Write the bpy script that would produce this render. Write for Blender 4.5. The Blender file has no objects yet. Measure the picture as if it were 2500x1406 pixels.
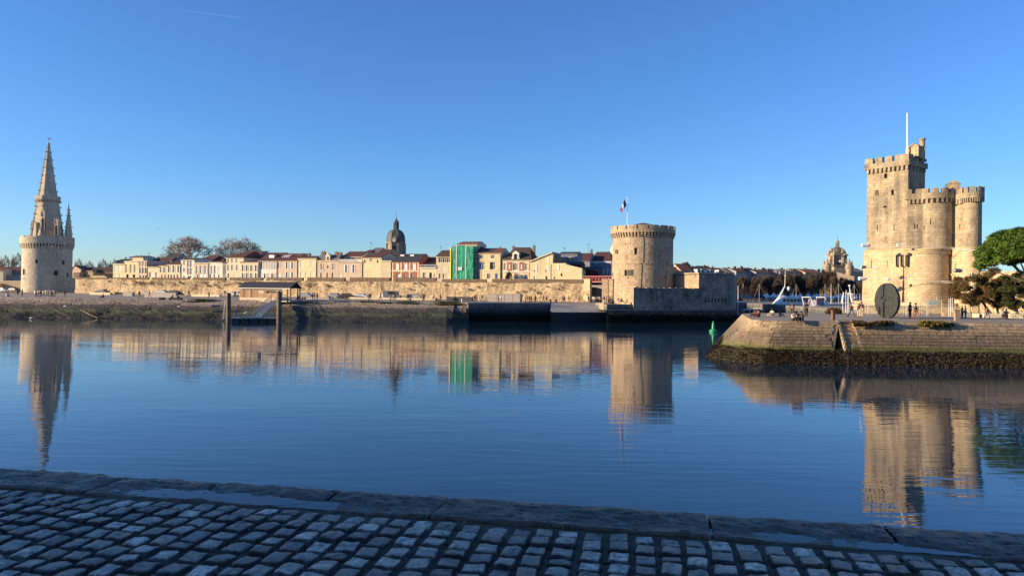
import bpy, bmesh, math, random
from mathutils import Vector, Matrix, noise
import numpy as np
rnd = random.Random(7)
C = bpy.context.scene.collection
SC = bpy.context.scene
PI = math.pi
R = math.radians
# ---------------------------------------------------------------- camera
FX = 1800.0
CAM = Vector((0, 0, 7.2))
PITCH, ROLL = math.atan(7/1800), 0.010
cF = Vector((0, math.cos(PITCH), math.sin(PITCH)))
_u0 = Vector((0, -math.sin(PITCH), math.cos(PITCH)))
cR = Vector((math.cos(ROLL), 0, 0)) + _u0*math.sin(ROLL)
cU = cR.cross(cF)
cam = bpy.data.cameras.new('camera'); cam.lens = 36*FX/2500; cam.sensor_width = 36
cam.clip_start = 0.1; cam.clip_end = 30000
co = bpy.data.objects.new('camera', cam); C.objects.link(co)
M = Matrix((cR, cU, -cF)).transposed().to_4x4(); M.translation = CAM; co.matrix_world = M
SC.camera = co
# ---------------------------------------------------------------- light
SUN_AZ, SUN_EL = R(-101), R(13)
w = bpy.data.worlds.new('World'); SC.world = w; w.use_nodes = True
nt = w.node_tree; bg = nt.nodes['Background']
sk = nt.nodes.new('ShaderNodeTexSky'); sk.sky_type = 'NISHITA'; sk.sun_disc = False
sk.sun_elevation = SUN_EL; sk.sun_rotation = SUN_AZ
sk.air_density = 1.0; sk.dust_density = 0.3; sk.ozone_density = 6.0
hs = nt.nodes.new('ShaderNodeHueSaturation'); hs.inputs['Saturation'].default_value = 1.04; hs.inputs['Hue'].default_value = 0.508
nt.links.new(sk.outputs[0], hs.inputs['Color']); nt.links.new(hs.outputs[0], bg.inputs[0])
bg.inputs[1].default_value = 0.121
sl = bpy.data.lights.new('sun', 'SUN'); sl.energy = 5.0; sl.angle = R(0.5); sl.color = (1.0, 0.77, 0.49)
so = bpy.data.objects.new('sun', sl); C.objects.link(so)
S = Vector((math.sin(SUN_AZ)*math.cos(SUN_EL), math.cos(SUN_AZ)*math.cos(SUN_EL), math.sin(SUN_EL)))
so.rotation_euler = S.to_track_quat('Z', 'Y').to_euler(); so.location = (-60, 0, 60)
SC.view_settings.view_transform = 'Standard'; SC.view_settings.look = 'None'
SC.view_settings.exposure = 0.92; SC.view_settings.gamma = 1
SC.render.engine = 'CYCLES'
SC.cycles.max_bounces = 5; SC.cycles.diffuse_bounces = 2; SC.cycles.glossy_bounces = 3
SC.cycles.transparent_max_bounces = 6; SC.cycles.caustics_reflective = False; SC.cycles.caustics_refractive = False

# ---------------------------------------------------------------- calibrated view of the place (picture position -> ray)
def ray(px, py): return cF + cR*((px-1250)/FX) + cU*((703-py)/FX)
def P(px, py, Y):
    d = ray(px, py); return CAM + d*(Y/d.y)
def at(px, py, z):
    d = ray(px, py); return CAM + d*((z-CAM.z)/d.z)
def horizon(px): return 710 + ROLL*(px-1250)
def onz(px, z, Y):                      # point at height z, distance Y, seen at px
    p = P(px, horizon(px), Y); return Vector((p.x, p.y, z))

class Fr:                               # a vertical plane: origin, direction u, outward normal n
    def __init__(s, A, B):
        s.A = Vector((A[0], A[1], 0)); d = Vector((B[0]-A[0], B[1]-A[1], 0)); s.L = d.length
        s.u = d.normalized(); s.n = Vector((s.u.y, -s.u.x, 0))
    def hit(s, px, py, off=0):          # off: distance behind the plane
        o = s.A - s.n*off; d = ray(px, py); t = (o-CAM).dot(s.n)/d.dot(s.n)
        p = CAM + d*t; return ((p-o).dot(s.u), p.z)
    def pt(s, u, z, d=0):
        p = s.A + s.u*u - s.n*d; return Vector((p.x, p.y, z))

# ---------------------------------------------------------------- materials
MATS = {}
def nodes(name):
    m = bpy.data.materials.new(name); m.use_nodes = True; t = m.node_tree
    return m, t, t.nodes['Principled BSDF']
def N(t, typ, **k):
    n = t.nodes.new(typ)
    for a, v in k.items():
        if a.startswith('i_'): n.inputs[a[2:].replace('_', ' ')].default_value = v
        else: setattr(n, a, v)
    return n
def ramp(t, src, stops):
    r = t.nodes.new('ShaderNodeValToRGB'); e = r.color_ramp.elements
    while len(e) < len(stops): e.new(0.5)
    for i, (p, c) in enumerate(stops): e[i].position = p; e[i].color = (*c, 1) if len(c) == 3 else c
    t.links.new(src, r.inputs[0]); return r.outputs[0]
def mix(t, f, a, b, mode='MIX'):
    n = t.nodes.new('ShaderNodeMix'); n.data_type = 'RGBA'; n.blend_type = mode
    for s, v in ((n.inputs[0], f), (n.inputs[6], a), (n.inputs[7], b)):
        if isinstance(v, (int, float)): s.default_value = v
        elif isinstance(v, tuple): s.default_value = (*v, 1) if len(v) == 3 else v
        else: t.links.new(v, s)
    return n.outputs[2]
def noisetex(t, vec, scale, detail=4, rough=.55, sc=None):
    if sc:
        mp = t.nodes.new('ShaderNodeMapping'); mp.inputs['Scale'].default_value = sc
        t.links.new(vec, mp.inputs[0]); vec = mp.outputs[0]
    n = N(t, 'ShaderNodeTexNoise'); n.inputs['Scale'].default_value = scale
    n.inputs['Detail'].default_value = detail; n.inputs['Roughness'].default_value = rough
    t.links.new(vec, n.inputs['Vector']); return n.outputs['Fac']
def stone(name, c1, c2, c3, sc=1.0, brick=None, bump=.12, stain=.5, mortar=.75, rough=.9, dirs=(.97, .25), contrast=(.38, .62)):
    if name in MATS: return MATS[name]
    m, t, b = nodes(name); L = t.links
    g = t.nodes.new('ShaderNodeNewGeometry').outputs['Position']
    n1 = noisetex(t, g, .9*sc, 7, .65); n2 = noisetex(t, g, .16*sc, 4, .6); n3 = noisetex(t, g, .8*sc, 4, .6, (1, 1, .12))
    n4 = noisetex(t, g, 5*sc, 3, .6)
    col = mix(t, ramp(t, n1, [(contrast[0], (0, 0, 0)), (contrast[1], (1, 1, 1))]), c1, c2)
    st = N(t, 'ShaderNodeMath', operation='MULTIPLY'); L.new(ramp(t, n2, [(.42, (0, 0, 0)), (.62, (1, 1, 1))]), st.inputs[0])
    L.new(ramp(t, n3, [(.35, (0, 0, 0)), (.7, (1, 1, 1))]), st.inputs[1])
    s2 = N(t, 'ShaderNodeMath', operation='MULTIPLY'); L.new(st.outputs[0], s2.inputs[0]); s2.inputs[1].default_value = stain*1.6; s2.use_clamp = True
    col = mix(t, s2.outputs[0], col, c3)
    col = mix(t, .55, col, ramp(t, n4, [(.3, (.55, .55, .55)), (.7, (1.25, 1.25, 1.25))]), 'MULTIPLY')
    hgt = n1
    if brick:
        sp = t.nodes.new('ShaderNodeSeparateXYZ'); L.new(g, sp.inputs[0])
        a = N(t, 'ShaderNodeMath', operation='MULTIPLY'); L.new(sp.outputs[0], a.inputs[0]); a.inputs[1].default_value = dirs[0]
        a2 = N(t, 'ShaderNodeMath', operation='MULTIPLY_ADD'); L.new(sp.outputs[1], a2.inputs[0]); a2.inputs[1].default_value = dirs[1]; L.new(a.outputs[0], a2.inputs[2])
        cb = t.nodes.new('ShaderNodeCombineXYZ'); L.new(a2.outputs[0], cb.inputs[0]); L.new(sp.outputs[2], cb.inputs[1])
        bt = t.nodes.new('ShaderNodeTexBrick'); L.new(cb.outputs[0], bt.inputs['Vector'])
        bt.inputs['Scale'].default_value = 1; bt.inputs['Brick Width'].default_value = brick[0]; bt.inputs['Row Height'].default_value = brick[1]
        bt.inputs['Mortar Size'].default_value = .045; bt.inputs['Color1'].default_value = (1.14, 1.12, 1.1, 1); bt.inputs['Color2'].default_value = (.8, .8, .82, 1)
        bt.inputs['Mortar'].default_value = (mortar*.72, mortar*.72, mortar*.72, 1)
        col = mix(t, .55, col, bt.outputs['Color'], 'MULTIPLY')
    L.new(col, b.inputs['Base Color']); b.inputs['Roughness'].default_value = rough
    bp = N(t, 'ShaderNodeBump'); bp.inputs['Strength'].default_value = 1; bp.inputs['Distance'].default_value = bump
    L.new(hgt, bp.inputs['Height']); L.new(bp.outputs[0], b.inputs['Normal'])
    MATS[name] = m; return m
def plain(name, c, rough=.6, metal=0, var=.25, sc=3.0):
    if name in MATS: return MATS[name]
    m, t, b = nodes(name)
    g = t.nodes.new('ShaderNodeNewGeometry').outputs['Position']
    n = noisetex(t, g, sc, 4)
    col = mix(t, 1.0, c, ramp(t, n, [(.3, (1-var,)*3), (.7, (1+var*.6,)*3)]), 'MULTIPLY')
    t.links.new(col, b.inputs['Base Color']); b.inputs['Roughness'].default_value = rough; b.inputs['Metallic'].default_value = metal
    MATS[name] = m; return m
def objcolor(name, rough=.8):
    if name in MATS: return MATS[name]
    m, t, b = nodes(name); oi = t.nodes.new('ShaderNodeObjectInfo')
    g = t.nodes.new('ShaderNodeNewGeometry').outputs['Position']
    col = mix(t, 1.0, oi.outputs['Color'], ramp(t, noisetex(t, g, 8, 3), [(.3, (.75,)*3), (.7, (1.1,)*3)]), 'MULTIPLY')
    t.links.new(col, b.inputs['Base Color']); b.inputs['Roughness'].default_value = rough
    MATS[name] = m; return m
def roofmat(name, c1, c2, line=.35):
    if name in MATS: return MATS[name]
    m, t, b = nodes(name); g = t.nodes.new('ShaderNodeNewGeometry').outputs['Position']
    col = mix(t, ramp(t, noisetex(t, g, 2.2, 6, .7), [(.35, (0, 0, 0)), (.65, (1, 1, 1))]), c1, c2)
    wv = N(t, 'ShaderNodeTexWave'); wv.inputs['Scale'].default_value = 1.5; wv.inputs['Distortion'].default_value = 1; t.links.new(g, wv.inputs[0])
    col = mix(t, line, col, ramp(t, wv.outputs['Fac'], [(0, (.5, .5, .5)), (1, (1.1, 1.1, 1.1))]), 'MULTIPLY')
    t.links.new(col, b.inputs['Base Color']); b.inputs['Roughness'].default_value = .85
    bp = N(t, 'ShaderNodeBump'); bp.inputs['Distance'].default_value = .08; t.links.new(wv.outputs['Fac'], bp.inputs['Height']); t.links.new(bp.outputs[0], b.inputs['Normal'])
    MATS[name] = m; return m

M_TOWER = stone('tower_stone', (.56, .45, .30), (.40, .32, .21), (.17, .145, .115), 1.0, (.95, .42), .12, .55)
M_KEEP = stone('keep_stone_upper', (.46, .37, .24), (.31, .24, .155), (.15, .125, .095), 1.0, (1.0, .45), .12, .75)
M_KEEPL = stone('keep_stone_lower', (.57, .445, .27), (.48, .36, .21), (.24, .18, .12), 1.0, (1.0, .45), .10, .6)  # lighter and warmer than the upper stone: sunlit tone put into the colour
M_LANT = stone('lantern_stone', (.66, .56, .41), (.52, .43, .31), (.30, .265, .21), 1.0, (.95, .42), .10, .5)
M_CHAIN = stone('chain_stone', (.53, .41, .265), (.36, .26, .17), (.20, .15, .115), 1.6, (.7, .36), .16, .5)
M_SHADEST = stone('shaded_grey_stone', (.34, .31, .26), (.19, .17, .14), (.08, .075, .07), 1.0, (1.1, .5), .15, .9)  # greyer, darker stone for faces in shade; the shade is in the colour
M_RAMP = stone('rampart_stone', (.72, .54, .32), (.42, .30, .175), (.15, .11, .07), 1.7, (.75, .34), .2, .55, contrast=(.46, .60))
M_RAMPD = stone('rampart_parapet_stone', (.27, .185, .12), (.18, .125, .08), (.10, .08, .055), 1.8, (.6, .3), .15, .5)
M_QUAYW = stone('quay_wall_stone', (.22, .22, .20), (.11, .115, .11), (.045, .05, .05), 1.0, (1.2, .5), .15, .9)
def quay_mat():
    m, t, b = nodes('tidal_quay_wall'); L = t.links
    g = t.nodes.new('ShaderNodeNewGeometry').outputs['Position']; sp = t.nodes.new('ShaderNodeSeparateXYZ'); L.new(g, sp.inputs[0])
    n1 = noisetex(t, g, 1.5, 7, .7); n2 = noisetex(t, g, .5, 5, .65, (1, 1, .3))
    zz = N(t, 'ShaderNodeMath', operation='MULTIPLY_ADD'); L.new(n2, zz.inputs[0]); zz.inputs[1].default_value = 2.2; L.new(sp.outputs[2], zz.inputs[2])
    d = N(t, 'ShaderNodeMath', operation='DIVIDE'); L.new(zz.outputs[0], d.inputs[0]); d.inputs[1].default_value = 6
    col = ramp(t, d.outputs[0], [(.2, (.010, .012, .010)), (.52, (.016, .019, .017)), (.64, (.05, .052, .048)), (.82, (.12, .12, .11)), (1, (.24, .225, .2))])
    col = mix(t, 1, col, ramp(t, n1, [(.3, (.45,)*3), (.7, (1.5,)*3)]), 'MULTIPLY')
    L.new(col, b.inputs['Base Color']); b.inputs['Roughness'].default_value = .85
    bp = N(t, 'ShaderNodeBump'); bp.inputs['Distance'].default_value = .15; L.new(n1, bp.inputs['Height']); L.new(bp.outputs[0], b.inputs['Normal']); return m
M_QUAYW = quay_mat()
M_PAVE = stone('promenade_paving', (.31, .25, .185), (.24, .195, .145), (.13, .115, .10), .5, None, .02, .3)
M_TOWN = stone('town_ground', (.22, .2, .17), (.17, .15, .13), (.1, .1, .09), .3, None, .02, .3)
M_DARK = plain('dark_opening', (.014, .012, .011), .6)
M_GLASS = plain('window_glass', (.03, .035, .04), .12, 0, .5, 1.0)
M_WHITE = plain('white_paint', (.78, .76, .72), .5, 0, .1)
M_SHUT = plain('pale_shutter', (.68, .60, .47), .6, 0, .12)
M_SHUTG = plain('grey_shutter', (.25, .23, .22), .6)
M_SHUTB = plain('blue_shutter', (.06, .12, .30), .6)
M_METAL = plain('galvanised_metal', (.38, .39, .40), .4, .6)
M_WMETAL = plain('white_metal', (.55, .53, .48), .45, 0, .1)
M_DMETAL = plain('dark_metal', (.04, .04, .045), .5, .5)
M_RED = plain('red_steel', (.26, .035, .045), .5)
M_BARK = plain('bark', (.12, .095, .07), .9, 0, .4, 2)
M_TWIG = plain('twigs', (.28, .225, .185), .9, 0, .3, 1)
M_TWIGD = plain('dark_twigs', (.065, .046, .035), .9, 0, .4, .3)
M_TILE = roofmat('red_brown_tiles', (.13, .045, .032), (.075, .03, .025))
M_TILEB = roofmat('brown_tiles', (.105, .062, .038), (.06, .036, .026))
M_TILEO = roofmat('orange_tiles', (.24, .10, .06), (.13, .05, .035))
M_SLATE = roofmat('dark_slate', (.035, .036, .042), (.05, .05, .055))
M_SLATEG = roofmat('grey_slate', (.14, .13, .13), (.19, .175, .17))
WALLS = {
 'cream': (.76, .65, .44), 'yellow': (.76, .64, .38), 'pink': (.65, .50, .36), 'beige': (.68, .55, .37),
 'white': (.80, .74, .60), 'grey': (.30, .30, .31), 'bluegrey': (.25, .27, .31), 'brick': (.42, .13, .08), 'maroon': (.07, .018, .02), 'tan': (.46, .36, .24)}
def wallmat(k):
    c = WALLS[k]; d = tuple(x*.84 for x in c); e = tuple(x*.64 for x in c)
    return stone('wall_'+k, c, d, e, .6, None, .02, .35, rough=.85, contrast=(.4, .7))

# ---------------------------------------------------------------- mesh builder
BASE = {}
class MB:
    def __init__(s): s.v = []; s.f = []; s.sm = False
    def q(s, *pts):
        i = len(s.v); s.v += [tuple(p) for p in pts]; s.f.append(tuple(range(i, i+len(pts)))); return s
    def grid(s, rows, closed=False):     # rows: list of point rows
        i = len(s.v); n = len(rows[0])
        for r in rows: s.v += [tuple(p) for p in r]
        for a in range(len(rows)-1):
            for b in range(n if closed else n-1):
                c = (b+1) % n
                s.f.append((i+a*n+b, i+a*n+c, i+(a+1)*n+c, i+(a+1)*n+b))
        return s
    def box(s, c, size, rz=0, tilt=None):
        x, y, z = (k/2 for k in size); m = Matrix.Rotation(rz, 3, 'Z')
        if tilt is not None: m = tilt
        i = len(s.v); c = Vector(c)
        for dx, dy, dz in ((-1,-1,-1),(1,-1,-1),(1,1,-1),(-1,1,-1),(-1,-1,1),(1,-1,1),(1,1,1),(-1,1,1)):
            s.v.append(tuple(c + m @ Vector((dx*x, dy*y, dz*z))))
        for f in ((0,3,2,1),(4,5,6,7),(0,1,5,4),(1,2,6,5),(2,3,7,6),(3,0,4,7)): s.f.append(tuple(i+k for k in f))
        return s
    def fbox(s, fr, u0, u1, z0, z1, d0, d1):    # box in a frame; d: depth behind plane (negative = proud)
        i = len(s.v)
        for z in (z0, z1):
            for u, d in ((u0,d0),(u1,d0),(u1,d1),(u0,d1)): s.v.append(tuple(fr.pt(u, z, d)))
        for f in ((0,3,2,1),(4,5,6,7),(0,1,5,4),(1,2,6,5),(2,3,7,6),(3,0,4,7)): s.f.append(tuple(i+k for k in f))
        return s
    def prism(s, poly, z0, z1):
        i = len(s.v); n = len(poly)
        for z in (z0, z1): s.v += [(p[0], p[1], z) for p in poly]
        s.f.append(tuple(i+n+k for k in range(n))); s.f.append(tuple(i+n-1-k for k in range(n)))
        for k in range(n): s.f.append((i+k, i+(k+1) % n, i+n+(k+1) % n, i+n+k))
        return s
    def tube(s, p, q, r0, r1=None, n=6, cap=True):
        p, q = Vector(p), Vector(q); r1 = r0 if r1 is None else r1
        d = (q-p)
        if d.length < 1e-6: return s
        d.normalize(); a = d.orthogonal().normalized(); b = d.cross(a); i = len(s.v)
        for c, r in ((p, r0), (q, r1)):
            for k in range(n):
                t = 2*PI*k/n; s.v.append(tuple(c + a*math.cos(t)*r + b*math.sin(t)*r))
        for k in range(n): s.f.append((i+k, i+(k+1) % n, i+n+(k+1) % n, i+n+k))
        if cap: s.f.append(tuple(i+n-1-k for k in range(n))); s.f.append(tuple(i+n+k for k in range(n)))
        return s
    def lathe(s, c, prof, n=24, a0=0, rot=0):
        c = Vector(c); i = len(s.v)
        for r, z in prof:
            for k in range(n):
                t = 2*PI*k/n+rot; s.v.append((c.x+math.cos(t)*r, c.y+math.sin(t)*r, c.z+z))
        for a in range(len(prof)-1):
            for k in range(n): s.f.append((i+a*n+k, i+a*n+(k+1) % n, i+(a+1)*n+(k+1) % n, i+(a+1)*n+k))
        s.f.append(tuple(i+n-1-k for k in range(n))); j = i+(len(prof)-1)*n; s.f.append(tuple(j+k for k in range(n)))
        return s
    def seg(s, c, r0, r1, a0, a1, z0, z1, n=3):  # curved block (azimuth measured from +y clockwise)
        i = len(s.v); c = Vector(c)
        for k in range(n+1):
            a = a0+(a1-a0)*k/n
            for r, z in ((r0, z0), (r1, z0), (r1, z1), (r0, z1)): s.v.append((c.x+math.sin(a)*r, c.y+math.cos(a)*r, z))
        for k in range(n):
            for e in range(4):
                s.f.append((i+4*k+e, i+4*k+(e+1) % 4, i+4*k+4+(e+1) % 4, i+4*k+4+e))
        s.f.append((i, i+1, i+2, i+3)); s.f.append((i+4*n+3, i+4*n+2, i+4*n+1, i+4*n)); return s
    def shell(s, f, u0, u1, z0, z1, holes=(), du=2.0, dz=3.0, dep=.4):
        us = {u0, u1}; zs = {z0, z1}
        k = max(1, int((u1-u0)/du)); us |= {u0+(u1-u0)*i/k for i in range(k+1)}
        k = max(1, int((z1-z0)/dz)); zs |= {z0+(z1-z0)*i/k for i in range(k+1)}
        hh = []
        for h in holes:
            a, b, c, d = max(u0+.02, h[0]), min(u1-.02, h[1]), max(z0+.02, h[2]), min(z1-.02, h[3])
            if b > a and d > c: hh.append((a, b, c, d)); us |= {a, b}; zs |= {c, d}
        us = sorted(us); zs = sorted(zs); idx = {}
        def vv(u, z, d=0):
            k = (round(u, 5), round(z, 5), d)
            if k not in idx: idx[k] = len(s.v); s.v.append(tuple(f(u, z, d)))
            return idx[k]
        for a, b in zip(us, us[1:]):
            for c, d in zip(zs, zs[1:]):
                if b-a < 1e-5 or d-c < 1e-5: continue
                um, zm = (a+b)/2, (c+d)/2
                if any(h[0] < um < h[1] and h[2] < zm < h[3] for h in hh): continue
                s.f.append((vv(a, c), vv(b, c), vv(b, d), vv(a, d)))
        for a, b, c, d in hh:
            for (p, q) in (((a, c), (b, c)), ((b, c), (b, d)), ((b, d), (a, d)), ((a, d), (a, c))):
                s.f.append((vv(*q), vv(*p), vv(*p, dep), vv(*q, dep)))
            s.f.append((vv(a, c, dep), vv(b, c, dep), vv(b, d, dep), vv(a, d, dep)))
        return s
    def build(s, name, mat, parent=None, smooth=False, auto=None, **props):
        me = bpy.data.meshes.new(name)
        off = BASE.get(parent.name, Vector()) if parent else Vector()
        v = [(p[0]-off.x, p[1]-off.y, p[2]-off.z) for p in s.v] if off.length else s.v
        me.from_pydata(v, [], s.f)
        if mat: me.materials.append(mat)
        if smooth:
            me.polygons.foreach_set('use_smooth', [True]*len(me.polygons))
            if auto: me.set_sharp_from_angle(angle=R(auto))
        o = bpy.data.objects.new(name, me); C.objects.link(o)
        if parent: o.parent = parent; BASE[o.name] = off
        for k, val in props.items(): o[k] = val
        return o
def thing(name, label, cat, loc=(0, 0, 0), group=None, kind=None):
    o = bpy.data.objects.new(name, None); C.objects.link(o); o.location = loc; BASE[o.name] = Vector(loc)
    o['label'] = label; o['category'] = cat
    if group: o['group'] = group
    if kind: o['kind'] = kind
    o.empty_display_size = .5
    return o
def tag(o, label, cat, group=None, kind=None):
    o['label'] = label; o['category'] = cat
    if group: o['group'] = group
    if kind: o['kind'] = kind
    return o
def copy_tree(o, parent=None):
    c = o.copy(); C.objects.link(c); c.parent = parent
    for ch in o.children: copy_tree(ch, c)
    return c

def cyl(c, Rf):                          # cylinder mapping: u = azimuth*1m-independent (radians), z, inward d
    def f(u, z, d=0):
        r = Rf(z)-d; return (c[0]+math.sin(u)*r, c[1]+math.cos(u)*r, z)
    return f

# ================================================================ SETTING
ZQ = 4.3
# water: mirror-calm harbour with small ripples
def water_mat():
    m, t, b = nodes('harbour_water'); L = t.links
    g = t.nodes.new('ShaderNodeNewGeometry').outputs['Position']
    a = noisetex(t, g, 1.0, 3, .5, (.32, 1.5, 1)); bb = noisetex(t, g, 1.0, 2, .5, (1.3, 4.2, 1)); c = noisetex(t, g, 1.0, 2, .5, (.05, .09, 1))
    e = noisetex(t, g, 1.0, 2, .5, (.12, .45, 1))
    mul = N(t, 'ShaderNodeMath', operation='MULTIPLY'); L.new(bb, mul.inputs[0]); mul.inputs[1].default_value = .16
    add = N(t, 'ShaderNodeMath', operation='ADD'); L.new(a, add.inputs[0]); L.new(mul.outputs[0], add.inputs[1])
    m3 = N(t, 'ShaderNodeMath', operation='MULTIPLY_ADD'); L.new(e, m3.inputs[0]); m3.inputs[1].default_value = .9; L.new(add.outputs[0], m3.inputs[2])
    m2 = N(t, 'ShaderNodeMath', operation='MULTIPLY'); L.new(m3.outputs[0], m2.inputs[0]); L.new(ramp(t, c, [(.32, (.25,)*3), (.68, (1.3,)*3)]), m2.inputs[1])
    bp = N(t, 'ShaderNodeBump'); bp.inputs['Strength'].default_value = 1; bp.inputs['Distance'].default_value = .0150
    L.new(m2.outputs[0], bp.inputs['Height']); L.new(bp.outputs[0], b.inputs['Normal'])
    b.inputs['Base Color'].default_value = (.008, .030, .055, 1); b.inputs['Roughness'].default_value = .0; b.inputs['IOR'].default_value = 1.46
    b.inputs['Specular IOR Level'].default_value = .5
    return m
wm = MB(); wm.q((-900, -60, 0), (900, -60, 0), (900, 620, 0), (-900, 620, 0)); wm.build('water', water_mat(), kind='structure')
sb = MB(); sb.q((-900, -60, -3), (900, -60, -3), (900, 620, -3), (-900, 620, -3)); sb.build('harbour_bed', plain('mud', (.05, .045, .035), .9), kind='structure')

# --- far bank (left): rampart line, promenade, bank slope
WA = onz(150, 0, 243); WB = onz(1441, 0, 196)
RW = Fr(WA, WB)                                              # rampart wall plane
WZ = lambda u: 5.05 - .55*max(0, min(1, u/RW.L))             # ground height along the wall foot
edge_px = [(-500, 182), (-200, 180), (100, 177), (400, 176.5), (800, 176), (1090, 173), (1143, 171)]
edge = [onz(p, ZQ, d) for p, d in edge_px]
foot = []
for p, _ in edge_px:
    u, z = RW.hit(p, horizon(p)); foot.append(RW.pt(u, WZ(u)))
pm = MB(); pm.grid([edge, [a.lerp(b, .5)+Vector((0, 0, .05)) for a, b in zip(edge, foot)], foot])
# right part of the promenade, in front of the chain tower
e2 = [edge[-1], onz(1345, ZQ, 177.6), onz(1480, ZQ, 178.5), onz(1560, ZQ, 178)]
f2 = [foot[-1], RW.pt(RW.hit(1345, 711)[0], 4.45), RW.pt(RW.hit(1441, 711)[0], 4.4), onz(1560, ZQ, 215)]
pm.grid([e2, f2])
pm.build('promenade', M_PAVE, kind='structure')
kb = MB()
for a, b in zip(edge+e2[1:3], (edge+e2[1:3])[1:]):
    d = (b-a).normalized(); n = Vector((d.y, -d.x, 0)); rz = math.atan2(d.y, d.x)
    kb.box((a+b)/2+Vector((0, 0, .02))+n*-.25, ((b-a).length, .5, .16), rz)
kb.build('kerb', stone('pale_kerb', (.42, .38, .31), (.3, .27, .22), (.2, .18, .15), 1, None, .02, .3), kind='structure')
# bank slope: pebble/stone revetment above, weed below
def slope_mat():
    m, t, b = nodes('bank_slope'); L = t.links
    g = t.nodes.new('ShaderNodeNewGeometry').outputs['Position']; sp = t.nodes.new('ShaderNodeSeparateXYZ'); L.new(g, sp.inputs[0])
    n1 = noisetex(t, g, 1.6, 7, .7); n2 = noisetex(t, g, .12, 4, .6)
    zz = N(t, 'ShaderNodeMath', operation='MULTIPLY_ADD'); L.new(n2, zz.inputs[0]); zz.inputs[1].default_value = 1.1; L.new(sp.outputs[2], zz.inputs[2])
    z2 = N(t, 'ShaderNodeMath', operation='MULTIPLY_ADD'); L.new(n1, z2.inputs[0]); z2.inputs[1].default_value = .5; L.new(zz.outputs[0], z2.inputs[2])
    d = N(t, 'ShaderNodeMath', operation='DIVIDE'); L.new(z2.outputs[0], d.inputs[0]); d.inputs[1].default_value = 6.0
    col = ramp(t, d.outputs[0], [(.12, (.018, .017, .012)), (.30, (.022, .026, .012)), (.40, (.075, .09, .035)), (.46, (.04, .035, .024)), (.60, (.07, .055, .042)), (.67, (.30, .23, .165)), (.9, (.40, .31, .22))])
    col = mix(t, 1, col, ramp(t, n1, [(.35, (.45,)*3), (.65, (1.35,)*3)]), 'MULTIPLY')
    L.new(col, b.inputs['Base Color']); b.inputs['Roughness'].default_value = .85
    bp = N(t, 'ShaderNodeBump'); bp.inputs['Distance'].default_value = .5; L.new(n1, bp.inputs['Height']); L.new(bp.outputs[0], b.inputs['Normal'])
    return m
M_SLOPE = slope_mat()
wl_px = [(-500, 171.5), (-200, 170), (100, 168.5), (400, 166), (800, 163.5), (1090, 162), (1146, 168)]
wl = [onz(p, 0, d) for p, d in wl_px]
rows = []
for k in range(15):
    tt = k/12; row = []
    for i in range(len(wl)-1):
        m = 20 if i < len(wl)-2 else 12
        for j in range(m+(1 if i == len(wl)-2 else 0)):
            s = j/m; a = wl[i].lerp(wl[i+1], s); b = edge[i].lerp(edge[i+1], s); p = a.lerp(b, 1-tt)
            if 0 < k: 
                jj = noise.fractal(p*.35, 1, 2, 4); jk = noise.noise(p*1.3)
                p = p+Vector((0, -.5*jj*(tt), .22*jj*min(1, tt*2) + .07*jk - .9*math.sin(tt*PI)*(tt < 1)*.25))
            row.append(p)
    rows.append(row)
MB().grid(rows).build('bank', M_SLOPE, smooth=False, kind='structure')
# rocks scattered over the upper bank and the weed near the water
def rocks(name, mat, n, f, size, kind='stuff', flat=.6, seed=1, parent=None):
    r = random.Random(seed); mb = MB()
    for _ in range(n):
        p = f(r); s = size*r.uniform(.5, 1.5); i = len(mb.v)
        for k in range(5):
            a = 2*PI*k/5+r.random(); mb.v.append((p.x+math.cos(a)*s*r.uniform(.6, 1), p.y+math.sin(a)*s*r.uniform(.6, 1), p.z-s*.3))
        mb.v.append((p.x+r.uniform(-.3, .3)*s, p.y+r.uniform(-.3, .3)*s, p.z+s*flat))
        for k in range(5): mb.f.append((i+k, i+(k+1) % 5, i+5))
    return mb.build(name, mat, parent, kind=kind)
def on_bank(t0, t1, x0=0, x1=5.9, lift=0):
    def f(r):
        i = r.uniform(x0, x1); k = int(i); s = i-k; tt = r.uniform(t0, t1)
        return wl[k].lerp(wl[k+1], s).lerp(edge[k].lerp(edge[k+1], s), 1-tt) + Vector((0, 0, lift-.3*math.sin(tt*PI)))
    return f
M_ROCK = stone('bank_rock', (.32, .26, .19), (.2, .16, .12), (.08, .07, .05), 2, None, .05, .3)
M_WEED = plain('seaweed', (.022, .018, .010), .7, 0, .5, 3)
rocks('bank_rocks', M_ROCK, 5200, on_bank(.0, .42, .2, 5.9), .17, seed=3)
rocks('wet_bank_rocks', M_WEED, 4200, on_bank(.45, 1.0, .2, 5.9), .2, seed=4)
# grass tufts along the top of the bank
def tufts(name, mat, n, f, size, seed=1, parent=None, spread=.6, kind='stuff'):
    r = random.Random(seed); mb = MB()
    for _ in range(n):
        p = f(r)
        for k in range(4):
            a = r.random()*2*PI; h = size*r.uniform(.5, 1.3); q = p+Vector((math.cos(a)*spread*size, math.sin(a)*spread*size, h)); wv = Vector((-math.sin(a), math.cos(a), 0))*size*.28
            mb.q(p-wv, p+wv, q)
    return mb.build(name, mat, parent, kind=kind)
def clustered(fn, n=30, seed=2, rad=1.6):
    r0 = random.Random(seed); cs = [fn(r0) for _ in range(n)]
    return lambda r: r.choice(cs)+Vector((r.gauss(0, rad), r.gauss(0, rad*.15), 0))
tufts('grass', plain('dry_grass', (.12, .12, .045), .9), 1400, clustered(on_bank(.0, .12, 3.2, 5.6, .1), 16, 5, 1.5), .3, 6)
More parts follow.
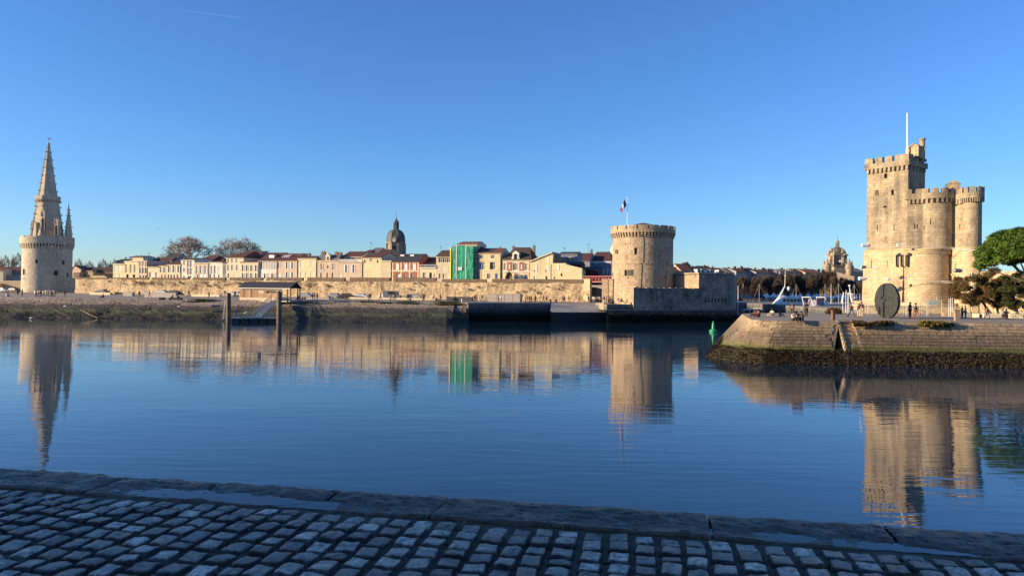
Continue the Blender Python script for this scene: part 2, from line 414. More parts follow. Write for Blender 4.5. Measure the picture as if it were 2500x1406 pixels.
# vertical quay wall right of the slope, down to the water
qa, qb, qc = edge[-1], onz(1345, ZQ, 177.6), onz(1482, ZQ, 177.5)
mb = MB()
Q1 = Fr(qa, qb)
mb.shell(lambda u, z, d=0: Q1.pt(u, z, d-(4.3-z)*.12), -.3, Q1.L+.3, -1, 4.24, du=1.2, dz=.7)
mb.build('quay_wall', M_QUAYW, kind='structure')
WEEDQ = lambda r: Q1.pt(r.uniform(0, Q1.L), r.triangular(0, 1.9, .2), -.75+.12)
# slip ramp beside the wall: surface falls towards the water
ra, rb = onz(1346, ZQ, 177.5), onz(1462, ZQ, 178.5)
r1, r2 = onz(1344, 2.6, 167), onz(1482, 2.4, 171.5)
MB().q(ra, r1, r2, rb).build('slipway', stone('slip_concrete', (.36, .33, .29), (.27, .25, .22), (.17, .16, .15), .6, None, .03, .4), kind='structure')
mb = MB(); sf = Fr(r1, onz(1482, 0, 171.5)); mb.shell(lambda u, z, d=0: sf.pt(u, z, d-(2.5-z)*.10), 0, sf.L, -1, 2.45, du=1.5, dz=.6); mb.build('lower_quay_wall', M_QUAYW, kind='structure')
mb = MB(); mb.q(r2, onz(1482, ZQ, 178), rb); c1 = Fr(onz(1455, 0, 177), onz(1474, 0, 172)); mb.fbox(c1, 0, c1.L, 2.3, ZQ+.25, 0, .6); mb.build('slipway_side_wall', M_CHAIN, kind='structure')
tufts('quay_wall_weed', M_WEED, 1600, WEEDQ, .3, 9)

# --- land behind
tg = MB(); bk = [RW.pt(u, 8.4, 1.2) for u in (9, RW.L)]
tg.q(bk[0], bk[1], Vector((38, 240, 8.4)), Vector((38, 420, 8.4)), Vector((-170, 420, 8.4)), Vector((-141, 252, 8.4)))
tg.build('town_ground', M_TOWN, kind='structure')
lg = MB()
lg.q((-900, 243, 4.4), (-149, 243, 5.0), (-149, 420, 5.0), (-900, 420, 4.4))
lg.q((-900, 182, 4.3), edge[0], foot[0]+Vector((0, 0, 0)), (-900, 243, 4.4))
lg.build('west_ground', M_PAVE, kind='structure')
fg = MB(); fg.prism([(40, 322), (900, 322), (900, 2600), (-2500, 2600), (-2500, 415), (40, 415)], -1, 4.5)
fg.build('far_quay', M_TOWN, kind='structure')

# --- near right quay (St Nicholas side)
TOPL = [Vector((32.5, 104, ZQ)), Vector((28.3, 88, ZQ)), Vector((25.9, 79.6, ZQ)), Vector((26.4, 78.2, ZQ)), Vector((28.0, 77.7, ZQ))]
BOTL = [Vector((28.5, 104, 0)), Vector((24.2, 90, 0)), Vector((21.9, 83.5, 0)), Vector((22.6, 79, 0)), Vector((25.5, 75.6, 0))]
xs_top = [28+ (i+1)*1.0 for i in range(70)]
for i, x in enumerate(xs_top):
    TOPL.append(Vector((x+.2, 77.7-.02*i, ZQ))); BOTL.append(Vector((26+ (i+1)*1.04, 75.2-.075*i if i < 30 else 72.95-.03*(i-30), 0)))
polytop = [(v.x, v.y) for v in TOPL] + [(98, 150), (140, 270), (74, 270), (66, 163), (60.5, 128), (57, 113), (37, 109)]
mb = MB(); i0 = len(mb.v); mb.v += [(x, y, ZQ) for x, y in polytop]; mb.f.append(tuple(range(len(polytop))))
mb.build('right_quay', stone('right_quay_paving', (.34, .27, .19), (.26, .21, .15), (.14, .12, .1), .6, None, .02, .3), kind='structure')
mb = MB(); pl = [(98, 150), (140, 270), (74, 270), (66, 163), (60.5, 128), (57, 113), (37, 109), (32.5, 104)]
for a, b in zip(pl, pl[1:]): mb.q((a[0], a[1], -2), (b[0], b[1], -2), (b[0], b[1], ZQ-.01), (a[0], a[1], ZQ-.01))
mb.build('back_quay_wall', M_QUAYW, kind='structure')
def batter_mat():
    m, t, b = nodes('battered_quay_stone'); L = t.links
    g = t.nodes.new('ShaderNodeNewGeometry').outputs['Position']; sp = t.nodes.new('ShaderNodeSeparateXYZ'); L.new(g, sp.inputs[0])
    oi = t.nodes.new('ShaderNodeObjectInfo')
    n1 = noisetex(t, g, 2.2, 8, .7); n2 = noisetex(t, g, .35, 5, .6, (.6, .6, 2)); n5 = noisetex(t, g, 9, 4, .6)
    zz = N(t, 'ShaderNodeMath', operation='MULTIPLY_ADD'); L.new(n2, zz.inputs[0]); zz.inputs[1].default_value = .8; L.new(sp.outputs[2], zz.inputs[2])
    d = N(t, 'ShaderNodeMath', operation='DIVIDE'); L.new(zz.outputs[0], d.inputs[0]); d.inputs[1].default_value = 5.5
    col = ramp(t, d.outputs[0], [(.26, (.03, .025, .014)), (.335, (.075, .085, .018)), (.40, (.16, .13, .055)), (.47, (.155, .115, .075)), (.62, (.20, .145, .09)), (.74, (.36, .26, .15)), (.95, (.40, .30, .18))])
    col = mix(t, 1, col, ramp(t, n1, [(.3, (.5,)*3), (.7, (1.3,)*3)]), 'MULTIPLY')
    col = mix(t, ramp(t, n5, [(.64, (0, 0, 0)), (.72, (.6,)*3)]), col, (.5, .43, .32))
    col = mix(t, .75, col, ramp(t, oi.outputs['Random'], [(0, (.82, .80, .78)), (.85, (1.02, 1.02, 1.02)), (1, (1.45, 1.4, 1.3))]), 'MULTIPLY')
    L.new(col, b.inputs['Base Color']); b.inputs['Roughness'].default_value = .85
    bp = N(t, 'ShaderNodeBump'); bp.inputs['Distance'].default_value = .12; L.new(n1, bp.inputs['Height']); L.new(bp.outputs[0], b.inputs['Normal'])
    return m
M_BAT = batter_mat()
def bat(i, t):                                    # i: index along (float), t 0 bottom..1 top
    k = min(int(i), len(TOPL)-2); s = i-k
    return BOTL[k].lerp(BOTL[k+1], s).lerp(TOPL[k].lerp(TOPL[k+1], s), t)
# stair gap: between px 2050 and 2085
gx0, gx1 = onz(2049, 0, 77.5).x, onz(2086, 0, 77.5).x
def idx_at(x):
    for i in range(400):
        if bat(i*.18, 1).x > x and i*.18 > 4: return i*.18
ig0, ig1 = idx_at(gx0), idx_at(gx1)
def batter(i0, i1, n):
    rows = []
    for j in range(13):
        t = -.25+1.25*j/12
        rows.append([bat(i0+(i1-i0)*k/n, t)+Vector((0, .05, -.05)) for k in range(n+1)])
    return rows
bt = MB(); bt.grid(batter(0, ig0, 40)); bt.grid(batter(ig1, len(TOPL)-1.01, 120))
BQ = bt.build('battered_quay_wall', M_BAT, kind='structure')
# stone blocks, slightly proud and uneven
r = random.Random(11); nst = 0
ROWS = 8
for row in range(ROWS):
    t0 = .40+.6*row/ROWS; t1 = .40+.6*(row+1)/ROWS
    i = .6+r.random()*.5
    while i < 33:
        wd = r.uniform(.7, 1.35); j = i+wd
        if not (j > ig0-.05 and i < ig1+.05) and nst < 300:
            a, b2, c2, d2 = bat(i+.02, t0+.004), bat(j-.02, t0+.004), bat(j-.02, t1-.004), bat(i+.02, t1-.004)
            ux = (b2-a); vy = (d2-a); nn = ux.cross(vy).normalized()
            if nn.z < 0: nn = -nn
            hgt_ = r.uniform(.006, .026)*min(1, .45+i*.022)*(2.2 if r.random() < .06 else 1); jt = lambda: r.uniform(.006, .03)
            cs_ = [a, b2, c2, d2]; cm_ = (a+b2+c2+d2)/4; tp2 = [p.lerp(cm_, jt())+nn*(hgt_+r.uniform(-.006, .006)) for p in cs_]; dn_ = [p-nn*.12 for p in cs_]
            me = bpy.data.meshes.new('stone'); me.from_pydata([tuple(p-cm_) for p in dn_+tp2]+[tuple(nn*(hgt_+.008))], [], [(0, 1, 5, 4), (1, 2, 6, 5), (2, 3, 7, 6), (3, 0, 4, 7), (4, 5, 8), (5, 6, 8), (6, 7, 8), (7, 4, 8)]); me.materials.append(M_BAT)
            o = bpy.data.objects.new('stone', me); C.objects.link(o); o.location = cm_; o.parent = BQ; nst += 1
        i = j
# coping along the top edge
cp = MB()
for k in range(2, 60):
    a, b2 = TOPL[k], TOPL[k+1]
    if not (b2.x > gx0 and a.x < gx1): 
        d = (b2-a).normalized(); n = Vector((-d.y, d.x, 0)); cp.box((a+b2)/2+n*.3+Vector((0, 0, .012)), ((b2-a).length-.03, .62, .07), math.atan2(d.y, d.x))
cp.build('quay_coping', stone('quay_coping_stone', (.36, .28, .2), (.26, .2, .15), (.16, .13, .1), 1, None, .02, .3), kind='structure')
# stairs
M_STEP = stone('step_stone', (.50, .34, .19), (.38, .25, .14), (.2, .14, .09), 1.2, None, .03, .4)
ST = thing('quay_stairs', 'worn stone stairs cut into the sloping wall of the right quay', 'stairs', (gx0, 77.5, 0))
for k in range(17):
    z = ZQ-.08-k*.25; t = z/ZQ; yb = bat(ig0, t).y
    MB().box(((gx0+gx1)/2, yb+.64, z-.14), (gx1-gx0-.1, .9, .28)).build('step', M_STEP, ST)
mb = MB()
for gi, gx in ((ig0, gx0), (ig1, gx1)):
    tp, bp_ = bat(gi, 1), bat(gi, -.2)
    mb.q((gx, tp.y, tp.z), (gx, bp_.y, bp_.z), (gx, bp_.y+2, bp_.z), (gx, tp.y+1.2, tp.z))
    for k in range(12):
        t = 1-k/11*1.05; p = bat(gi, t); mb.box((gx, p.y+.16, p.z-.08), (.26, .42, .4), 0)
mb.build('side_wall', M_CHAIN, ST)
# seaweed fringe on the lower batter and green moss
def onbat(t0, t1, tri=None, i1=60):
    def f(r):
        i = r.uniform(0.3, i1) if r.random() < .85 else r.uniform(.3, 6); tv = .035*noise.noise(Vector((i*.45, 3, 3)))+.02*noise.noise(Vector((i*2.1, 7, 3))); t = r.uniform(t0, t1+tv)
        return bat(i, t)+Vector((0, -.05, .02))
    return f
def weedclump(name, mat, n, f, size, seed):
    r = random.Random(seed); mb = MB()
    for _ in range(n):
        p = f(r)
        for k in range(5):
            a = r.uniform(PI*.9, PI*2.1); l = size*r.uniform(.5, 1.4)
            q = p+Vector((math.cos(a)*l*.8, math.sin(a)*l*.9-.05, r.uniform(-.45, .6)*l)); wv = Vector((r.uniform(-1, 1), r.uniform(-.3, .3), r.uniform(-.6, .6)))*size*.3
            mb.q(p, p.lerp(q, .5)+wv, q, p.lerp(q, .5)-wv)
    mb.build(name, mat, kind='stuff')
M_WEED2 = plain('brown_seaweed', (.075, .05, .026), .55, 0, .7, 4)
M_MOSS = plain('green_moss', (.085, .10, .018), .9, 0, .4, 3)
weedclump('seaweed', M_WEED2, 11000, onbat(-.06, .33), .20, 21)
weedclump('moss', M_MOSS, 1500, onbat(.31, .36), .10, 22)
# shrubs hanging over the quay edge
def px_edge(p0, p1, dz=0, spread=.25):
    return lambda r: Vector((onz(r.uniform(p0, p1), 0, 77.5).x, 77.3-r.uniform(0, .8), ZQ-r.uniform(0, .5)))
for p0, p1, n, lab, colr in ((2086, 2170, 420, 'brown scrub growing over the quay edge beside the stairs', (.10, .07, .03)), (2250, 2290, 260, 'yellow-green scrub hanging over the middle of the quay edge', (.20, .15, .03)), (2272, 2302, 240, 'dark green bush hanging over the quay edge beside the yellow scrub', (.04, .06, .03))):
    f0 = px_edge(p0, p1)
    tag(tufts('bush', plain('bush_'+str(p0), colr, .9), n, clustered(f0, 14, p0, .45), .3, p0, kind='thing'), lab, 'bush')

# ================================================================ RAMPART WALL
def rz(px, py, off=0): return RW.hit(px, py, off)
RT = thing('rampart_wall', 'long sunlit rubble stone rampart between the spired tower and the round tower', 'wall', tuple(RW.pt(0, 5, 0)))
u0 = RW.hit(184, 700)[0]; u1 = RW.L
mb = MB(); zt = lambda u: 9.95-.35*u/RW.L
def rwf(u, z, d=0):
    b = .25*noise.noise(Vector((u*.25, z*.5, 1)))+.08*noise.noise(Vector((u*1.7, z*2, 4)))
    return RW.pt(u, z if z < 9 else zt(u), d+b-(9-z)*.05)
mb.shell(rwf, u0, u1, 4.0, 9.95, [], du=.8, dz=.8); mb.build('wall_face', M_RAMP, RT)
MB().fbox(RW, u0, u1, 4, 9.55, .6, 2.2).build('wall_core', M_RAMP, RT)
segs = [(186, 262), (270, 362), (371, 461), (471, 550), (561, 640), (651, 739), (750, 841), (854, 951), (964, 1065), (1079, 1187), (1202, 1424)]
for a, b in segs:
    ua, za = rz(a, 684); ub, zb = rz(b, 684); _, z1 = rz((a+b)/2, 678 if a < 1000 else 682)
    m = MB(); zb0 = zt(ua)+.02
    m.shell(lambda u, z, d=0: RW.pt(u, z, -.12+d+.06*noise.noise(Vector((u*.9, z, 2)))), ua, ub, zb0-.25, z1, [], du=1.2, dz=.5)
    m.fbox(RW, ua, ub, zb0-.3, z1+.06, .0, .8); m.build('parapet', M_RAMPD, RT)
# caper bushes and ivy on the ledge
def onledge(a, b, py0, py1):
    ua, ub = rz(a, 690)[0], rz(b, 690)[0]
    def f(r):
        px = r.uniform(a, b); u, z = rz(px, r.uniform(py0, py1)); return RW.pt(u, z, -.35)
    return f
def shrubs(name, n, f, size, seed, mat, label):
    r = random.Random(seed); mb = MB()
    cs = [f(r) for _ in range(n)]
    for c in cs:
        s = size*r.uniform(.4, 1.3)
        for _ in range(46):
            p = c+Vector((r.gauss(0, s*.5), r.gauss(0, .15), r.gauss(0, s*.38))); q = Vector((r.uniform(-1, 1), r.uniform(-1, 1), r.uniform(-1, 1)))*.16; k = Vector((r.uniform(-1, 1), 0, r.uniform(-1, 1)))*.13
            mb.q(p-q, p+k, p+q)
    o = mb.build(name, mat, kind='stuff'); o['label'] = label; return o
shrubs('ivy', 46, onledge(330, 770, 689, 697), 1.1, 31, plain('caper_leaves', (.055, .04, .02), .9), 'dark creeper clumps hanging from the ledge of the long rampart')
shrubs('ivy', 40, onledge(470, 860, 687, 706), .9, 32, MATS['caper_leaves'], 'scattered wall plants on the middle of the rampart')
shrubs('ivy', 16, onledge(190, 460, 685, 694), .6, 33, MATS['caper_leaves'], 'small wall plants on the west end of the rampart')
shrubs('ivy', 20, onledge(860, 1400, 688, 720), .45, 34, MATS['caper_leaves'], 'small dark wall plants on the bright east end of the rampart')

# ================================================================ ROUND TOWERS helpers
def view_az(c): return math.atan2(c[0], c[1])
def cyl_hole(c, Rr, px, py, wpx, hpx):
    """opening on a drum seen at px,py: returns azimuth range and z range"""
    d = ray(px, py); o = CAM
    a = d.x**2+d.y**2; b = 2*(d.x*(o.x-c[0])+d.y*(o.y-c[1])); cc = (o.x-c[0])**2+(o.y-c[1])**2-Rr**2
    disc = b*b-4*a*cc
    if disc < 0: disc = 0
    t = (-b-math.sqrt(disc))/(2*a); p = o+d*t
    az = math.atan2(p.x-c[0], p.y-c[1]) % (2*PI)
    mpp = t*d.y/FX
    nx = Vector((math.sin(az), math.cos(az))); vd = Vector((d.x, d.y)).normalized(); cs = max(.35, abs(nx.dot(vd)))
    da = wpx*mpp/cs/Rr/2; return (az-da, az+da, p.z-hpx*mpp/2, p.z+hpx*mpp/2)
def drum(T, c, Rf, z0, z1, holes, mat, name='drum', n=64, dz=2.5):
    f = cyl(c, Rf); m = MB(); m.shell(f, 0, 2*PI, z0, z1, holes, du=2*PI/n, dz=dz, dep=.45)
    o = m.build(name, mat, T, smooth=True, auto=30)
    for h in holes:
        k = MB(); a, b, lo, hi = h
        k.shell(lambda u, z, d=0: f(u, z, .38), a+.001, b-.001, lo, hi, [], du=.1)
        k.build('window', M_DARK, T)
    return o
def corbels(T, c, r0, r1, z0, z1, n, mat, lo=0, hi=2*PI, frac=.5):
    m = MB(); st = 2*PI/n
    base = None
    for k in range(n):
        a = k*st
        if not (lo <= a <= hi): continue
        if base is None:
            mm = MB(); h = z1-z0
            for i, (ra, za, zb) in enumerate(((r0+(r1-r0)*.4, z0, z0+h*.4), (r0+(r1-r0)*.75, z0+h*.4, z0+h*.75), (r1, z0+h*.75, z1))):
                w = st*frac*r1/2; i0 = len(mm.v)
                mm.box((0, (r0-.2+ra)/2, (za+zb)/2-z0), (w*2, ra-r0+.2, zb-za))
            base = bpy.data.meshes.new('corbel'); base.from_pydata(mm.v, [], mm.f); base.materials.append(mat)
        o = bpy.data.objects.new('corbel', base); C.objects.link(o); o.parent = T
        L = BASE[T.name]; o.location = (c[0]-L.x, c[1]-L.y, z0-L.z); o.rotation_euler = (0, 0, -a)
def pxr(px, Y, c, z): return None

# ---------------------------------------------------------------- CHAIN TOWER
cc = onz(1568, 0, 188); RC = 7.62
def RCf(z): return RC + (.12 if z < Zs else 0) + max(0, (14-z))*.012
Zp = lambda py: P(1568, py, 180.5).z
Zs = Zp(644)
CT = thing('round_tower', 'squat round sunlit stone tower with battlements and a flag beside the channel', 'tower', (cc.x, cc.y, 4.3))
hl = [cyl_hole(cc, RC, *h) for h in ((1503.8, 614.5, 3.0, 10), (1508, 614.5, 3.0, 10), (1551.8, 613, 6.5, 16), (1527, 596, 2.5, 4), (1497.5, 670, 3, 8), (1630, 645, 3, 8), (1535, 678, 3, 3))]
hl.append(cyl_hole(cc, RC, 1536, 666, 21, 15))
drum(CT, cc, RCf, 3.5, Zp(575), hl, M_CHAIN)
MB().seg(cc, RC-.1, RC+.22, 0, 2*PI-.001, Zs-.1, Zs+.12, 64).build('string_course', M_CHAIN, CT)
ar = cyl_hole(cc, RC, 1536, 658.5, 14, 3); MB().seg(cc, RC-.3, RC+.06, ar[0], ar[1], ar[2], ar[3]+.2, 4).build('arch_lintel', M_CHAIN, CT)
zc0, zc1, zp = Zp(577), Zp(566), Zp(549)
corbels(CT, cc, RC, RC+.55, zc0-.1, zc1, 60, M_CHAIN)
MB().seg(cc, RC+.05, RC+.55, 0, 2*PI-.001, zc1, zp-.9, 72).build('parapet_wall', M_CHAIN, CT)
vz = view_az(cc)+PI; aa = 0; nm = 18
for k in range(nm):
    a = 2*PI*k/nm; MB().seg(cc, RC+.05, RC+.56, a+.02, a+2*PI/nm-.035, zp-.92, zp, 4).build('merlon', M_CHAIN, CT)
MB().lathe((cc.x, cc.y, 0), [(RC-.2, zp-1.1), (RC-.6, zp-.5), (2.0, Zp(541)), (.15, Zp(537.5))], 32).build('roof', M_TILEB, CT)
MB().box((cc.x-1.2, cc.y-2.4, Zp(541)-.45), (1.8, .4, .5)).build('roof_hatch', plain('lead', (.22, .2, .18), .6), CT)
MB().tube(onz(1559, 5, cc.y-RC-.15), onz(1559, Zp(570), cc.y-RC-.2), .06).build('drainpipe', plain('old_pipe', (.3, .25, .18), .7), CT)
# buttress on the shaded side
MB().fbox(Fr(onz(1628, 0, 181.5), onz(1643, 0, 184)), 0, 1.6, 4, Zp(662), 0, 2).build('buttress', M_CHAIN, CT)
fp = thing('flagpole', 'thin white flagpole flying a small tricolour on the round tower', 'flagpole', tuple(onz(1530.5, Zp(548), 188)))
b = onz(1530.5, Zp(549), 188); t_ = P(1531, 481, 188)
MB().tube(b-Vector((0, 0, 1)), t_, .11, .05, 8).build('pole', M_WHITE, fp)
MB().lathe(t_, [(.02, -.05), (.09, 0), (.02, .1)], 8).build('finial', M_WHITE, fp)
fl = thing('flag', 'blue white and red flag drooping from the pole on the round tower', 'flag', tuple(t_))
for i, (nm_, col) in enumerate((('blue_band', (.01, .02, .10)), ('white_band', (.6, .6, .58)), ('red_band', (.35, .02, .04)))):
    m = MB(); rows = []
    for j in range(4):
        s = (i+j/3)/3; r_ = []
        for k in range(6):
            v = k/5; a = Vector((-.15-2.3*s*.55, .25*math.sin(s*7+v*2), -.5-2.6*s)); r_.append(t_+a+Vector((-.35*v*(1-s*.3), .12*math.sin(s*9), -(1-v)*1.7*(1-.35*s))))
        rows.append(r_)
    m.grid(rows).build(nm_, plain('flag_'+nm_, col, .8, 0, .1), fl, smooth=True)
# low outworks in front of the round tower
OW = thing('quayside_outworks', 'low fortified wall, shaded face coloured grey, wrapping the foot of the round tower by the water', 'wall', tuple(onz(1548, ZQ, 172)))
F1 = Fr(onz(1508, 0, 180), onz(1548, 0, 172)); F2 = Fr(onz(1548, 0, 172), onz(1706, 0, 177)); F3 = Fr(onz(1706, 0, 177), onz(1790, 0, 180.2))
def fz(F, px, py): return F.hit(px, py)
def wallrun(F, z0, z1, mat, name, T, holes=(), dep=2.0, rib=False):
    m = MB()
    def f(u, z, d=0):
        b = .07*noise.noise(Vector((u*.8, z*.9, 3)))
        if rib: b -= .10*(math.sin(u*9) > .1)
        return F.pt(u, z, d+b)
    m.shell(f, 0, F.L, z0, z1, holes, du=.35 if rib else .9, dz=.9, dep=.5); m.fbox(F, 0, F.L, z0, z1+.1, .55, dep)
    o = m.build(name, mat, T)
    for h in holes: MB().fbox(F, h[0], h[1], h[2], h[3], .47, .52).build('embrasure', M_DARK, T)
    return o
zl = fz(F2, 1620, 708)[1]
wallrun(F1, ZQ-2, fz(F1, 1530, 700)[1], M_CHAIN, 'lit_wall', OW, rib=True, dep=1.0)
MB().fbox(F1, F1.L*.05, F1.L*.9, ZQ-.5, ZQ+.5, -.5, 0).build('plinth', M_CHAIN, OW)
wallrun(F2, .2, zl, M_SHADEST, 'shaded_wall', OW, dep=1.2)
r = random.Random(4)
for k in range(11):
    u = F2.L*(k+.15)/11; MB().fbox(F2, u, u+F2.L/11*.74, zl+.05, zl+.5+r.uniform(-.08, .12), .0, 1.1).build('merlon', M_SHADEST, OW)
for k in range(9): 
    u = r.uniform(.3, F2.L-.5); MB().fbox(F2, u, u+.35, zl-r.uniform(1.2, 2.2), zl, -.12, 0).build('buttress', M_SHADEST, OW)
BH = thing('blockhouse', 'square stone blockhouse with a row of seven slit openings beside the round tower', 'building', tuple(onz(1706, ZQ, 177)))
zt3 = fz(F3, 1745, 670)[1]
hs_ = []
for k in range(7):
    u, z = fz(F3, 1722.5+8.15*k, 732.5); hs_.append((u-.21, u+.21, z-.55, z+.55))
u, z = fz(F3, 1702, 732)
wallrun(F3, .2, zt3, M_SHADEST, 'front_wall', BH, hs_, dep=1.0)
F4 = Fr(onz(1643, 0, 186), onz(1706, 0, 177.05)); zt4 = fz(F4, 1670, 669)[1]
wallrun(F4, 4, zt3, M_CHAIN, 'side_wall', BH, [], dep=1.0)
F5 = Fr(onz(1790, 0, 180.2), onz(1798, 0, 200)); wallrun(F5, .2, zt3, M_SHADEST, 'end_wall', BH, [], dep=.8)
pts = [F4.pt(0, 0), F4.pt(F4.L, 0), F3.pt(F3.L, 0), F5.pt(F5.L, 0), F4.pt(0, 0)+Vector((2, 14, 0))]
MB().prism([(p.x, p.y) for p in pts], zt3-.3, zt3-.05).build('roof', plain('lead_roof', (.13, .12, .11), .8), BH)
m = MB(); 
for F in (F3, F4): m.fbox(F, -.15, F.L+.15, zt3+.1, zt3+.38, -.15, .9)
m.build('cornice', M_CHAIN, BH)
# dark sea wall below the outworks
m = MB(); fw = Fr(onz(1480, 0, 167.5), onz(1712, 0, 174.8)); m.shell(lambda u, z, d=0: fw.pt(u, z, d-(3-z)*.22+.15*noise.noise(Vector((u*.5, z, 7)))), 0, fw.L, -1, 3.0, du=1, dz=.6)
fw2 = Fr(onz(1712, 0, 174.8), onz(1800, 0, 177.8)); m.shell(lambda u, z, d=0: fw2.pt(u, z, d-(3-z)*.22), 0, fw2.L, -1, 3.0, du=1, dz=.6)
m.fbox(fw, 0, fw.L, 2.9, 3.05, 0, 9); m.fbox(fw2, 0, fw2.L, 2.9, 3.05, 0, 5)
m.fbox(Fr(onz(1482, 0, 170.5), onz(1550, 0, 172.5)), 0, 7, 3.0, ZQ, 0, 8)
m.build('outer_sea_wall', M_QUAYW, kind='structure')
tufts('sea_wall_weed', M_WEED, 2600, lambda r: (fw if r.random() < .75 else fw2).pt(r.uniform(0, fw.L if r.random() < .9 else fw2.L), r.triangular(0, 2.4, .2), -.62), .34, 19)
# channel quay going back from the blockhouse
m = MB(); m.q((38, 176, -1), (60, 322, -1), (60, 322, 4.3), (38, 176, 4.3)); m.q((38, 180, 4.3), (60, 322, 4.3), (20, 322, 4.3), (20, 180, 4.3))
m.build('inner_quay', M_QUAYW, kind='structure')

# ---------------------------------------------------------------- SPIRED LANTERN TOWER
lc = onz(115, 0, 262); RL = 7.7
LT = thing('spired_tower', 'round stone tower with a tall octagonal gothic spire and a smaller spirelet', 'tower', (lc.x, lc.y, 4.8))
Zl = lambda py, Y=253: P(115, py, Y).z
hl = [cyl_hole(lc, RL, *h) for h in ((88.7, 638, 5, 10), (155, 641, 5, 11), (136.7, 666.5, 8.5, 12), (58.3, 664, 5, 14), (165, 671, 4, 12), (139.5, 621, 2, 6), (59, 680, 2, 3), (137, 680, 2, 3))]
drum(LT, lc, lambda z: RL+max(0, 12-z)*.02, 3.5, Zl(601), hl, M_LANT)
MB().lathe((lc.x, lc.y, 0), [(RL+.35, 4.5), (RL+.35, 5.6), (RL, 5.8)], 48).build('plinth', M_LANT, LT)
zc0, zc1, zp = Zl(604), Zl(594), Zl(578)
corbels(LT, lc, RL, RL+.6, zc0-.2, zc1+.1, 52, M_LANT, frac=.5)
MB().seg(lc, RL+.15, RL+.6, 0, 2*PI-.001, zc1+.1, zp, 72).build('parapet', M_LANT, LT)
for k in range(14):
    a = 2*PI*k/14; MB().seg(lc, RL+.17, RL+.61, a, a+2*PI/14-.12, zp, zp+.45, 3).build('merlon', M_LANT, LT)
MB().lathe((lc.x, lc.y, 0), [(RL+.2, zc1), (RL+.2, zc1+.6), (1, zc1+.7)], 32).build('roof_walk', M_LANT, LT)
zb = Zl(580, 262); zg = Zl(487, 262); za = Zl(352, 262)
def pxw(n, Y=262): return n*Y/FX*.86
R0, R1, R2 = pxw(41)*1.03, pxw(26)*1.05, pxw(25)
oc = (lc.x-.1, lc.y, 0); ROT = R(8)
m = MB(); m.lathe(oc, [(R0, zb-1), (R0*.97, zb+1), (R1, zg-.4)], 8, rot=ROT); m.build('lower_spire', M_LANT, LT)
m = MB(); m.lathe(oc, [(R1+.1, zg-1.0), (R1+.75, zg-.3), (R1+.8, zg+1.0), (R1+.45, zg+1.0), (R1+.4, zg-.1)], 8, rot=ROT); m.build('gallery', M_LANT, LT)
m = MB()
for k in range(32):
    a = 2*PI*k/32; m.box((oc[0]+math.cos(a)*(R1+.55), oc[1]+math.sin(a)*(R1+.55), zg-.75), (.3, .3, .6), a)
m.build('gallery_brackets', M_LANT, LT)
m = MB(); m.lathe(oc, [(R2, zg), (.28, za)], 8, rot=ROT); m.build('spire', M_LANT, LT)
# ribs and crockets
for k in range(8):
    a = 2*PI*k/8+ROT; d = Vector((math.cos(a), math.sin(a), 0)); o_ = Vector(oc)
    m = MB(); m.tube(o_+d*R2+Vector((0, 0, zg)), o_+d*.3+Vector((0, 0, za)), .16, .08, 4)
    m.tube(o_+d*R0+Vector((0, 0, zb)), o_+d*R1+Vector((0, 0, zg-1)), .3, .22, 4)
    for q in range(1, 7):
        s = q/7; p = o_+d*(R2*(1-s)+.3*s)+Vector((0, 0, zg+(za-zg)*s)); m.box(p+d*.22, (.62, .16, .2), a)
    for q in range(1, 5):
        s = q/5; p = o_+d*(R0*(1-s)+R1*s)+Vector((0, 0, zb+(zg-zb)*s)); m.box(p+d*.34, (.62, .18, .24), a)
    m.build('rib', M_LANT, LT)
m = MB(); m.lathe((oc[0], oc[1], 0), [(.3, za-.5), (.55, za), (.2, za+.4), (.1, za+.6)], 8); m.build('finial', M_LANT, LT)
m = MB(); m.tube((oc[0], oc[1], za), (oc[0], oc[1], za+2.2), .05); m.box((oc[0]+.3, oc[1], za+1.9), (.9, .08, .35)); m.build('weathervane', M_DMETAL, LT)
# dormer gables with traceried windows round the lower spire
for (px, py0, py1, w_) in ((79, 575, 535, 12), (137, 576, 536, 11), (104, 572, 512, 10)):
    a = ROT; p0 = P(px, py0, 262-R0*.93 if px > 90 else 259); hh = P(px, py1, 262).z-p0.z; ww = pxw(w_)
    Fd = Fr((p0.x-ww/2, p0.y+ (1.6 if px < 90 else 0)), (p0.x+ww/2, p0.y))
    m = MB(); m.fbox(Fd, 0, Fd.L*.2, p0.z, p0.z+hh*.8, 0, 1.6); m.fbox(Fd, Fd.L*.8, Fd.L, p0.z, p0.z+hh*.8, 0, 1.6)
    m.fbox(Fd, Fd.L*.2, Fd.L*.8, p0.z+hh*.6, p0.z+hh*.72, 0, 1.6)
    g0, g1, g2 = Fd.pt(-.1, p0.z+hh*.72, 0), Fd.pt(Fd.L+.1, p0.z+hh*.72, 0), Fd.pt(Fd.L/2, p0.z+hh, 0)
    bk_ = Vector((0, 2.2, 0)); m.q(g0, g1, g2); m.q(g0, g2, g2+bk_, g0+bk_); m.q(g2, g1, g1+bk_, g2+bk_)
    for q in (0, 1): 
        e_ = Fd.pt(Fd.L*q, p0.z+hh*.7, 0); m.tube(e_, e_+Vector((0, 0, hh*.32)), .22, .02, 4)
    m.build('gable', M_LANT, LT)
    MB().fbox(Fd, Fd.L*.2, Fd.L*.8, p0.z, p0.z+hh*.6, .5, .6).build('window', M_DARK, LT)
    MB().fbox(Fd, Fd.L*.47, Fd.L*.53, p0.z, p0.z+hh*.6, .3, .4).build('mullion', M_LANT, LT)
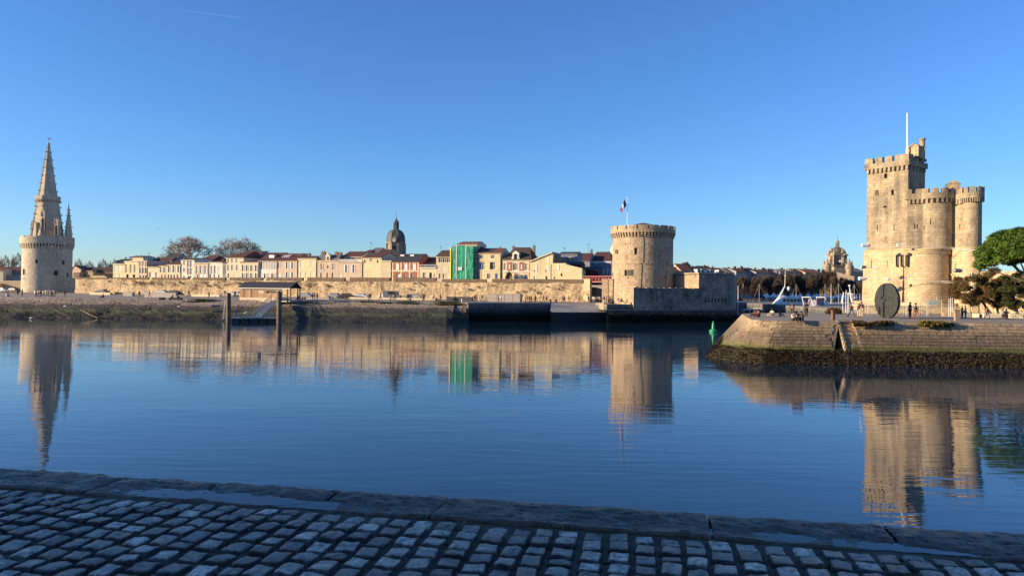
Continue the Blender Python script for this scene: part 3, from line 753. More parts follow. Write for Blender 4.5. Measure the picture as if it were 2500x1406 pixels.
# tall corner buttresses
for k in range(8):
    a = 2*PI*k/8+ROT+PI/8; d = Vector((math.cos(a), math.sin(a), 0))
    if k in (6, 5, 7, 4): MB().box(Vector(oc)+d*(R0*.86)+Vector((0, 0, (zb+zb+4.5)/2)), (.9, .7, 5.5), a).build('buttress', M_LANT, LT)
# stair turret with its own spirelet
tc = onz(165.5, 0, 261); zt_ = P(165, 572, 261).z
m = MB(); m.lathe((tc.x, tc.y, 0), [(pxw(10.5), zb-2), (pxw(10.5), zt_), (pxw(11.5), zt_+.1), (pxw(11.5), zt_+.4)], 8, rot=ROT); m.build('stair_turret', M_LANT, LT)
m = MB(); m.lathe((tc.x, tc.y, 0), [(pxw(10), zt_+.4), (.12, P(164, 501, 261).z)], 8, rot=ROT)
for k in range(8):
    a = 2*PI*k/8+ROT; d = Vector((math.cos(a), math.sin(a), 0))
    for q in range(1, 5):
        s = q/5; m.box(Vector((tc.x, tc.y, 0))+d*(pxw(10)*(1-s)+.2)+Vector((0, 0, zt_+.4+(P(164, 501, 261).z-zt_)*s)), (.5, .14, .2), a)
m.tube((tc.x, tc.y, P(164, 503, 261).z), (tc.x, tc.y, P(164, 490, 261).z), .05); m.build('spirelet', M_LANT, LT)
MB().fbox(Fr(onz(137, 0, 258), onz(184, 0, 262)), 0, 5.9, 4, Zl(678, 262), 0, 4).build('abutment_wall', M_LANT, LT)

# ---------------------------------------------------------------- ST NICHOLAS KEEP
YN = 140
KT = thing('keep', 'massive asymmetrical medieval keep with a tall square tower and battlements on the right quay', 'castle', tuple(onz(2200, ZQ, YN)))
def Fpx(pa, Ya, pb, Yb): return Fr(onz(pa, 0, Ya), onz(pb, 0, Yb))
KA = Fpx(2114.5, 139.0, 2215, 133.0)                       # tall tower, lit face
kl = KA.L; zK = lambda px, py: KA.hit(px, py)[1]
zm = zK(2160, 612); zt_ = zK(2165, 408); ztop = zK(2165, 383)
def khole(F, *a):
    o = []
    for px, py, wp, hp in a:
        u, z = F.hit(px, py); mpp = F.pt(u, z).y/FX; o.append((u-wp*mpp/2, u+wp*mpp/2, z-hp*mpp/2, z+hp*mpp/2))
    return o
def kwall(F, z0, z1, mat, name, holes=(), T=KT, taper=0, dark=True, b=.06):
    m = MB()
    def f(u, z, d=0):
        k = 1-(z-z0)/(z1-z0)
        n = b*noise.noise(Vector((u*.7, z*.7, 5+F.A.x)))
        return F.pt(u, z, d+n-taper*k)
    m.shell(f, 0, F.L, z0, z1, holes, du=1.1, dz=1.5, dep=.6); o = m.build(name, mat, T)
    for h in holes:
        uu = (h[0]+h[1])/2; k = 1-(h[2]-z0)/(z1-z0); MB().fbox(F, h[0], h[1], h[2], h[3], .52-taper*k, .56-taper*k).build('window', M_DARK, T)
    return o
hu = khole(KA, (2162, 430, 7, 11), (2138.5, 471, 3, 13), (2143.5, 471, 3, 13), (2179, 470, 6, 13), (2160.5, 505, 8, 4), (2142, 556, 2, 15), (2182.5, 556, 2, 15), (2163, 580, 1.6, 8))
kwall(KA, zm, zt_, M_KEEP, 'tower_wall', hu)
KB = Fr(KA.pt(kl, 0), KA.pt(kl, 0)+Vector((7.0*math.sin(R(52)), 7.0*math.cos(R(52)), 0)))   # shaded right face
sd = 6.6
KB = Fr(KA.pt(kl, 0), KA.pt(kl, 0, sd)); kwall(KB, zm-4, zt_, M_SHADEST if False else M_KEEP, 'tower_wall')
KC = Fr(KA.pt(0, 0, sd), KA.pt(0, 0)); kwall(KC, zm-8, zt_, M_KEEP, 'tower_wall')
MB().fbox(KA, .1, kl-.1, zm, zt_, sd-.3, sd).build('tower_wall', M_KEEP, KT)
# projecting parapet with machicolations and merlons
def battlement(F, za, zb_, zt2, merl, over=.35, slots=(), thick=.6, mat=M_KEEP, back=False):
    m = MB(); m.fbox(F, -over if not back else 0, F.L+over, za, zb_, -over, thick); m.build('parapet', mat, KT)
    for a, b in merl: MB().fbox(F, a*F.L, b*F.L, zb_, zt2, -over-.003, thick*.6).build('merlon', mat, KT)
    for s_ in slots:
        MB().fbox(F, s_*F.L-.17, s_*F.L+.17, za-.75, za-.002, -over, 0).build('corbel', mat, KT)
z1 = zK(2165, 410); zn = zK(2165, 397)
battlement(KA, z1, zn, ztop, [(-.03, .16), (.235, .40), (.47, .64), (.715, 1.03)], slots=[.04+.105*k for k in range(10)])
battlement(KB, z1, zn, ztop, [(.0, .18), (.3, .5), (.62, .8)], slots=[.1, .3, .5, .7, .9])
battlement(KC, z1, zn, ztop, [(.05, .2), (.35, .5), (.65, .8)])
MB().fbox(KA, .5, kl-.5, z1-.3, z1, .4, sd-.4).build('roof_terrace', M_KEEP, KT)
# stair head with pyramid roof, chimney, mast
cpt = KA.pt(kl-.3, 0, 3.2); zq0, zq1, zq2 = P(2228, 392, YN-3).z, P(2228, 366, YN-3).z, P(2228, 354, YN-3).z
KAr = math.atan2(KA.u.y, KA.u.x)
m = MB(); m.box((cpt.x, cpt.y, (zq0+zq1)/2), (2.3, 2.3, zq1-zq0), KAr); 
i = len(m.v); 
for dx, dy in ((-1, -1), (1, -1), (1, 1), (-1, 1)):
    q = Matrix.Rotation(KAr, 3, 'Z') @ Vector((dx*1.25, dy*1.25, 0)); m.v.append((cpt.x+q.x, cpt.y+q.y, zq1))
m.v.append((cpt.x, cpt.y, zq2)); m.f += [(i, i+1, i+4), (i+1, i+2, i+4), (i+2, i+3, i+4), (i+3, i, i+4)]
m.build('stair_head', M_KEEPL, KT)
cp_ = KB.pt(sd-.5, 0, .3); zc = P(2251, 397, YN).z; zd = P(2251, 347, YN).z; hh = zd-zc
m = MB()
for dx in (-.26, .26):
    for dy in (-.26, .26): m.box((cp_.x+dx, cp_.y+dy, zc+hh*.3), (.17, .17, hh*.62), KAr)
m.lathe((cp_.x, cp_.y, 0), [(.45, zc+hh*.6), (.45, zd-.35), (.56, zd-.25), (.56, zd), (.3, zd)], 12); m.box((cp_.x, cp_.y, zc-.2), (1.1, 1.1, .5), KAr)
m.build('chimney', M_KEEP, KT)
mp = KA.pt(kl*.93, 0, 2.0)
m = MB(); b_ = onz(2212.5, zq1-1.4, mp.y); m.tube(b_, P(2215, 276, mp.y), .14, .09, 8)
tag(m.build('mast', M_WHITE), 'tall bare white mast standing on top of the square keep tower', 'mast')
# middle curtain and big round bastion (upper)
KD = Fpx(2213, 132.2, 2264, 130.8); zD = lambda py: KD.hit(2250, py)[1]
BC = onz(2281, 0, 132.0); RB = 2.78
zp0, zp1, zp2 = zD(487), zD(473), zD(462)
zm2 = zD(609)
kwall(KD, zm2, zp0, M_KEEP, 'curtain_wall', khole(KD, (2232, 553, 1.8, 14), (2236, 553, 1.5, 10), (2240, 553, 1.8, 12)))
hb = [cyl_hole(BC, RB, 2272, 541, 2, 14), cyl_hole(BC, RB, 2256, 556, 1.8, 12)]
drum(KT, BC, lambda z: RB, zm2-1, zp0, hb, M_KEEP, 'bastion', 48)
battlement(KD, zp0, zp1, zp2, [(-.02, .22), (.42, .9)], slots=[.1+.2*k for k in range(5)])
vN = view_az(BC)+PI
MB().seg(BC, RB-.3, RB+.4, vN-1.9, vN+1.9, zp0, zp1, 24).build('parapet', M_KEEP, KT)
for k in range(7):
    a = vN-1.75+k*.52; MB().seg(BC, RB-.25, RB+.41, a, a+.34, zp1, zp2, 4).build('merlon', M_KEEP, KT)
    MB().seg(BC, RB-.1, RB+.4, a+.02, a+.10, zp0-.7, zp0, 1).build('corbel', M_KEEP, KT); MB().seg(BC, RB-.1, RB+.4, a+.28, a+.36, zp0-.7, zp0, 1).build('corbel', M_KEEP, KT)
KR = Fr((KD.pt(0, 0)+Vector((1.3, 2.2, 0))), KD.pt(0, 0)); kwall(KR, zm2, zp0, M_KEEP, 'curtain_wall')
# recessed wall and right turret
KE = Fpx(2306, 131.6, 2357, 127.6); zE = lambda py: KE.hit(2335, py)[1]
kwall(KE, zm2-1, zE(487), M_KEEP, 'curtain_wall', khole(KE, (2353, 507, 2, 12), (2343, 553, 1.6, 14)))
battlement(KE, zE(489), zE(475), zE(464), [(.1, .45), (.7, 1)], slots=[.1+.13*k for k in range(7)])
TC = onz(2372, 0, 127.0); RT_ = 1.40
drum(KT, TC, lambda z: RT_, zm2-1, zE(489), [cyl_hole(TC, RT_, 2383, 560, 1.6, 12)], M_KEEP, 'turret', 40)
vT = view_az(TC)+PI
MB().seg(TC, RT_-.3, RT_+.4, 0, 2*PI-.001, zE(489), zE(476), 32).build('parapet', M_KEEP, KT)
for k in range(6):
    a = vT-1.5+k*.62; MB().seg(TC, RT_-.2, RT_+.41, a, a+.42, zE(476), zE(463), 4).build('merlon', M_KEEP, KT)
    for q in (0, .2, .4): MB().seg(TC, RT_-.1, RT_+.4, a+q, a+q+.09, zE(499), zE(489), 1).build('corbel', M_KEEP, KT)
# gabled stair house on the lower terrace
FH = Fpx(2309, 133, 2343, 132); zh0, zh1, zh2 = FH.hit(2330, 476)[1], FH.hit(2330, 449)[1], FH.hit(2330, 439)[1]
m = MB(); m.fbox(FH, 0, FH.L, zh0-1, zh1, 0, 3)
a0, a1, a2 = FH.pt(-.1, zh1, -.1), FH.pt(FH.L+.1, zh1, -.1), FH.pt(FH.L/2, zh2, -.1); b0, b1, b2 = FH.pt(-.1, zh1, 3.1), FH.pt(FH.L+.1, zh1, 3.1), FH.pt(FH.L/2, zh2, 3.1)
m.q(a0, a1, a2); m.q(a0, a2, b2, b0); m.q(a2, a1, b1, b2); m.q(b1, b0, b2)
m.build('stair_house', M_KEEP, KT)
m = MB(); rf = [KD.pt(0, zp0, .6), KD.pt(KD.L, zp0, .6), BC+Vector((2, 1, zp0)), TC+Vector((1.5, 0, zp0)), TC+Vector((2, 9, zp0)), KD.pt(0, zp0, 12)]
m.q(*rf); m.build('roof_terrace', M_KEEP, KT)
MB().q(TC+Vector((1.7, 0, 0)), TC+Vector((1.7, 0, zp0)), TC+Vector((2, 12, zp0)), TC+Vector((2, 12, 0))).build('rear_wall', M_KEEP, KT)
# lower storeys, wider, with a ledge
zb0 = ZQ-1
LA = Fpx(2108.5, 138.6, 2206, 132.4)
lo = khole(LA, (2129, 645, 1.8, 22), (2167, 645, 1.8, 18), (2158, 612.5, 1, 1))
kwall(LA, zb0, zm, M_KEEPL, 'lower_wall', [h for h in lo if h[3]-h[2] > .4], taper=.75)
kwall(Fpx(2204, 132.5, 2234, 131.2), zb0, zm, M_KEEPL, 'lower_wall', taper=.2)
LW = Fr(LA.pt(0, 0, 7.2), LA.pt(0, 0)); kwall(LW, zb0, zm, M_KEEPL, 'lower_wall', taper=.6)
BL = onz(2259, 0, 133.0); RBL = 3.8
zml = P(2262, 608, 129).z
drum(KT, BL, lambda z: RBL+max(0, (zml-z))*.03, zb0, zml, [cyl_hole(BL, RBL+.5, 2236.5, 610, 1.6, 7)], M_KEEPL, 'lower_bastion', 64)
MB().fbox(LA, 0, LA.L+1.5, zm-.12, zm+.16, -.12, .8).build('ledge', M_KEEPL, KT)
MB().seg(BL, RB, RBL+.16, vN-1.7, vN+1.9, zml-.12, zml+.16, 24).build('ledge', M_KEEPL, KT)
# twin latrine openings between tower and bastion
for pxx in (2197.5, 2209.5):
    u, z = LA.hit(pxx, 634.5); F_ = LA if pxx < 2206 else LA
    m = MB(); m.fbox(F_, u-.42, u+.42, z-.95, z+.7, -.55, -.1); m.build('latrine_opening', M_DARK, KT)
u, z = LA.hit(2203, 628); MB().fbox(LA, u-.95, u+1.35, z+.35, z+.75, -.85, .4).build('latrine_hood', M_KEEPL, KT)
for q in (-.95, -.1, .75): MB().fbox(LA, u+q, u+q+.2, z-1.7, z+.35, -.85, .2).build('latrine_cheek', M_KEEPL, KT)
LE = Fpx(2304, 131.4, 2351, 127.2)
u, z = LE.hit(2323.5, 706); ua = LE.hit(2311, 700)[0]; ub = LE.hit(2332, 700)[0]; za_ = LE.hit(2322, 684)[1]
kwall(LE, zb0, zml, M_KEEPL, 'lower_wall', [(ua, ub, ZQ, za_)]+khole(LE, (2333, 652, 1.8, 18)), taper=.2)
m = MB()
for k in range(9):
    a = PI*k/8; rr = (ub-ua)/2+.15; m.fbox(LE, (ua+ub)/2-math.cos(a)*rr-.16, (ua+ub)/2-math.cos(a)*rr+.16, za_+math.sin(a)*rr*.9-.15, za_+math.sin(a)*rr*.9+.2, -.28, 0)
m.build('door_arch', M_KEEPL, KT)
TL = onz(2369, 0, 126.8); drum(KT, TL, lambda z: 1.58+max(0, zml-z)*.02, zb0, zml, [], M_KEEPL, 'lower_turret', 40)
MB().seg(TL, RT_, 1.72, 0, 2*PI-.001, zml-.1, zml+.18, 32).build('ledge', M_KEEPL, KT)
FW = Fpx(2377, 124.6, 2389, 124.4); z_a, z_b = FW.hit(2380, 627)[1], FW.hit(2388, 650)[1]
m = MB(); q0, q1, q2, q3 = FW.pt(0, ZQ), FW.pt(FW.L, ZQ), FW.pt(FW.L, z_b), FW.pt(0, z_a); bb = Vector((1.2, 2.6, 0))
m.q(q0, q1, q2, q3); m.q(q1, q1+bb, q2+bb+Vector((0, 0, -.8)), q2); m.q(q3, q2, q2+bb, q3+bb); m.build('buttress', M_KEEPL, KT)
m = MB(); m.fbox(LA, -.6, LA.L, ZQ-.5, ZQ+1.7, -2.3, 0); m.build('footing', M_KEEPL, KT)
MB().seg(BL, RBL, RBL+2.2, vN-1.3, vN+1.9, ZQ-.5, ZQ+1.5, 20).build('footing', M_KEEPL, KT)
# art installation: cables and drums ringing the keep
def capsule(name, pa, pb, Y, rad, mat, label, cat='drum', lattice=False):
    a, b = P(*pa, Y), P(*pb, Y); T = thing(name, label, cat, tuple((a+b)/2))
    m = MB(); d = (b-a)
    m.tube(a+d*.08, b-d*.08, rad, rad, 14); m.tube(a, a+d*.08, rad*.7, rad, 14); m.tube(b-d*.08, b, rad, rad*.6, 14); m.build('shell', mat, T, smooth=True, auto=40)
    m = MB(); m.tube(b, b+d*.14, rad*.5, rad*.4, 8)
    if lattice:
        for q in (.2, .4, .6, .8): m.tube(a+d*q, a+d*(q+.06), rad*1.08, rad*1.08, 12)
    m.build('end_fitting', M_DMETAL, T); return T
DR = 'drums hung on cables round the keep'
capsule('cable_drum', (2103, 599), (2121, 599), 131, .30, M_WHITE, 'upper white cylinder jutting out on cables at the left corner of the keep')['group'] = DR
capsule('cable_drum', (2096, 680), (2114, 680), 131, .33, M_WHITE, 'lower white cylinder on cables at the left corner of the keep')['group'] = DR
capsule('cable_drum', (2102, 652), (2113, 652), 131, .26, plain('tan_metal', (.42, .34, .22), .6), 'small tan slatted cylinder on cables between the two white ones', lattice=True)['group'] = DR
capsule('cable_drum', (2328, 660), (2347, 661), 124.5, .34, M_METAL, 'grey torpedo-shaped cylinder hanging in front of the keep door wall', lattice=True)['group'] = DR
def cable(pts, label, r_=.035, mat=M_WMETAL):
    m = MB()
    for (a, Ya), (b, Yb) in zip(pts, pts[1:]):
        m.tube(P(*a, Ya), P(*b, Yb), r_, r_, 4)
    tag(m.build('cable', mat), label, 'cable', 'cables strung round the keep')
cable([((2121, 597), 131), ((2240, 600), 127.8), ((2322, 604), 127.4), ((2385, 611), 124)], 'upper of the two high cables running round the keep')
cable([((2121, 601), 131), ((2240, 603), 127.8), ((2322, 607), 127.4), ((2385, 614), 124)], 'lower of the two high cables running round the keep')
cable([((2113, 650), 131), ((2175, 652), 130)], 'upper short cable across the left face of the keep')
cable([((2113, 655), 131), ((2175, 657), 130)], 'lower short cable across the left face of the keep')
cable([((2114, 680), 131), ((2200, 684), 129.4), ((2300, 689), 128), ((2332, 692), 124)], 'long low cable running from the white cylinder towards the arched door')
cable([((2200, 682), 129.4), ((2300, 686), 128), ((2332, 688), 124)], 'second low cable just above the long low one by the arched door')
for i, (px, py) in enumerate(((2195, 598), (2170, 682))):
    p = P(px, py, 130.4); tag(MB().box(p, (.7, .4, .35)).build('cable_bracket', M_WHITE), ['white bracket on the high cables above the twin openings', 'white bracket on the low cable above the round sculpture'][i], 'bracket')

# ================================================================ HOUSES BEHIND THE RAMPART
HOFF = 11.0
HF = Fr(RW.pt(-60, 0, HOFF), RW.pt(RW.L+40, 0, HOFF))
def winset(T, F, wins, off=0, frame=M_WHITE, dep=.22, shut=M_SHUT):
    """build windows; wins: (u0,u1,z0,z1,style)"""
    for a, b, lo, hi, st in wins:
        if st == 'c':                       # closed shutters
            m = MB(); m.fbox(F, a, (a+b)/2-.03, lo, hi, off+.06, off+.11); m.fbox(F, (a+b)/2+.03, b, lo, hi, off+.06, off+.11)
            m.build('shutter', shut, T); continue
        if st == 'd':
            MB().fbox(F, a, b, lo, hi, off+.15, off+.2).build('door', M_SHUTG, T); continue
        if st == 'k':
            MB().fbox(F, a, b, lo, hi, off+.30, off+.34).build('window', M_DARK, T); continue
        t = min(.09, (b-a)*.12)
        m = MB()
        m.fbox(F, a, a+t, lo, hi, off+.12, off+.2); m.fbox(F, b-t, b, lo, hi, off+.12, off+.2)
        m.fbox(F, a+t, b-t, lo, lo+t, off+.121, off+.199); m.fbox(F, a+t, b-t, hi-t, hi, off+.121, off+.199)
        m.fbox(F, (a+b)/2-t/2, (a+b)/2+t/2, lo+t, hi-t, off+.13, off+.19)
        if hi-lo > 1.2: m.fbox(F, a+t, b-t, lo+(hi-lo)*.62, lo+(hi-lo)*.62+t*.8, off+.131, off+.189)
        wo = m.build('window', frame, T)
        MB().fbox(F, a+.01, b-.01, lo+.01, hi-.01, off+.205, off+.22).build('pane', M_GLASS, wo)
        if st in 'sr':
            w2 = (b-a)*.5
            for x0, x1 in (((b+.03, b+w2),) if st == 'r' else ((a-w2, a-.03), (b+.03, b+w2))):
                MB().fbox(F, x0, x1, lo-.03, hi+.03, off-.07, off-.02).build('shutter', shut, T)
def chim(T, F, px, py0, py1, wpx, off, mat=None, pots=True):
    u, z1 = F.hit(px, py1, off); _, z0 = F.hit(px, py0, off); w_ = wpx*F.pt(u, z1, off).y/FX
    m = MB(); m.fbox(F, u-w_/2, u+w_/2, z0-1.5, z1-.25, off-.4, off+.4); m.fbox(F, u-w_/2-.06, u+w_/2+.06, z1-.25, z1-.12, off-.46, off+.46)
    if pots:
        n = max(1, int(w_/.5))
        for k in range(n):
            p = F.pt(u-w_/2+w_*(k+.5)/n, z1-.12, off); m.tube(p, p+Vector((0, 0, .42)), .13, .11, 6)
    m.build('chimney', mat or stone('chimney_brick', (.28, .16, .11), (.2, .12, .09), (.1, .08, .07), 1.5, None, .03), T)
def house(x0, x1, ye, wall, roof=None, yr=None, wins=(), label='', cat='house', off=0, depth=9, chims=(), F=HF, zbase=4, cornice=True, kind='g', shut=None, frame=M_WHITE, pipe=False, hipl=0, hipr=0, group='houses along the rampart'):
    u0, ze = F.hit(x0, ye, off); u1, ze1 = F.hit(x1, ye, off); ze = (ze+ze1)/2
    T = thing('house', label, cat, tuple(F.pt((u0+u1)/2, 8.4, off)), group)
    hl = []
    for (px, py, wp, hp, st) in wins:
        u, z = F.hit(px, py, off); mpp = F.pt(u, z, off).y/FX/ max(.5, abs(F.n.dot((F.pt(u, z, off)-CAM).normalized()))) 
        hl.append((u-wp*mpp/2, u+wp*mpp/2, z-hp*mpp*.5, z+hp*mpp*.5, st))
    u0 += .02; u1 -= .02
    wm_ = wallmat(wall) if isinstance(wall, str) else wall
    m = MB(); m.shell(lambda u, z, d=0: F.pt(u, z, off+d), u0, u1, zbase, ze, [h[:4] for h in hl], du=3, dz=3, dep=.35)
    dd = off+depth
    a, b, c, d = F.pt(u0, 0, off), F.pt(u1, 0, off), F.pt(u1, 0, dd), F.pt(u0, 0, dd)
    up = lambda p, z: Vector((p.x, p.y, z))
    for p, q in ((b, c), (c, d), (d, a)): m.q(up(p, zbase), up(q, zbase), up(q, ze), up(p, ze))
    zr = None
    if yr is not None: zr = F.hit((x0+x1)/2, yr, off+(depth/2 if kind in 'gh' else 1.6 if kind == 's' else depth*.9))[1]
    if kind == 'g' and zr:
        e, f_ = F.pt(u0, zr, off+depth/2), F.pt(u1, zr, off+depth/2)
        m.q(up(b, ze), up(c, ze), f_); m.q(up(d, ze), up(a, ze), e)
    if kind == 'm' and zr:
        m.q(up(b, ze), up(c, ze), up(c, zr)); m.q(up(a, ze), up(d, zr), up(d, ze)); m.q(up(c, ze), up(d, ze), up(d, zr), up(c, zr))
    m.build('wall', wm_, T)
    if cornice:
        m = MB(); m.fbox(F, u0-.05, u1+.05, ze-.32, ze-.02, off-.2, off-.003); m.build('cornice', wm_, T)
    if zr:
        m = MB(); o = .3; th = .14
        if kind == 'g':
            for side in (0, 1):
                d0 = off-o if side == 0 else dd+o; sl_ = (zr-ze)/(depth/2); zz = ze-o*sl_
                p = [F.pt(u0-.05, zz, d0), F.pt(u1+.05, zz, d0), F.pt(u1+.05, zr, off+depth/2), F.pt(u0-.05, zr, off+depth/2)]
                q = [x+Vector((0, 0, th)) for x in p]; m.q(*q); m.q(*p[::-1])
                for k in range(4): m.q(p[k], p[(k+1) % 4], q[(k+1) % 4], q[k])
        elif kind == 'h':
            L_ = u1-u0; hl_ = hipl*L_; hr_ = hipr*L_
            p = [F.pt(u0-o, ze, off-o), F.pt(u1+o, ze, off-o), F.pt(u1+o, ze, dd+o), F.pt(u0-o, ze, dd+o)]
            r0_, r1_ = F.pt(u0+hl_, zr, off+depth/2), F.pt(u1-hr_, zr, off+depth/2)
            m.q(p[0], p[1], r1_, r0_); m.q(p[2], p[3], r0_, r1_); m.q(p[1], p[2], r1_); m.q(p[3], p[0], r0_)
            m.q(*[x-Vector((0, 0, .15)) for x in p][::-1]); 
            for k in range(4): a_, b_ = p[k], p[(k+1) % 4]; m.q(a_-Vector((0, 0, .15)), b_-Vector((0, 0, .15)), b_, a_)
        elif kind == 'm':
            p = [F.pt(u0-.05, ze, off-o), F.pt(u1+.05, ze, off-o), F.pt(u1+.05, zr, dd), F.pt(u0-.05, zr, dd)]
            q = [x+Vector((0, 0, th)) for x in p]; m.q(*q); m.q(*p[::-1])
            for k in range(4): m.q(p[k], p[(k+1) % 4], q[(k+1) % 4], q[k])
        elif kind == 's':
            i_ = .8
            p = [F.pt(u0, ze, off), F.pt(u1, ze, off), F.pt(u1, ze, dd), F.pt(u0, ze, dd)]
            q = [F.pt(u0+i_*hipl, zr, off+1.6), F.pt(u1-i_*hipr, zr, off+1.6), F.pt(u1-i_*hipr, zr, dd-1.6), F.pt(u0+i_*hipl, zr, dd-1.6)]
            for k in range(4): m.q(p[k], p[(k+1) % 4], q[(k+1) % 4], q[k])
            m.q(*q)
        m.build('roof', roof or M_TILE, T)
    else:
        m = MB(); m.q(*[up(x, ze-.05) for x in (a, b, c, d)]); m.build('roof', roof or M_TILEB, T)
    winset(T, F, hl, off, shut=shut or M_SHUT, frame=frame)
    for ch in chims: chim(T, F, *ch[:4], off+(depth*.5 if len(ch) < 5 else ch[4]))
    if pipe: MB().fbox(F, u1-.12, u1, 8, ze-.3, off-.14, off-.03).build('drainpipe', M_DMETAL, T)
    return T, (u0, u1, ze, zr)

def row(xs, y, w_, h, s): return [(x, y, w_, h, s) for x in xs]
house(276, 303.5, 644, 'yellow', M_TILEB, None, [(283, 655, 6, 11, 'c'), (292, 655, 7, 11, 'c'), (283, 674, 5, 8, 'c'), (294, 674, 4, 8, 'c')], 'flat-topped pale house with closed cream shutters at the west end of the rampart row')
house(284, 302, 637, 'grey', M_SLATE, 634, [], 'small dark slate-roofed house peeping over the west end of the row', off=10, depth=6)
house(303.5, 337, 637, 'yellow', M_TILEB, None, row((308, 318.7, 328.5), 656, 3.6, 15, 'g')+row((311, 327), 674, 5, 6, 'k'), 'pale yellow house with three tall arched windows behind the rampart')
house(317, 350, 628, 'cream', M_TILE, 625.5, [], 'set-back cream attic block rising above the yellow house with arched windows', off=9, depth=6, chims=[(346, 628, 624, 3)])
house(337, 360, 636, 'pink', M_TILE, None, row((342, 349, 356), 645, 3.2, 8, 'g')+row((342, 349, 356), 660.5, 3.6, 10, 's')+row((342, 350, 356), 675, 3, 4, 'k'), 'narrow pinkish house with two rows of three windows', pipe=True)
house(360, 404, 645, 'bluegrey', M_TILE, 630, [], 'blue-grey gabled house end set back behind the low garage house', off=9, depth=10, kind='g')  # wall colour includes the blue-grey of its shadow side
house(395, 427, 636, 'grey', M_SLATE, 620, [], 'house with a steep black slate roof below the western plane tree', off=13, depth=8)
house(360, 388, 651, 'cream', M_TILEO, 648, [(365.5, 671, 4, 10, 'g'), (373, 671, 11, 9, 'c'), (380.5, 671, 3, 10, 'g')], 'low cream house with a wide pale garage shutter', chims=[(373, 650, 645.5, 5)])
house(388, 407, 648, 'beige', M_TILE, 645, row((392, 401), 659, 3.2, 9, 's')+row((395, 403), 674, 2.6, 5, 'k'), 'small beige house with two shuttered windows beside the low garage house')
house(407, 442, 645, 'cream', M_TILEB, 638, row((412.3, 423.5, 435.5), 657, 3.6, 12, 's')+row((411, 418, 425, 433), 674.5, 3, 6, 'k'), 'cream house with three tall white-shuttered windows left of the white four-pane house', pipe=True, chims=[(419, 643, 635, 4)])
house(442, 475, 634, 'white', M_TILEB, 631, [(449, 642, 3, 7, 'k'), (449, 659, 3, 7, 'k'), (459, 644, 4.5, 13, 'g'), (465.5, 644, 4.5, 13, 'g'), (459, 662.5, 4.5, 13, 'g'), (465.5, 662.5, 4.5, 13, 'g'), (449, 676, 3, 4, 'k'), (463, 676, 8, 4, 'g')], 'bright white house with stacked four-pane windows', chims=[(451, 633, 629, 3)])
house(463, 510, 641, 'bluegrey', M_TILE, 624, [], 'house with a broad dark red roof set back behind the white house', off=8, depth=12, kind='h', hipl=.45, hipr=.02)
house(475, 510, 641, 'pink', M_TILE, None, row((480.5, 490, 501.5), 658.5, 4.3, 15, 'r')+[(483, 674, 2.5, 7, 'k')]+row((491, 500), 674, 7, 7, 'c'), 'house with a rough pink parapet and three tall windows', shut=M_WHITE, pipe=True)
house(510, 544, 640, 'white', M_TILE, 638, row((516, 524), 659, 4, 16, 'g')+[(535, 659, 6, 14, 'c')]+row((513.5, 523, 534), 674, 3, 7, 'k'), 'white house with two dark tall windows and one closed shutter')
house(544, 552.5, 641, 'grey', M_TILEB, 632, row((548,), 660, 4, 18, 'g'), 'very narrow grey house between two cream houses', chims=[(545.5, 640, 633, 4)])
house(552.5, 595, 628, 'cream', M_TILE, 613, row((557, 566.5, 577), 636.5, 3.4, 8, 'g')+row((557, 566.5, 578), 653.5, 3.6, 11, 'g')+row((557,), 673, 3, 9, 'k')+[(574.5, 673, 7, 9, 'c')], 'three-storey cream house with a dark red hipped roof by the eastern plane tree', kind='h', hipl=.5, hipr=0, depth=12)
house(596, 625, 634, 'grey', M_TILE, 614, [], 'grey gable end with a tall chimney behind the low five-window house', off=10, depth=12, chims=[(624, 617, 611, 6), (637, 617, 612, 5)])
house(625, 655, 637, 'bluegrey', M_TILE, 619, [], 'dim blue-grey side wall rising behind the veranda house', off=9, depth=10, kind='m')
house(586, 632, 640, 'cream', M_TILEO, 637, row((592.5, 602.5, 613, 624.5), 654.5, 3.6, 12, 's')+row((592.5, 602.5, 613, 624.5), 673, 3.6, 10, 's'), 'low cream house with rows of white-shuttered windows beside the three-storey house', off=-.25, pipe=True)
T_, g_ = house(632, 677, 636, 'white', M_TILE, 618, row((637.5,), 647, 4.5, 17, 'k')+row((645, 652, 659, 666, 672.5), 647.5, 5.6, 16, 'c')+row((646, 664), 674, 3.6, 10, 'k')+row((654.5, 671), 674, 7, 10, 'c'), 'white veranda house with a glazed upper storey under a dark red roof', shut=plain('veranda_blind', (.5, .46, .42), .5), pipe=True, depth=11)
u_, z_ = HF.hit(667, 627, 2.5); m = MB(); m.fbox(HF, u_-.95, u_+.95, z_-1.2, z_+.6, 1.6, 4); m.build('dormer', M_WHITE, T_); MB().fbox(HF, u_-1.1, u_+1.1, z_+.6, z_+.75, 1.5, 4.2).build('dormer_roof', M_TILE, T_)
T_, g_ = house(677, 727, 635.5, 'pink', M_TILE, 620, row((680.7,), 648, 3.6, 12, 'r')+row((700, 713.5), 648, 4, 12.5, 's')+row((682,), 672, 5, 10, 'c')+row((700, 713.5), 671, 4, 11, 's'), 'wide pinkish house with paired white shutters under a long dark red roof', shut=M_WHITE, pipe=True, depth=11)
u_, z_ = HF.hit(699, 629, 3); q = [HF.pt(u_-1.6, z_-.55, 1.6), HF.pt(u_+1.2, z_-.55, 1.6), HF.pt(u_+2, z_+.7, 3.4), HF.pt(u_-.8, z_+.7, 3.4)]; MB().grid([[q[0]+Vector((0, 0, .25)), q[1]+Vector((0, 0, .25))], [q[3]+Vector((0, 0, .25)), q[2]+Vector((0, 0, .25))]]).build('skylight', plain('skylight', (.4, .34, .3), .3), T_)
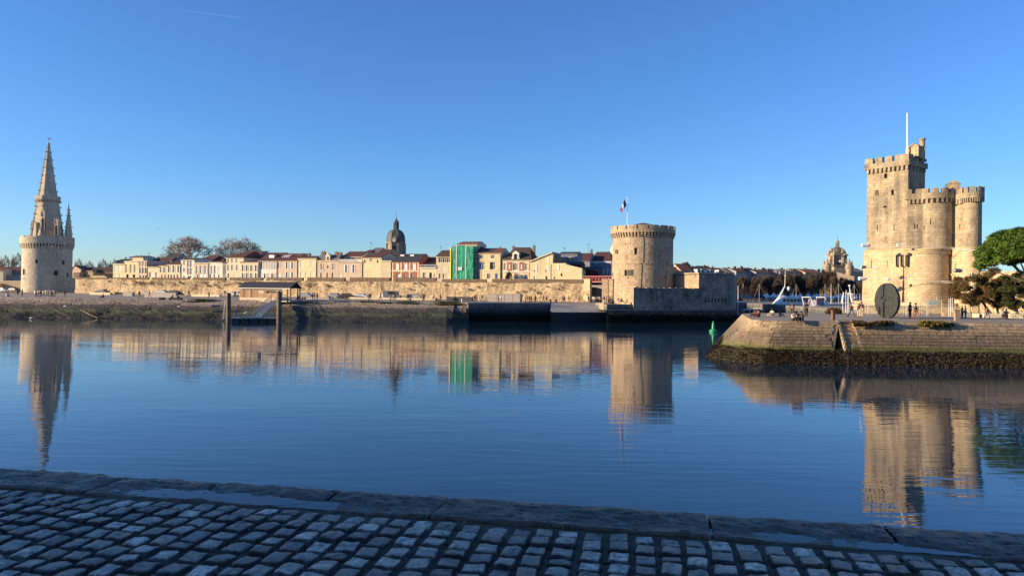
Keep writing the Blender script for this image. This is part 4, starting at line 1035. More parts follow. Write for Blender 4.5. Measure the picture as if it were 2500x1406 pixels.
house(727, 773.5, 630, 'yellow', M_TILEB, 626, row((737, 762), 645, 7.5, 15, 'c')+row((737, 749, 762), 671.5, 7, 14, 'c'), 'tall plain yellow house with closed cream shutters', chims=[(730, 630, 620, 5), (736, 630, 620, 5), (755, 630, 618, 7)], pipe=True, shut=plain('cream_shutter', (.7, .64, .48), .6))
T_, g_ = house(774, 826, 636, 'pink', M_SLATEG, 622, row((785, 813), 651, 4.2, 13, 'r')+row((783.5, 798.5, 811.5), 673, 3, 12, 'k')+[(800, 651.5, 3.5, 5, 'k')], 'pink house with a grey mansard roof, stone dormer and small round window', kind='s', chims=[(790, 622, 614, 10, 3), (822, 622, 615, 8, 3)])
for px, w_ in ((800, 3.6),):
    u_, z_ = HF.hit(px, 634, 0); m = MB(); m.fbox(HF, u_-.75, u_+.75, z_-.4, z_+1.2, .05, 1.3); a_, b_, c_ = HF.pt(u_-.9, z_+1.2, 0), HF.pt(u_+.9, z_+1.2, 0), HF.pt(u_, z_+2, 0); k_ = -HF.n*1.5
    m.q(a_, b_, c_); m.q(a_, c_, c_+k_, a_+k_); m.q(c_, b_, b_+k_, c_+k_); m.build('dormer', wallmat('cream'), T_); MB().fbox(HF, u_-.3, u_+.3, z_-.1, z_+.9, .0, .04).build('window', M_DARK, T_)
T_, g_ = house(826, 885.5, 638.5, 'pink', M_TILE, None, row((845, 863), 656, 4.3, 16, 's')+[(831, 674, 5, 9, 'c')], 'pink house with a roof terrace balustrade and two white-shuttered windows', shut=M_WHITE, pipe=True)
u_, z_ = HF.hit(826, 634.5); u2_, _ = HF.hit(885, 634.5); m = MB(); zz = g_[2]
for k in range(22): m.fbox(HF, u_+(u2_-u_)*k/22, u_+(u2_-u_)*k/22+.14, zz, zz+.55, .0, .15)
m.fbox(HF, u_, u2_-.1, zz+.55, zz+.68, -.02, .17); m.build('balustrade', M_WHITE, T_)
house(838, 884, 625.5, 'cream', M_TILE, 615, row((846, 853, 860, 867, 874, 880), 631, 5.5, 8, 'g'), 'set-back penthouse with a strip of windows and a dark red roof above the terrace', off=3.5, depth=8, chims=[(832, 626, 616, 7)])
house(886, 932, 628.5, 'yellow', M_TILE, 618, row((890.5, 922), 638, 3.2, 6.5, 'k')+[(905, 634, 4.5, 8, 'g')], 'plain ochre house wall with tiny attic windows under a sloping dark red roof', depth=12, kind='g')
house(931, 956, 636, 'beige', M_TILE, None, [], 'blank beige annex joined to the ochre house', pipe=True)
house(915, 958, 627, 'bluegrey', M_TILE, 618.5, [], 'dark-roofed house with a grey gable behind the blank annex', off=8, depth=9, kind='m')
house(903, 925, 616, 'tan', M_SLATEG, 606, [], 'tall grey-tiled attic roof just left of the domed clock tower', off=22, depth=8)
house(924, 950, 618, 'tan', M_TILE, 610, [], 'red roof ridge in front of the domed clock tower', off=20, depth=9)
house(888, 903, 617, 'tan', M_TILE, 611, [], 'small red roof behind the penthouse, left of the clock tower', off=20, depth=8)
# brick house
T_, g_ = house(956, 1024, 638, 'brick', M_SLATE, 621, row((969.5, 990.3, 1011), 651, 8, 13.5, 'c')+[(969, 675, 4, 11, 'g'), (976, 675, 9, 11, 'c'), (990, 675, 6, 11, 'g'), (1006.5, 675, 8, 11, 'g')], 'red brick house with white shutters, pale stone trim and a black slate roof', depth=11, shut=M_WHITE)
u_a, u_b = g_[0], g_[1]; m = MB()
for px in (959, 979.5, 1000.5, 1021): u_, _ = HF.hit(px, 660); m.fbox(HF, u_-.22, u_+.22, 8, g_[2]-.35, -.07, 0)
_, zz = HF.hit(990, 661.5); m.fbox(HF, u_a, u_b, zz-.25, zz+.2, -.1, 0)
for px in (969.5, 990.3, 1011):
    u_, z_ = HF.hit(px, 651); m.fbox(HF, u_-.75, u_+.75, z_+.92, z_+1.12, -.09, 0); m.fbox(HF, u_-.75, u_+.75, z_-1.1, z_-.92, -.09, 0)
m.build('stone_trim', wallmat('cream'), T_)
for px in (984, 1008): u_, z_ = HF.hit(px, 624, 4.2); MB().fbox(HF, u_-.6, u_+.6, z_-.2, z_+.25, 3.6, 4.6).build('skylight', M_WHITE, T_)
T_, g_ = house(1024, 1065, 653.5, 'cream', M_TILE, None, [(1035.5, 673, 7, 14, 'g'), (1051, 673, 6, 14, 'k'), (1060, 672, 2.5, 6, 'k')], 'low cream house with two arched openings and a balcony beside the brick house')
m = MB(); zz = g_[2]
m.fbox(HF, g_[0], g_[1], zz, zz+.12, -.3, 0)
for k in range(14): m.fbox(HF, g_[0]+(g_[1]-g_[0])*k/13-.03, g_[0]+(g_[1]-g_[0])*k/13+.03, zz+.12, zz+.8, -.28, -.22)
m.fbox(HF, g_[0], g_[1], zz+.8, zz+.88, -.3, -.2); m.build('balcony', M_WHITE, T_)
house(1024, 1065, 641, 'grey', M_TILE, 628.5, [(1035, 647, 14, 8, 'c')], 'grey upper storey with a dark red roof set back over the arched house', off=4, depth=9)
T_, g_ = house(1065, 1103, 625.5, 'beige', M_TILEB, 612, [(1075, 634.5, 9, 12, 'g'), (1085, 634.5, 9, 12, 'g'), (1095, 634.5, 9, 12, 'g'), (1083, 657.5, 9, 14, 'c'), (1098, 657.5, 6, 14, 'c'), (1073, 674, 4, 12, 'd'), (1082, 674, 3, 10, 'k'), (1093, 674, 8, 8, 'c')], 'beige house with a wide glazed top floor just left of the green netting', depth=10, pipe=False)
# netted house under repair
NT = M_NET = None
m, t, b = nodes('green_net'); g = t.nodes.new('ShaderNodeNewGeometry').outputs['Position']
col = mix(t, ramp(t, noisetex(t, g, .8, 5, .6, (1, 1, .5)), [(.35, (0, 0, 0)), (.65, (1, 1, 1))]), (.004, .20, .11), (.012, .33, .19)); t.links.new(col, b.inputs['Base Color']); b.inputs['Roughness'].default_value = .7
M_NET = m
T_, g_ = house(1117, 1165, 596, 'beige', M_TILEO, 591, [], 'tall house under repair whose red roof rises behind the green scaffold netting', off=1.8, depth=9)
SN = thing('scaffold', 'scaffold wrapped in bright green safety netting with a white notice and yellow chute', 'scaffolding', tuple(HF.pt(HF.hit(1135, 680)[0], 8.4)), None)
ua, za_ = HF.hit(1107, 602); ub, _ = HF.hit(1157, 602); uc, _ = HF.hit(1165, 602)
m = MB(); k = 0
def net(F, a, b, z0, z1, d, seed):
    m = MB(); nx, nz = max(6, int((b-a)/.35)), 22; rows = []
    for j in range(nz+1):
        z = z0+(z1-z0)*j/nz; rows.append([F.pt(a+(b-a)*i/nx, z, d+.13*noise.noise(Vector((i*.5, j*.35, seed)))-.08*abs(math.sin(j*PI/3.66))) for i in range(nx+1)])
    return m.grid(rows)
for i, (pa, pb) in enumerate(((1107.3, 1116.6), (1117.4, 1139.6), (1140.5, 1157.5))):
    a_, b_ = HF.hit(pa, 640)[0], HF.hit(pb, 640)[0]; net(HF, a_, b_, 8.4, za_+(.2 if i == 1 else 0), -.9, i*7).build('net', M_NET, SN)
FS = Fr(HF.pt(HF.hit(1157.5, 640)[0], 0, -.9), HF.pt(HF.hit(1162, 640)[0], 0, 2.2)); net(FS, 0, FS.L, 8.4, za_, 0, 40).build('net', M_NET, SN)
m = MB()
for px in (1117, 1140): u_ = HF.hit(px, 640)[0]; m.fbox(HF, u_-.09, u_+.09, 8.4, za_+.3, -1.05, -.95)
m.build('white_rope', M_WHITE, SN)
m = MB()
for px in (1107, 1112, 1117, 1128, 1140, 1150, 1157, 1164):
    u_ = HF.hit(px, 640)[0]
    for d in (-.75, .3): p = HF.pt(u_, 8.4, d); m.tube(p, p+Vector((0, 0, za_-8.4+.9)), .035, .035, 4)
for k in range(6):
    zz = 9+(za_-9)*k/5; m.fbox(HF, ua, uc, zz-.03, zz+.03, -.6, .2)
m.build('scaffold_frame', M_METAL, SN)
m = MB(); u_ = HF.hit(1102.7, 640)[0]; zz = HF.hit(1102, 604)[1]
for k in range(14): m.lathe(HF.pt(u_, 8.6+(zz-8.6)*k/14, -.6), [(.24, 0), (.32, (zz-8.6)/14*.95)], 8)
m.build('yellow_chute', plain('yellow_plastic', (.70, .60, .04), .5, 0, .1), SN)
u_, z_ = HF.hit(1126.7, 656.3); nb = MB().fbox(HF, u_-.53, u_+.53, z_-.42, z_+.42, -1.22, -1.17).build('notice', M_WHITE, SN)
m = MB()
for q in range(3): m.fbox(HF, u_-.3, u_+.3-.12*q, z_+.12-.16*q, z_+.17-.16*q, -1.235, -1.222)
m.build('notice_lettering', plain('red_print', (.5, .05, .04), .5), nb)
house(1157.5, 1169, 617, 'grey', M_TILE, 604, [(1160, 675, 0.1, .1, 'k'), (1165.5, 674, 5.5, 12, 'c')], 'narrow grey house with one blue shutter between the netting and the yellow house', shut=M_SHUTB, off=.6, depth=9)
T_, g_ = house(1169, 1223, 617.5, 'yellow', M_TILEO, 607, [(1175, 627, 8, 8, 'g'), (1203, 627, 8, 8, 'g'), (1173, 649, 6, 17, 'c'), (1180, 649, 6.5, 17, 'g'), (1198.5, 649, 5, 17, 'k'), (1205, 649, 8, 17, 'g'), (1190.5, 674, 3.5, 12, 'd'), (1195, 674, 5, 12, 'g'), (1212, 674, 6.5, 12, 'c')], 'pale yellow three-storey house with orange tiles and blue shutter right of green netting', depth=10, chims=[(1221, 612, 604, 5)], shut=M_SHUTB, pipe=True)
u_0, zz = HF.hit(1170, 637); MB().fbox(HF, g_[0], g_[1], zz-.1, zz+.08, -.1, -.002).build('string_course', wallmat('cream'), T_)
_, zz = HF.hit(1170, 660.5); MB().fbox(HF, g_[0], g_[1], zz-.08, zz+.06, -.1, -.002).build('string_course', wallmat('cream'), T_)
# brick-and-stone mansion
T_, g_ = house(1227, 1296, 633.5, 'cream', roofmat('brown_mansard', (.085, .055, .034), (.06, .04, .025)), 604, [(1232, 651, 5, 16, 'g'), (1259, 651, 6, 16, 'g'), (1254, 651, 3, 16, 'k'), (1264, 651, 3, 15, 'c'), (1284.5, 651, 6, 16, 'g'), (1259.5, 675, 8, 10, 'g'), (1284.5, 676, 7.5, 10, 'd'), (1240, 676, 6, 10, 'k')], 'small mansion of red brick panels and white stone with a steep brown hipped roof', depth=10, kind='h', hipl=.30, hipr=.16, shut=M_WHITE)
for a_, b_ in ((1238, 1250), (1267.5, 1279.5)):
    ua_, z0_ = HF.hit(a_, 662); ub_, z1_ = HF.hit(b_, 640); m = MB(); m.fbox(HF, ua_, ub_, z0_, z1_, -.06, -.002); bo = m.build('brick_panel', wallmat('brick'), T_)
    um = (ua_+ub_)/2; MB().fbox(HF, um-.22, um+.22, z0_+.5, z1_-.6, -.1, -.061).build('stone_inset', wallmat('white'), bo)
ua_, z0_ = HF.hit(1291.5, 677); ub_, z1_ = HF.hit(1295.5, 636); MB().fbox(HF, ua_, ub_, z0_, z1_, -.06, -.002).build('brick_panel', wallmat('brick'), T_)
ua_, z0_ = HF.hit(1240, 668); ub_, z1_ = HF.hit(1278, 664); MB().fbox(HF, g_[0], g_[1], z1_-.1, z1_+.3, -.22, -.003).build('string_course', wallmat('white'), T_)
u_, z_ = HF.hit(1259, 628, 0); m = MB(); m.fbox(HF, u_-.95, u_-.5, z_-.8, z_+.9, -.15, 1.4); m.fbox(HF, u_+.5, u_+.95, z_-.8, z_+.9, -.15, 1.4); m.fbox(HF, u_-1.0, u_+1.0, z_+.9, z_+1.15, -.2, 1.9)
a_, b_, c_ = HF.pt(u_-1, z_+1.15, -.15), HF.pt(u_+1, z_+1.15, -.15), HF.pt(u_, z_+1.9, -.15); k_ = -HF.n*2.6
m.q(a_, b_, c_); m.q(a_, c_, c_+k_, a_+k_); m.q(c_, b_, b_+k_, c_+k_)
m.q(HF.pt(u_-1.35, z_-.8, -.1), HF.pt(u_-.95, z_-.8, -.1), HF.pt(u_-.95, z_+.5, -.1)); m.q(HF.pt(u_+1.35, z_-.8, -.1), HF.pt(u_+.95, z_+.5, -.1), HF.pt(u_+.95, z_-.8, -.1)); m.build('dormer', wallmat('white'), T_)
MB().fbox(HF, u_-.5, u_+.5, z_-.8, z_+.9, .2, .25).build('window', M_GLASS, T_)
chim(T_, HF, 1304, 630, 599, 5.5, 4, pots=True)
chim(T_, HF, 1254, 606, 600.5, 5, 5)
# yellow gabled house with terrace
yw = wallmat('yellow')
T_ = thing('house', 'pale yellow gabled house with a sloping roofline and a trellis roof terrace', 'house', tuple(HF.pt(HF.hit(1340, 680)[0], 8.4)), 'houses along the rampart')
OFFY = -1.0
hw = []
for (px, py, wp, hp, st) in [(1305, 656, 3.5, 15, 'r'), (1333.5, 656.5, 4, 15, 'r'), (1334.5, 635, 2.5, 12, 'r'), (1359, 653, 3, 14, 'r'), (1304.5, 678, 3, 7, 'r'), (1334, 678, 4, 7, 'k'), (1354, 678, 3, 5, 'k'), (1371, 671, 4, 7, 'k')]:
    u, z = HF.hit(px, py, OFFY); hw.append((u-wp*.062, u+wp*.062, z-hp*.06, z+hp*.06, st))
prof = [(1294.5, 640), (1348, 617.5), (1350, 617.5), (1350, 642.5), (1381.5, 642.5), (1381.5, 648), (1400, 651), (1421, 658)]
pp = [HF.hit(a, b, OFFY) for a, b in prof]
ub0, ub1 = pp[0][0], pp[-1][0]; zlow = pp[0][1]
zcut = HF.hit(1400, 659, OFFY)[1]
m = MB(); m.shell(lambda u, z, d=0: HF.pt(u, z, OFFY+d), ub0, ub1, 4, zcut, [h[:4] for h in hw], du=4, dz=4)
# upper strips above zcut
strip = [(pp[0], pp[1]), (pp[1], pp[2]), (pp[3], pp[4]), (pp[5], pp[6]), (pp[6], pp[7])]
for a_, b_ in strip: m.q(HF.pt(a_[0], zcut, OFFY), HF.pt(b_[0], zcut, OFFY), HF.pt(b_[0], b_[1], OFFY), HF.pt(a_[0], a_[1], OFFY))
for a_, b_ in zip(pp, pp[1:]): m.q(HF.pt(a_[0], a_[1], OFFY), HF.pt(b_[0], b_[1], OFFY), HF.pt(b_[0], b_[1], OFFY+9), HF.pt(a_[0], a_[1], OFFY+9))
m.q(HF.pt(ub1, 4, OFFY), HF.pt(ub1, 4, OFFY+9), HF.pt(ub1, pp[-1][1], OFFY+9), HF.pt(ub1, pp[-1][1], OFFY)); m.build('wall', yw, T_)
winset(T_, HF, [(h[0], h[1], h[2], h[3], 'k' if h[4] == 'k' else 'g') for h in hw], OFFY)
for h in hw:
    if h[4] == 'r': MB().fbox(HF, h[1]+.03, h[1]+.5, h[2], h[3], OFFY-.07, OFFY-.01).build('shutter', M_WHITE, T_)
m = MB()
for a_, b_ in ((pp[0], pp[1]), (pp[5], pp[7])):
    q0, q1 = HF.pt(a_[0]-.1, a_[1]+.02, OFFY-.35), HF.pt(b_[0]+.1, b_[1]+.02, OFFY-.35); k_ = -HF.n*9.5; t_v = Vector((0, 0, .3))
    m.q(q0, q1, q1+t_v, q0+t_v); m.q(q0+t_v, q1+t_v, q1+t_v+k_, q0+t_v+k_); m.q(q0, q0+k_, q1+k_, q1)
m.build('roof', wallmat('cream'), T_)
m = MB(); a_, b_ = pp[3][0], pp[4][0]; zz = pp[3][1]
for k in range(9):
    x0 = a_+(b_-a_)*k/8; x1 = a_+(b_-a_)*(k+1)/8
    m.fbox(HF, x0-.04, x0+.04, zz, zz+1.25, OFFY+.05, OFFY+.12)
    if k < 8:
        m.tube(HF.pt(x0, zz+.1, OFFY+.08), HF.pt(x1, zz+1.1, OFFY+.08), .035, n=4); m.tube(HF.pt(x0, zz+1.1, OFFY+.09), HF.pt(x1, zz+.1, OFFY+.09), .035, n=4)
m.fbox(HF, a_, b_, zz+1.2, zz+1.3, OFFY+.04, OFFY+.13); m.build('trellis_railing', M_DMETAL, T_)
MB().fbox(HF, HF.hit(1350, 620, 1)[0], HF.hit(1368, 620, 1)[0], zz, HF.hit(1355, 618)[1], 1.6, 2).build('terrace_wall', wallmat('grey'), T_)
MB().tube(HF.pt(HF.hit(1344, 650, OFFY)[0], 8.4, OFFY-.1), HF.pt(HF.hit(1344, 650, OFFY)[0], HF.hit(1344, 645)[1], OFFY-.1), .06, n=4).build('drainpipe', M_SHUT, T_)
house(1366, 1410, 619, 'bluegrey', M_SLATE, 616, row((1386, 1398, 1404), 634, 4, 10, 'g'), 'dark grey flat-topped block rising behind the yellow gabled house', off=10, depth=8, frame=M_METAL)
house(1381, 1420, 645, 'maroon', M_SLATE, 640, [], 'low dark building with a pink twin chimney behind the yellow house end', off=4, depth=6, chims=[(1401.5, 650, 641, 9)])
house(1405, 1440, 636, 'grey', M_TILE, 619, [(1425, 645, 6, 6, 'g')], 'brown-roofed house set back to the right of the grey block', off=26, depth=12)
T_, g_ = house(1438, 1493, 638, 'bluegrey', M_TILE, 615, [(1469.5, 663, 5, 12, 's'), (1487, 662, 5, 12, 's'), (1452, 661, 5, 10, 'g')], 'big white and grey house with a layered brown roof left of the round tower', off=30, depth=14, kind='h', hipl=.2, hipr=.2, chims=[(1444, 622, 609, 5)])
MB().fbox(HF, g_[0]-.1, g_[1]+.1, g_[2]-.5, g_[2]+.05, 29.7, 29.98).build('eaves', M_WHITE, T_)
house(1420, 1461, 660, 'maroon', M_SLATE, 652, [], 'dark maroon building with a black lean-to roof behind the red footbridge', off=5, depth=8, kind='m')
# antennas on the roofs
for i, (px, py0, py1, off, kk) in enumerate(((655, 622, 612, 5, 0), (906, 606, 592, 20, 1), (364, 624, 617, 10, 1), (1076, 612, 601, 5, 0), (1437, 616, 596, 26, 0), (1378, 617, 605, 8, 2), (556, 612, 606, 9, 0))):
    u, z0 = HF.hit(px, py0, off); _, z1 = HF.hit(px, py1, off); m = MB(); p = HF.pt(u, z0-1, off); q = HF.pt(u, z1, off); m.tube(p, q, .04, n=4)
    for k in range(4): m.box(q-Vector((0, 0, .12*k)), (.9-.15*k, .04, .04), k*.3)
    tag(m.build('antenna', M_DMETAL), ['thin aerial on the long red roof of the pink house', 'tall aerial beside the clock tower roofs', 'small aerial above the pinkish west houses', 'small aerial on the house left of the netting', 'tall aerial over the layered brown roof', 'aerial cluster on the grey block behind the gabled house', 'aerial on the three-storey cream house roof'][i], 'antenna')
# red footbridge and gate piers
BR = thing('footbridge', 'red steel lattice footbridge spanning the gate beside the round tower', 'bridge', tuple(onz(1458, 9, 197)))
F = Fr(onz(1422, 0, 198), onz(1493, 0, 192)); zb_, zt2 = F.hit(1458, 688)[1], F.hit(1458, 674)[1]
for d in (0, 1.8):
    m = MB(); m.fbox(F, 0, F.L, zb_-.15, zb_+.15, d, d+.15); m.fbox(F, 0, F.L, zt2-.1, zt2+.05, d, d+.15)
    n = 9
    for k in range(n):
        a_, b_ = F.L*k/n, F.L*(k+1)/n; m.tube(F.pt(a_, zb_, d), F.pt(b_, zt2, d), .07, n=4); m.tube(F.pt(b_, zb_, d), F.pt(a_, zt2, d), .07, n=4); m.fbox(F, a_-.05, a_+.05, zb_, zt2, d, d+.1)
    m.build('truss', M_RED, BR)
MB().fbox(F, 0, F.L, zb_-.1, zb_, .15, 1.8).build('deck', M_RED, BR)
for i, (a_, b_, y0, ma, nm_) in enumerate(((1423.5, 1440, 196.5, wallmat('yellow'), 'pale yellow gate pier closing the east end of the rampart'), (1469.5, 1484, 190, M_CHAIN, 'slender stone gate pier under the red footbridge'), (1486, 1496, 186.5, M_CHAIN, 'stone wall stub joining the round tower'))):
    F = Fr(onz(a_, 0, y0), onz(b_, 0, y0-.6)); zt2 = F.hit(a_, 682.5)[1]
    T_ = thing('gate_pier', nm_, 'pier', tuple(F.pt(0, 4.3)))
    MB().fbox(F, 0, F.L, 4, zt2, 0, 2.2).build('shaft', ma, T_); MB().fbox(F, -.1, F.L+.1, zt2, zt2+.2, -.1, 2.3).build('cap', ma, T_)
F = Fr(onz(1441, 0, 203), onz(1486, 0, 201))
T_ = thing('gate_building', 'dim grey building seen through the gate under the red footbridge', 'building', tuple(F.pt(2, 4.3)))
MB().shell(lambda u, z, d=0: F.pt(u, z, d), 0, F.L, 4, 9.0, [(1, 1.7, 5, 8), (2.6, 3.2, 5, 8), (4, 4.6, 5, 8)], dep=.3).build('wall', wallmat('grey'), T_)

# ================================================================ DOMED CLOCK TOWER
YD = 330
dc = onz(965.5, 0, YD); Zd = lambda py: P(965, py, YD-4).z
DT = thing('clock_tower', 'slate-domed stone belfry with a small clock and open lantern rising behind the houses', 'tower', (dc.x, dc.y, 8.4))
def w(n, Y=YD): return n*Y/FX
rot = R(22.5)+.05
M_DOME = plain('dome_slate', (.10, .092, .082), .75, .0, .25, 1.2)
M_DST = stone('belfry_stone', (.45, .36, .25), (.26, .2, .14), (.12, .1, .08), 1, (.9, .4), .05, .5)
m = MB(); m.lathe((dc.x, dc.y, 0), [(w(22.5), 8.4), (w(22.5), Zd(594)), (w(24.5), Zd(592.5)), (w(24.5), Zd(590))], 8, rot=rot); m.build('belfry', M_DST, DT)
prof = [(w(23), Zd(590)), (w(22.5), Zd(580)), (w(21.5), Zd(574)), (w(18.5), Zd(567)), (w(13.5), Zd(562)), (w(7.5), Zd(559.5))]
m = MB(); m.lathe((dc.x, dc.y, 0), prof, 8, rot=rot); m.build('dome', M_DOME, DT)
m = MB()
for k in range(8):
    a = 2*PI*k/8+rot
    for (r0_, z0_), (r1_, z1_) in zip(prof, prof[1:]): m.tube((dc.x+math.cos(a)*r0_, dc.y+math.sin(a)*r0_, z0_), (dc.x+math.cos(a)*r1_, dc.y+math.sin(a)*r1_, z1_), .14, n=4)
m.build('dome_ribs', M_DOME, DT)
m = MB()
for k in range(8):
    a = 2*PI*k/8+rot; m.box((dc.x+math.cos(a)*w(5.6), dc.y+math.sin(a)*w(5.6), (Zd(559.5)+Zd(543))/2), (.42, .42, Zd(543)-Zd(559.5)), a)
m.lathe((dc.x, dc.y, 0), [(w(7.5), Zd(559.6)), (w(7), Zd(557.5)), (w(6), Zd(557))], 8, rot=rot)
m.lathe((dc.x, dc.y, 0), [(w(7.4), Zd(543)), (w(7.4), Zd(541.5)), (w(5.6), Zd(538)), (w(2.2), Zd(534)), (w(.6), Zd(529)), (.06, Zd(518))], 8, rot=rot)
m.build('lantern', M_DOME, DT)
m = MB(); tp = Vector((dc.x, dc.y, Zd(519))); m.tube(tp, tp+Vector((0, 0, .9)), .05, n=4); m.box(tp+Vector((0, 0, .5)), (.7, .05, .08)); m.build('cross', M_DMETAL, DT)
mid = onz(963.3, 0, YD-w(20.9)); 
def dface(px, py, wp, hp, d=-.1):
    F = Fr((P(px-wp/2, py, mid.y).x, mid.y+.12), (P(px+wp/2, py, mid.y).x, mid.y-.12)); z = P(px, py, mid.y).z; h = hp*mid.y/FX
    return F, z-h/2, z+h/2
F, z0_, z1_ = dface(962.5, 609, 6.5, 17); o_ = MB().fbox(F, 0, F.L, z0_, z1_, -.15, 0).build('louvred_window', M_DARK, DT)
m = MB()
for k in range(7): m.fbox(F, 0, F.L, z0_+(z1_-z0_)*k/7, z0_+(z1_-z0_)*k/7+.12, -.22, -.16)
m.build('louvres', M_DOME, o_)
F, z0_, z1_ = dface(985, 609, 2.5, 17); 
m = MB(); 
for k in range(8):
    a = 2*PI*k/8+rot; m.box((dc.x+math.cos(a)*w(22.7), dc.y+math.sin(a)*w(22.7), (Zd(594)+10)/2), (.8, .8, Zd(594)-10), a)
m.build('corner_pilasters', M_DST, DT)
cz = P(963, 586.5, mid.y).z; cx_ = P(963, 586, mid.y).x
m = MB(); m.tube((cx_, mid.y-.1, cz), (cx_, mid.y-.5, cz), .95, n=20); m.box((cx_, mid.y, cz+.2), (2.4, .9, 2.3)); m.box((cx_, mid.y, cz+1.5), (1.5, .8, .5)); m.build('clock_surround', M_DST, DT)
m = MB(); m.tube((cx_, mid.y-.45, cz), (cx_, mid.y-.62, cz), .68, n=20); ck = m.build('clock_face', M_WHITE, DT)
m = MB(); m.box((cx_, mid.y-.66, cz+.22), (.07, .03, .5)); m.box((cx_+.15, mid.y-.66, cz), (.35, .03, .07)); m.build('clock_hands', M_DMETAL, ck)

# ================================================================ GREAT CLOCK GATE (far right)
YG = 345
gc = onz(2043, 0, YG); Zg = lambda py: P(2043, py, YG-6).z
GT = thing('clock_gate', 'ornate stone clock gate with a dome, lantern and two round turrets beyond the trees', 'tower', (gc.x, gc.y, 4.4))
g = lambda n: n*YG/FX*.92
m = MB(); m.lathe((gc.x, gc.y, 0), [(g(33), 4.4), (g(33), Zg(672)), (g(26), Zg(655)), (g(24), Zg(648))], 4, rot=PI/4+.1); m.build('gate_block', M_DST, GT)
m = MB(); m.box((gc.x, gc.y, (Zg(652)+Zg(622))/2), (g(36), g(34), Zg(622)-Zg(652)), .1); m.box((gc.x, gc.y, Zg(621.5)), (g(41), g(39), .7), .1); m.box((gc.x, gc.y, Zg(648)), (g(40), g(38), .6), .1); m.box((gc.x, gc.y, Zg(617)), (g(33), g(31), 1.4), .1); m.build('belfry', M_DST, GT)
for px in (2029, 2057):
    F, = (Fr((P(px-2.5, 636, YG-g(19)).x, YG-g(19)), (P(px+2.5, 636, YG-g(19)).x, YG-g(19))),); m = MB(); m.fbox(F, 0, F.L*.35, Zg(648), Zg(624), -.5, 0); m.fbox(F, F.L*.65, F.L, Zg(648), Zg(624), -.5, 0); m.build('columns', M_DST, GT)
MB().box((gc.x-.1, gc.y-g(17.3), Zg(640)), (g(9), .3, g(17))).build('arched_opening', M_DARK, GT)
m = MB(); cy_ = gc.y-g(17.8); m.tube((gc.x, cy_, Zg(637)), (gc.x, cy_-.3, Zg(637)), g(3.6), n=20); m.build('clock_face', M_WHITE, GT)
m = MB(); m.lathe((gc.x, gc.y, 0), [(g(16.5), Zg(617)), (g(16.5), Zg(612)), (g(14), Zg(607)), (g(9), Zg(603)), (g(5.5), Zg(601))], 12, rot=.2); m.build('dome', plain('dome_lead', (.11, .095, .075), .7), GT)
m = MB()
for k in range(6):
    a = 2*PI*k/6; m.box((gc.x+math.cos(a)*g(4), gc.y+math.sin(a)*g(4), Zg(595.5)), (.45, .45, g(10)), a)
m.lathe((gc.x, gc.y, 0), [(g(5.5), Zg(590)), (g(4.5), Zg(587)), (g(1.8), Zg(584)), (g(.8), Zg(580)), (.06, Zg(570))], 8); m.build('lantern', M_DST, GT)
for px, Yy in ((2018.5, YG-12), (2073, YG-12)):
    c = onz(px, 0, Yy); m = MB(); zz = lambda py: P(px, py, Yy).z
    m.lathe((c.x, c.y, 0), [(g(10), 4.4), (g(10), zz(654)), (g(10.8), zz(653)), (g(10.8), zz(651)), (g(8), zz(646)), (g(4), zz(642)), (g(2.5), zz(640)), (g(2), zz(636)), (.1, zz(631))], 20); m.build('turret', M_DST, GT)
m = MB()
for px, py in ((2012, 645), (2026, 640), (2059, 636), (2066, 640), (2079, 645), (2024, 618), (2062, 618), (2030, 612), (2057, 612)):
    c = P(px, py, YG-10); m.lathe((c.x, c.y, c.z), [(.7, -1), (.45, 0), (.6, .5), (.1, 1.6)], 6)
m.build('stone_finials', M_DST, GT)
F = Fr(onz(2004, 0, YG-18), onz(2085, 0, YG-22)); q0 = F.hit(2040, 668)[1]
TT = thing('house', 'pale low pediment roof in front of the ornate clock gate', 'building', tuple(F.pt(5, 4.4)))
m = MB(); m.fbox(F, 0, F.L, 4.4, q0-1.2, 0, 6); m.q(F.pt(0, q0-1.2), F.pt(F.L, q0-1.2), F.pt(F.L*.4, q0+.9)); m.q(F.pt(0, q0-1.2), F.pt(F.L*.4, q0+.9), F.pt(F.L*.4, q0+.9, 6), F.pt(0, q0-1.2, 6)); m.q(F.pt(F.L, q0-1.2), F.pt(F.L, q0-1.2, 6), F.pt(F.L*.4, q0+.9, 6), F.pt(F.L*.4, q0+.9)); m.build('wall', wallmat('tan'), TT)

# ================================================================ TOWN BEHIND THE INNER HARBOUR
TF = Fr(onz(1600, 0, 332), onz(2110, 0, 372))
town = [(1640, 1662, 664, 655, 'grey', M_TILE), (1662, 1690, 660, 645, 'tan', M_TILE), (1684, 1722, 661, 651, 'bluegrey', M_SLATE), (1716, 1745, 662, 650, 'bluegrey', M_TILEB), (1740, 1775, 663, 655, 'bluegrey', M_TILE), (1772, 1800, 666, 654, 'tan', M_SLATEG), (1797, 1822, 663, 656, 'grey', M_TILE), (1819, 1850, 664, 655, 'bluegrey', M_SLATE), (1846, 1880, 665, 659, 'grey', M_TILE), (1876, 1908, 667, 658, 'bluegrey', M_TILEB), (1904, 1944, 663, 657, 'grey', M_SLATEG), (1940, 1972, 664, 657, 'tan', M_TILE), (1966, 2006, 666, 658, 'tan', M_TILEO), (2080, 2112, 664, 656, 'tan', M_SLATEG)]  # grey-blue walls carry the shade of these fronts in their colour
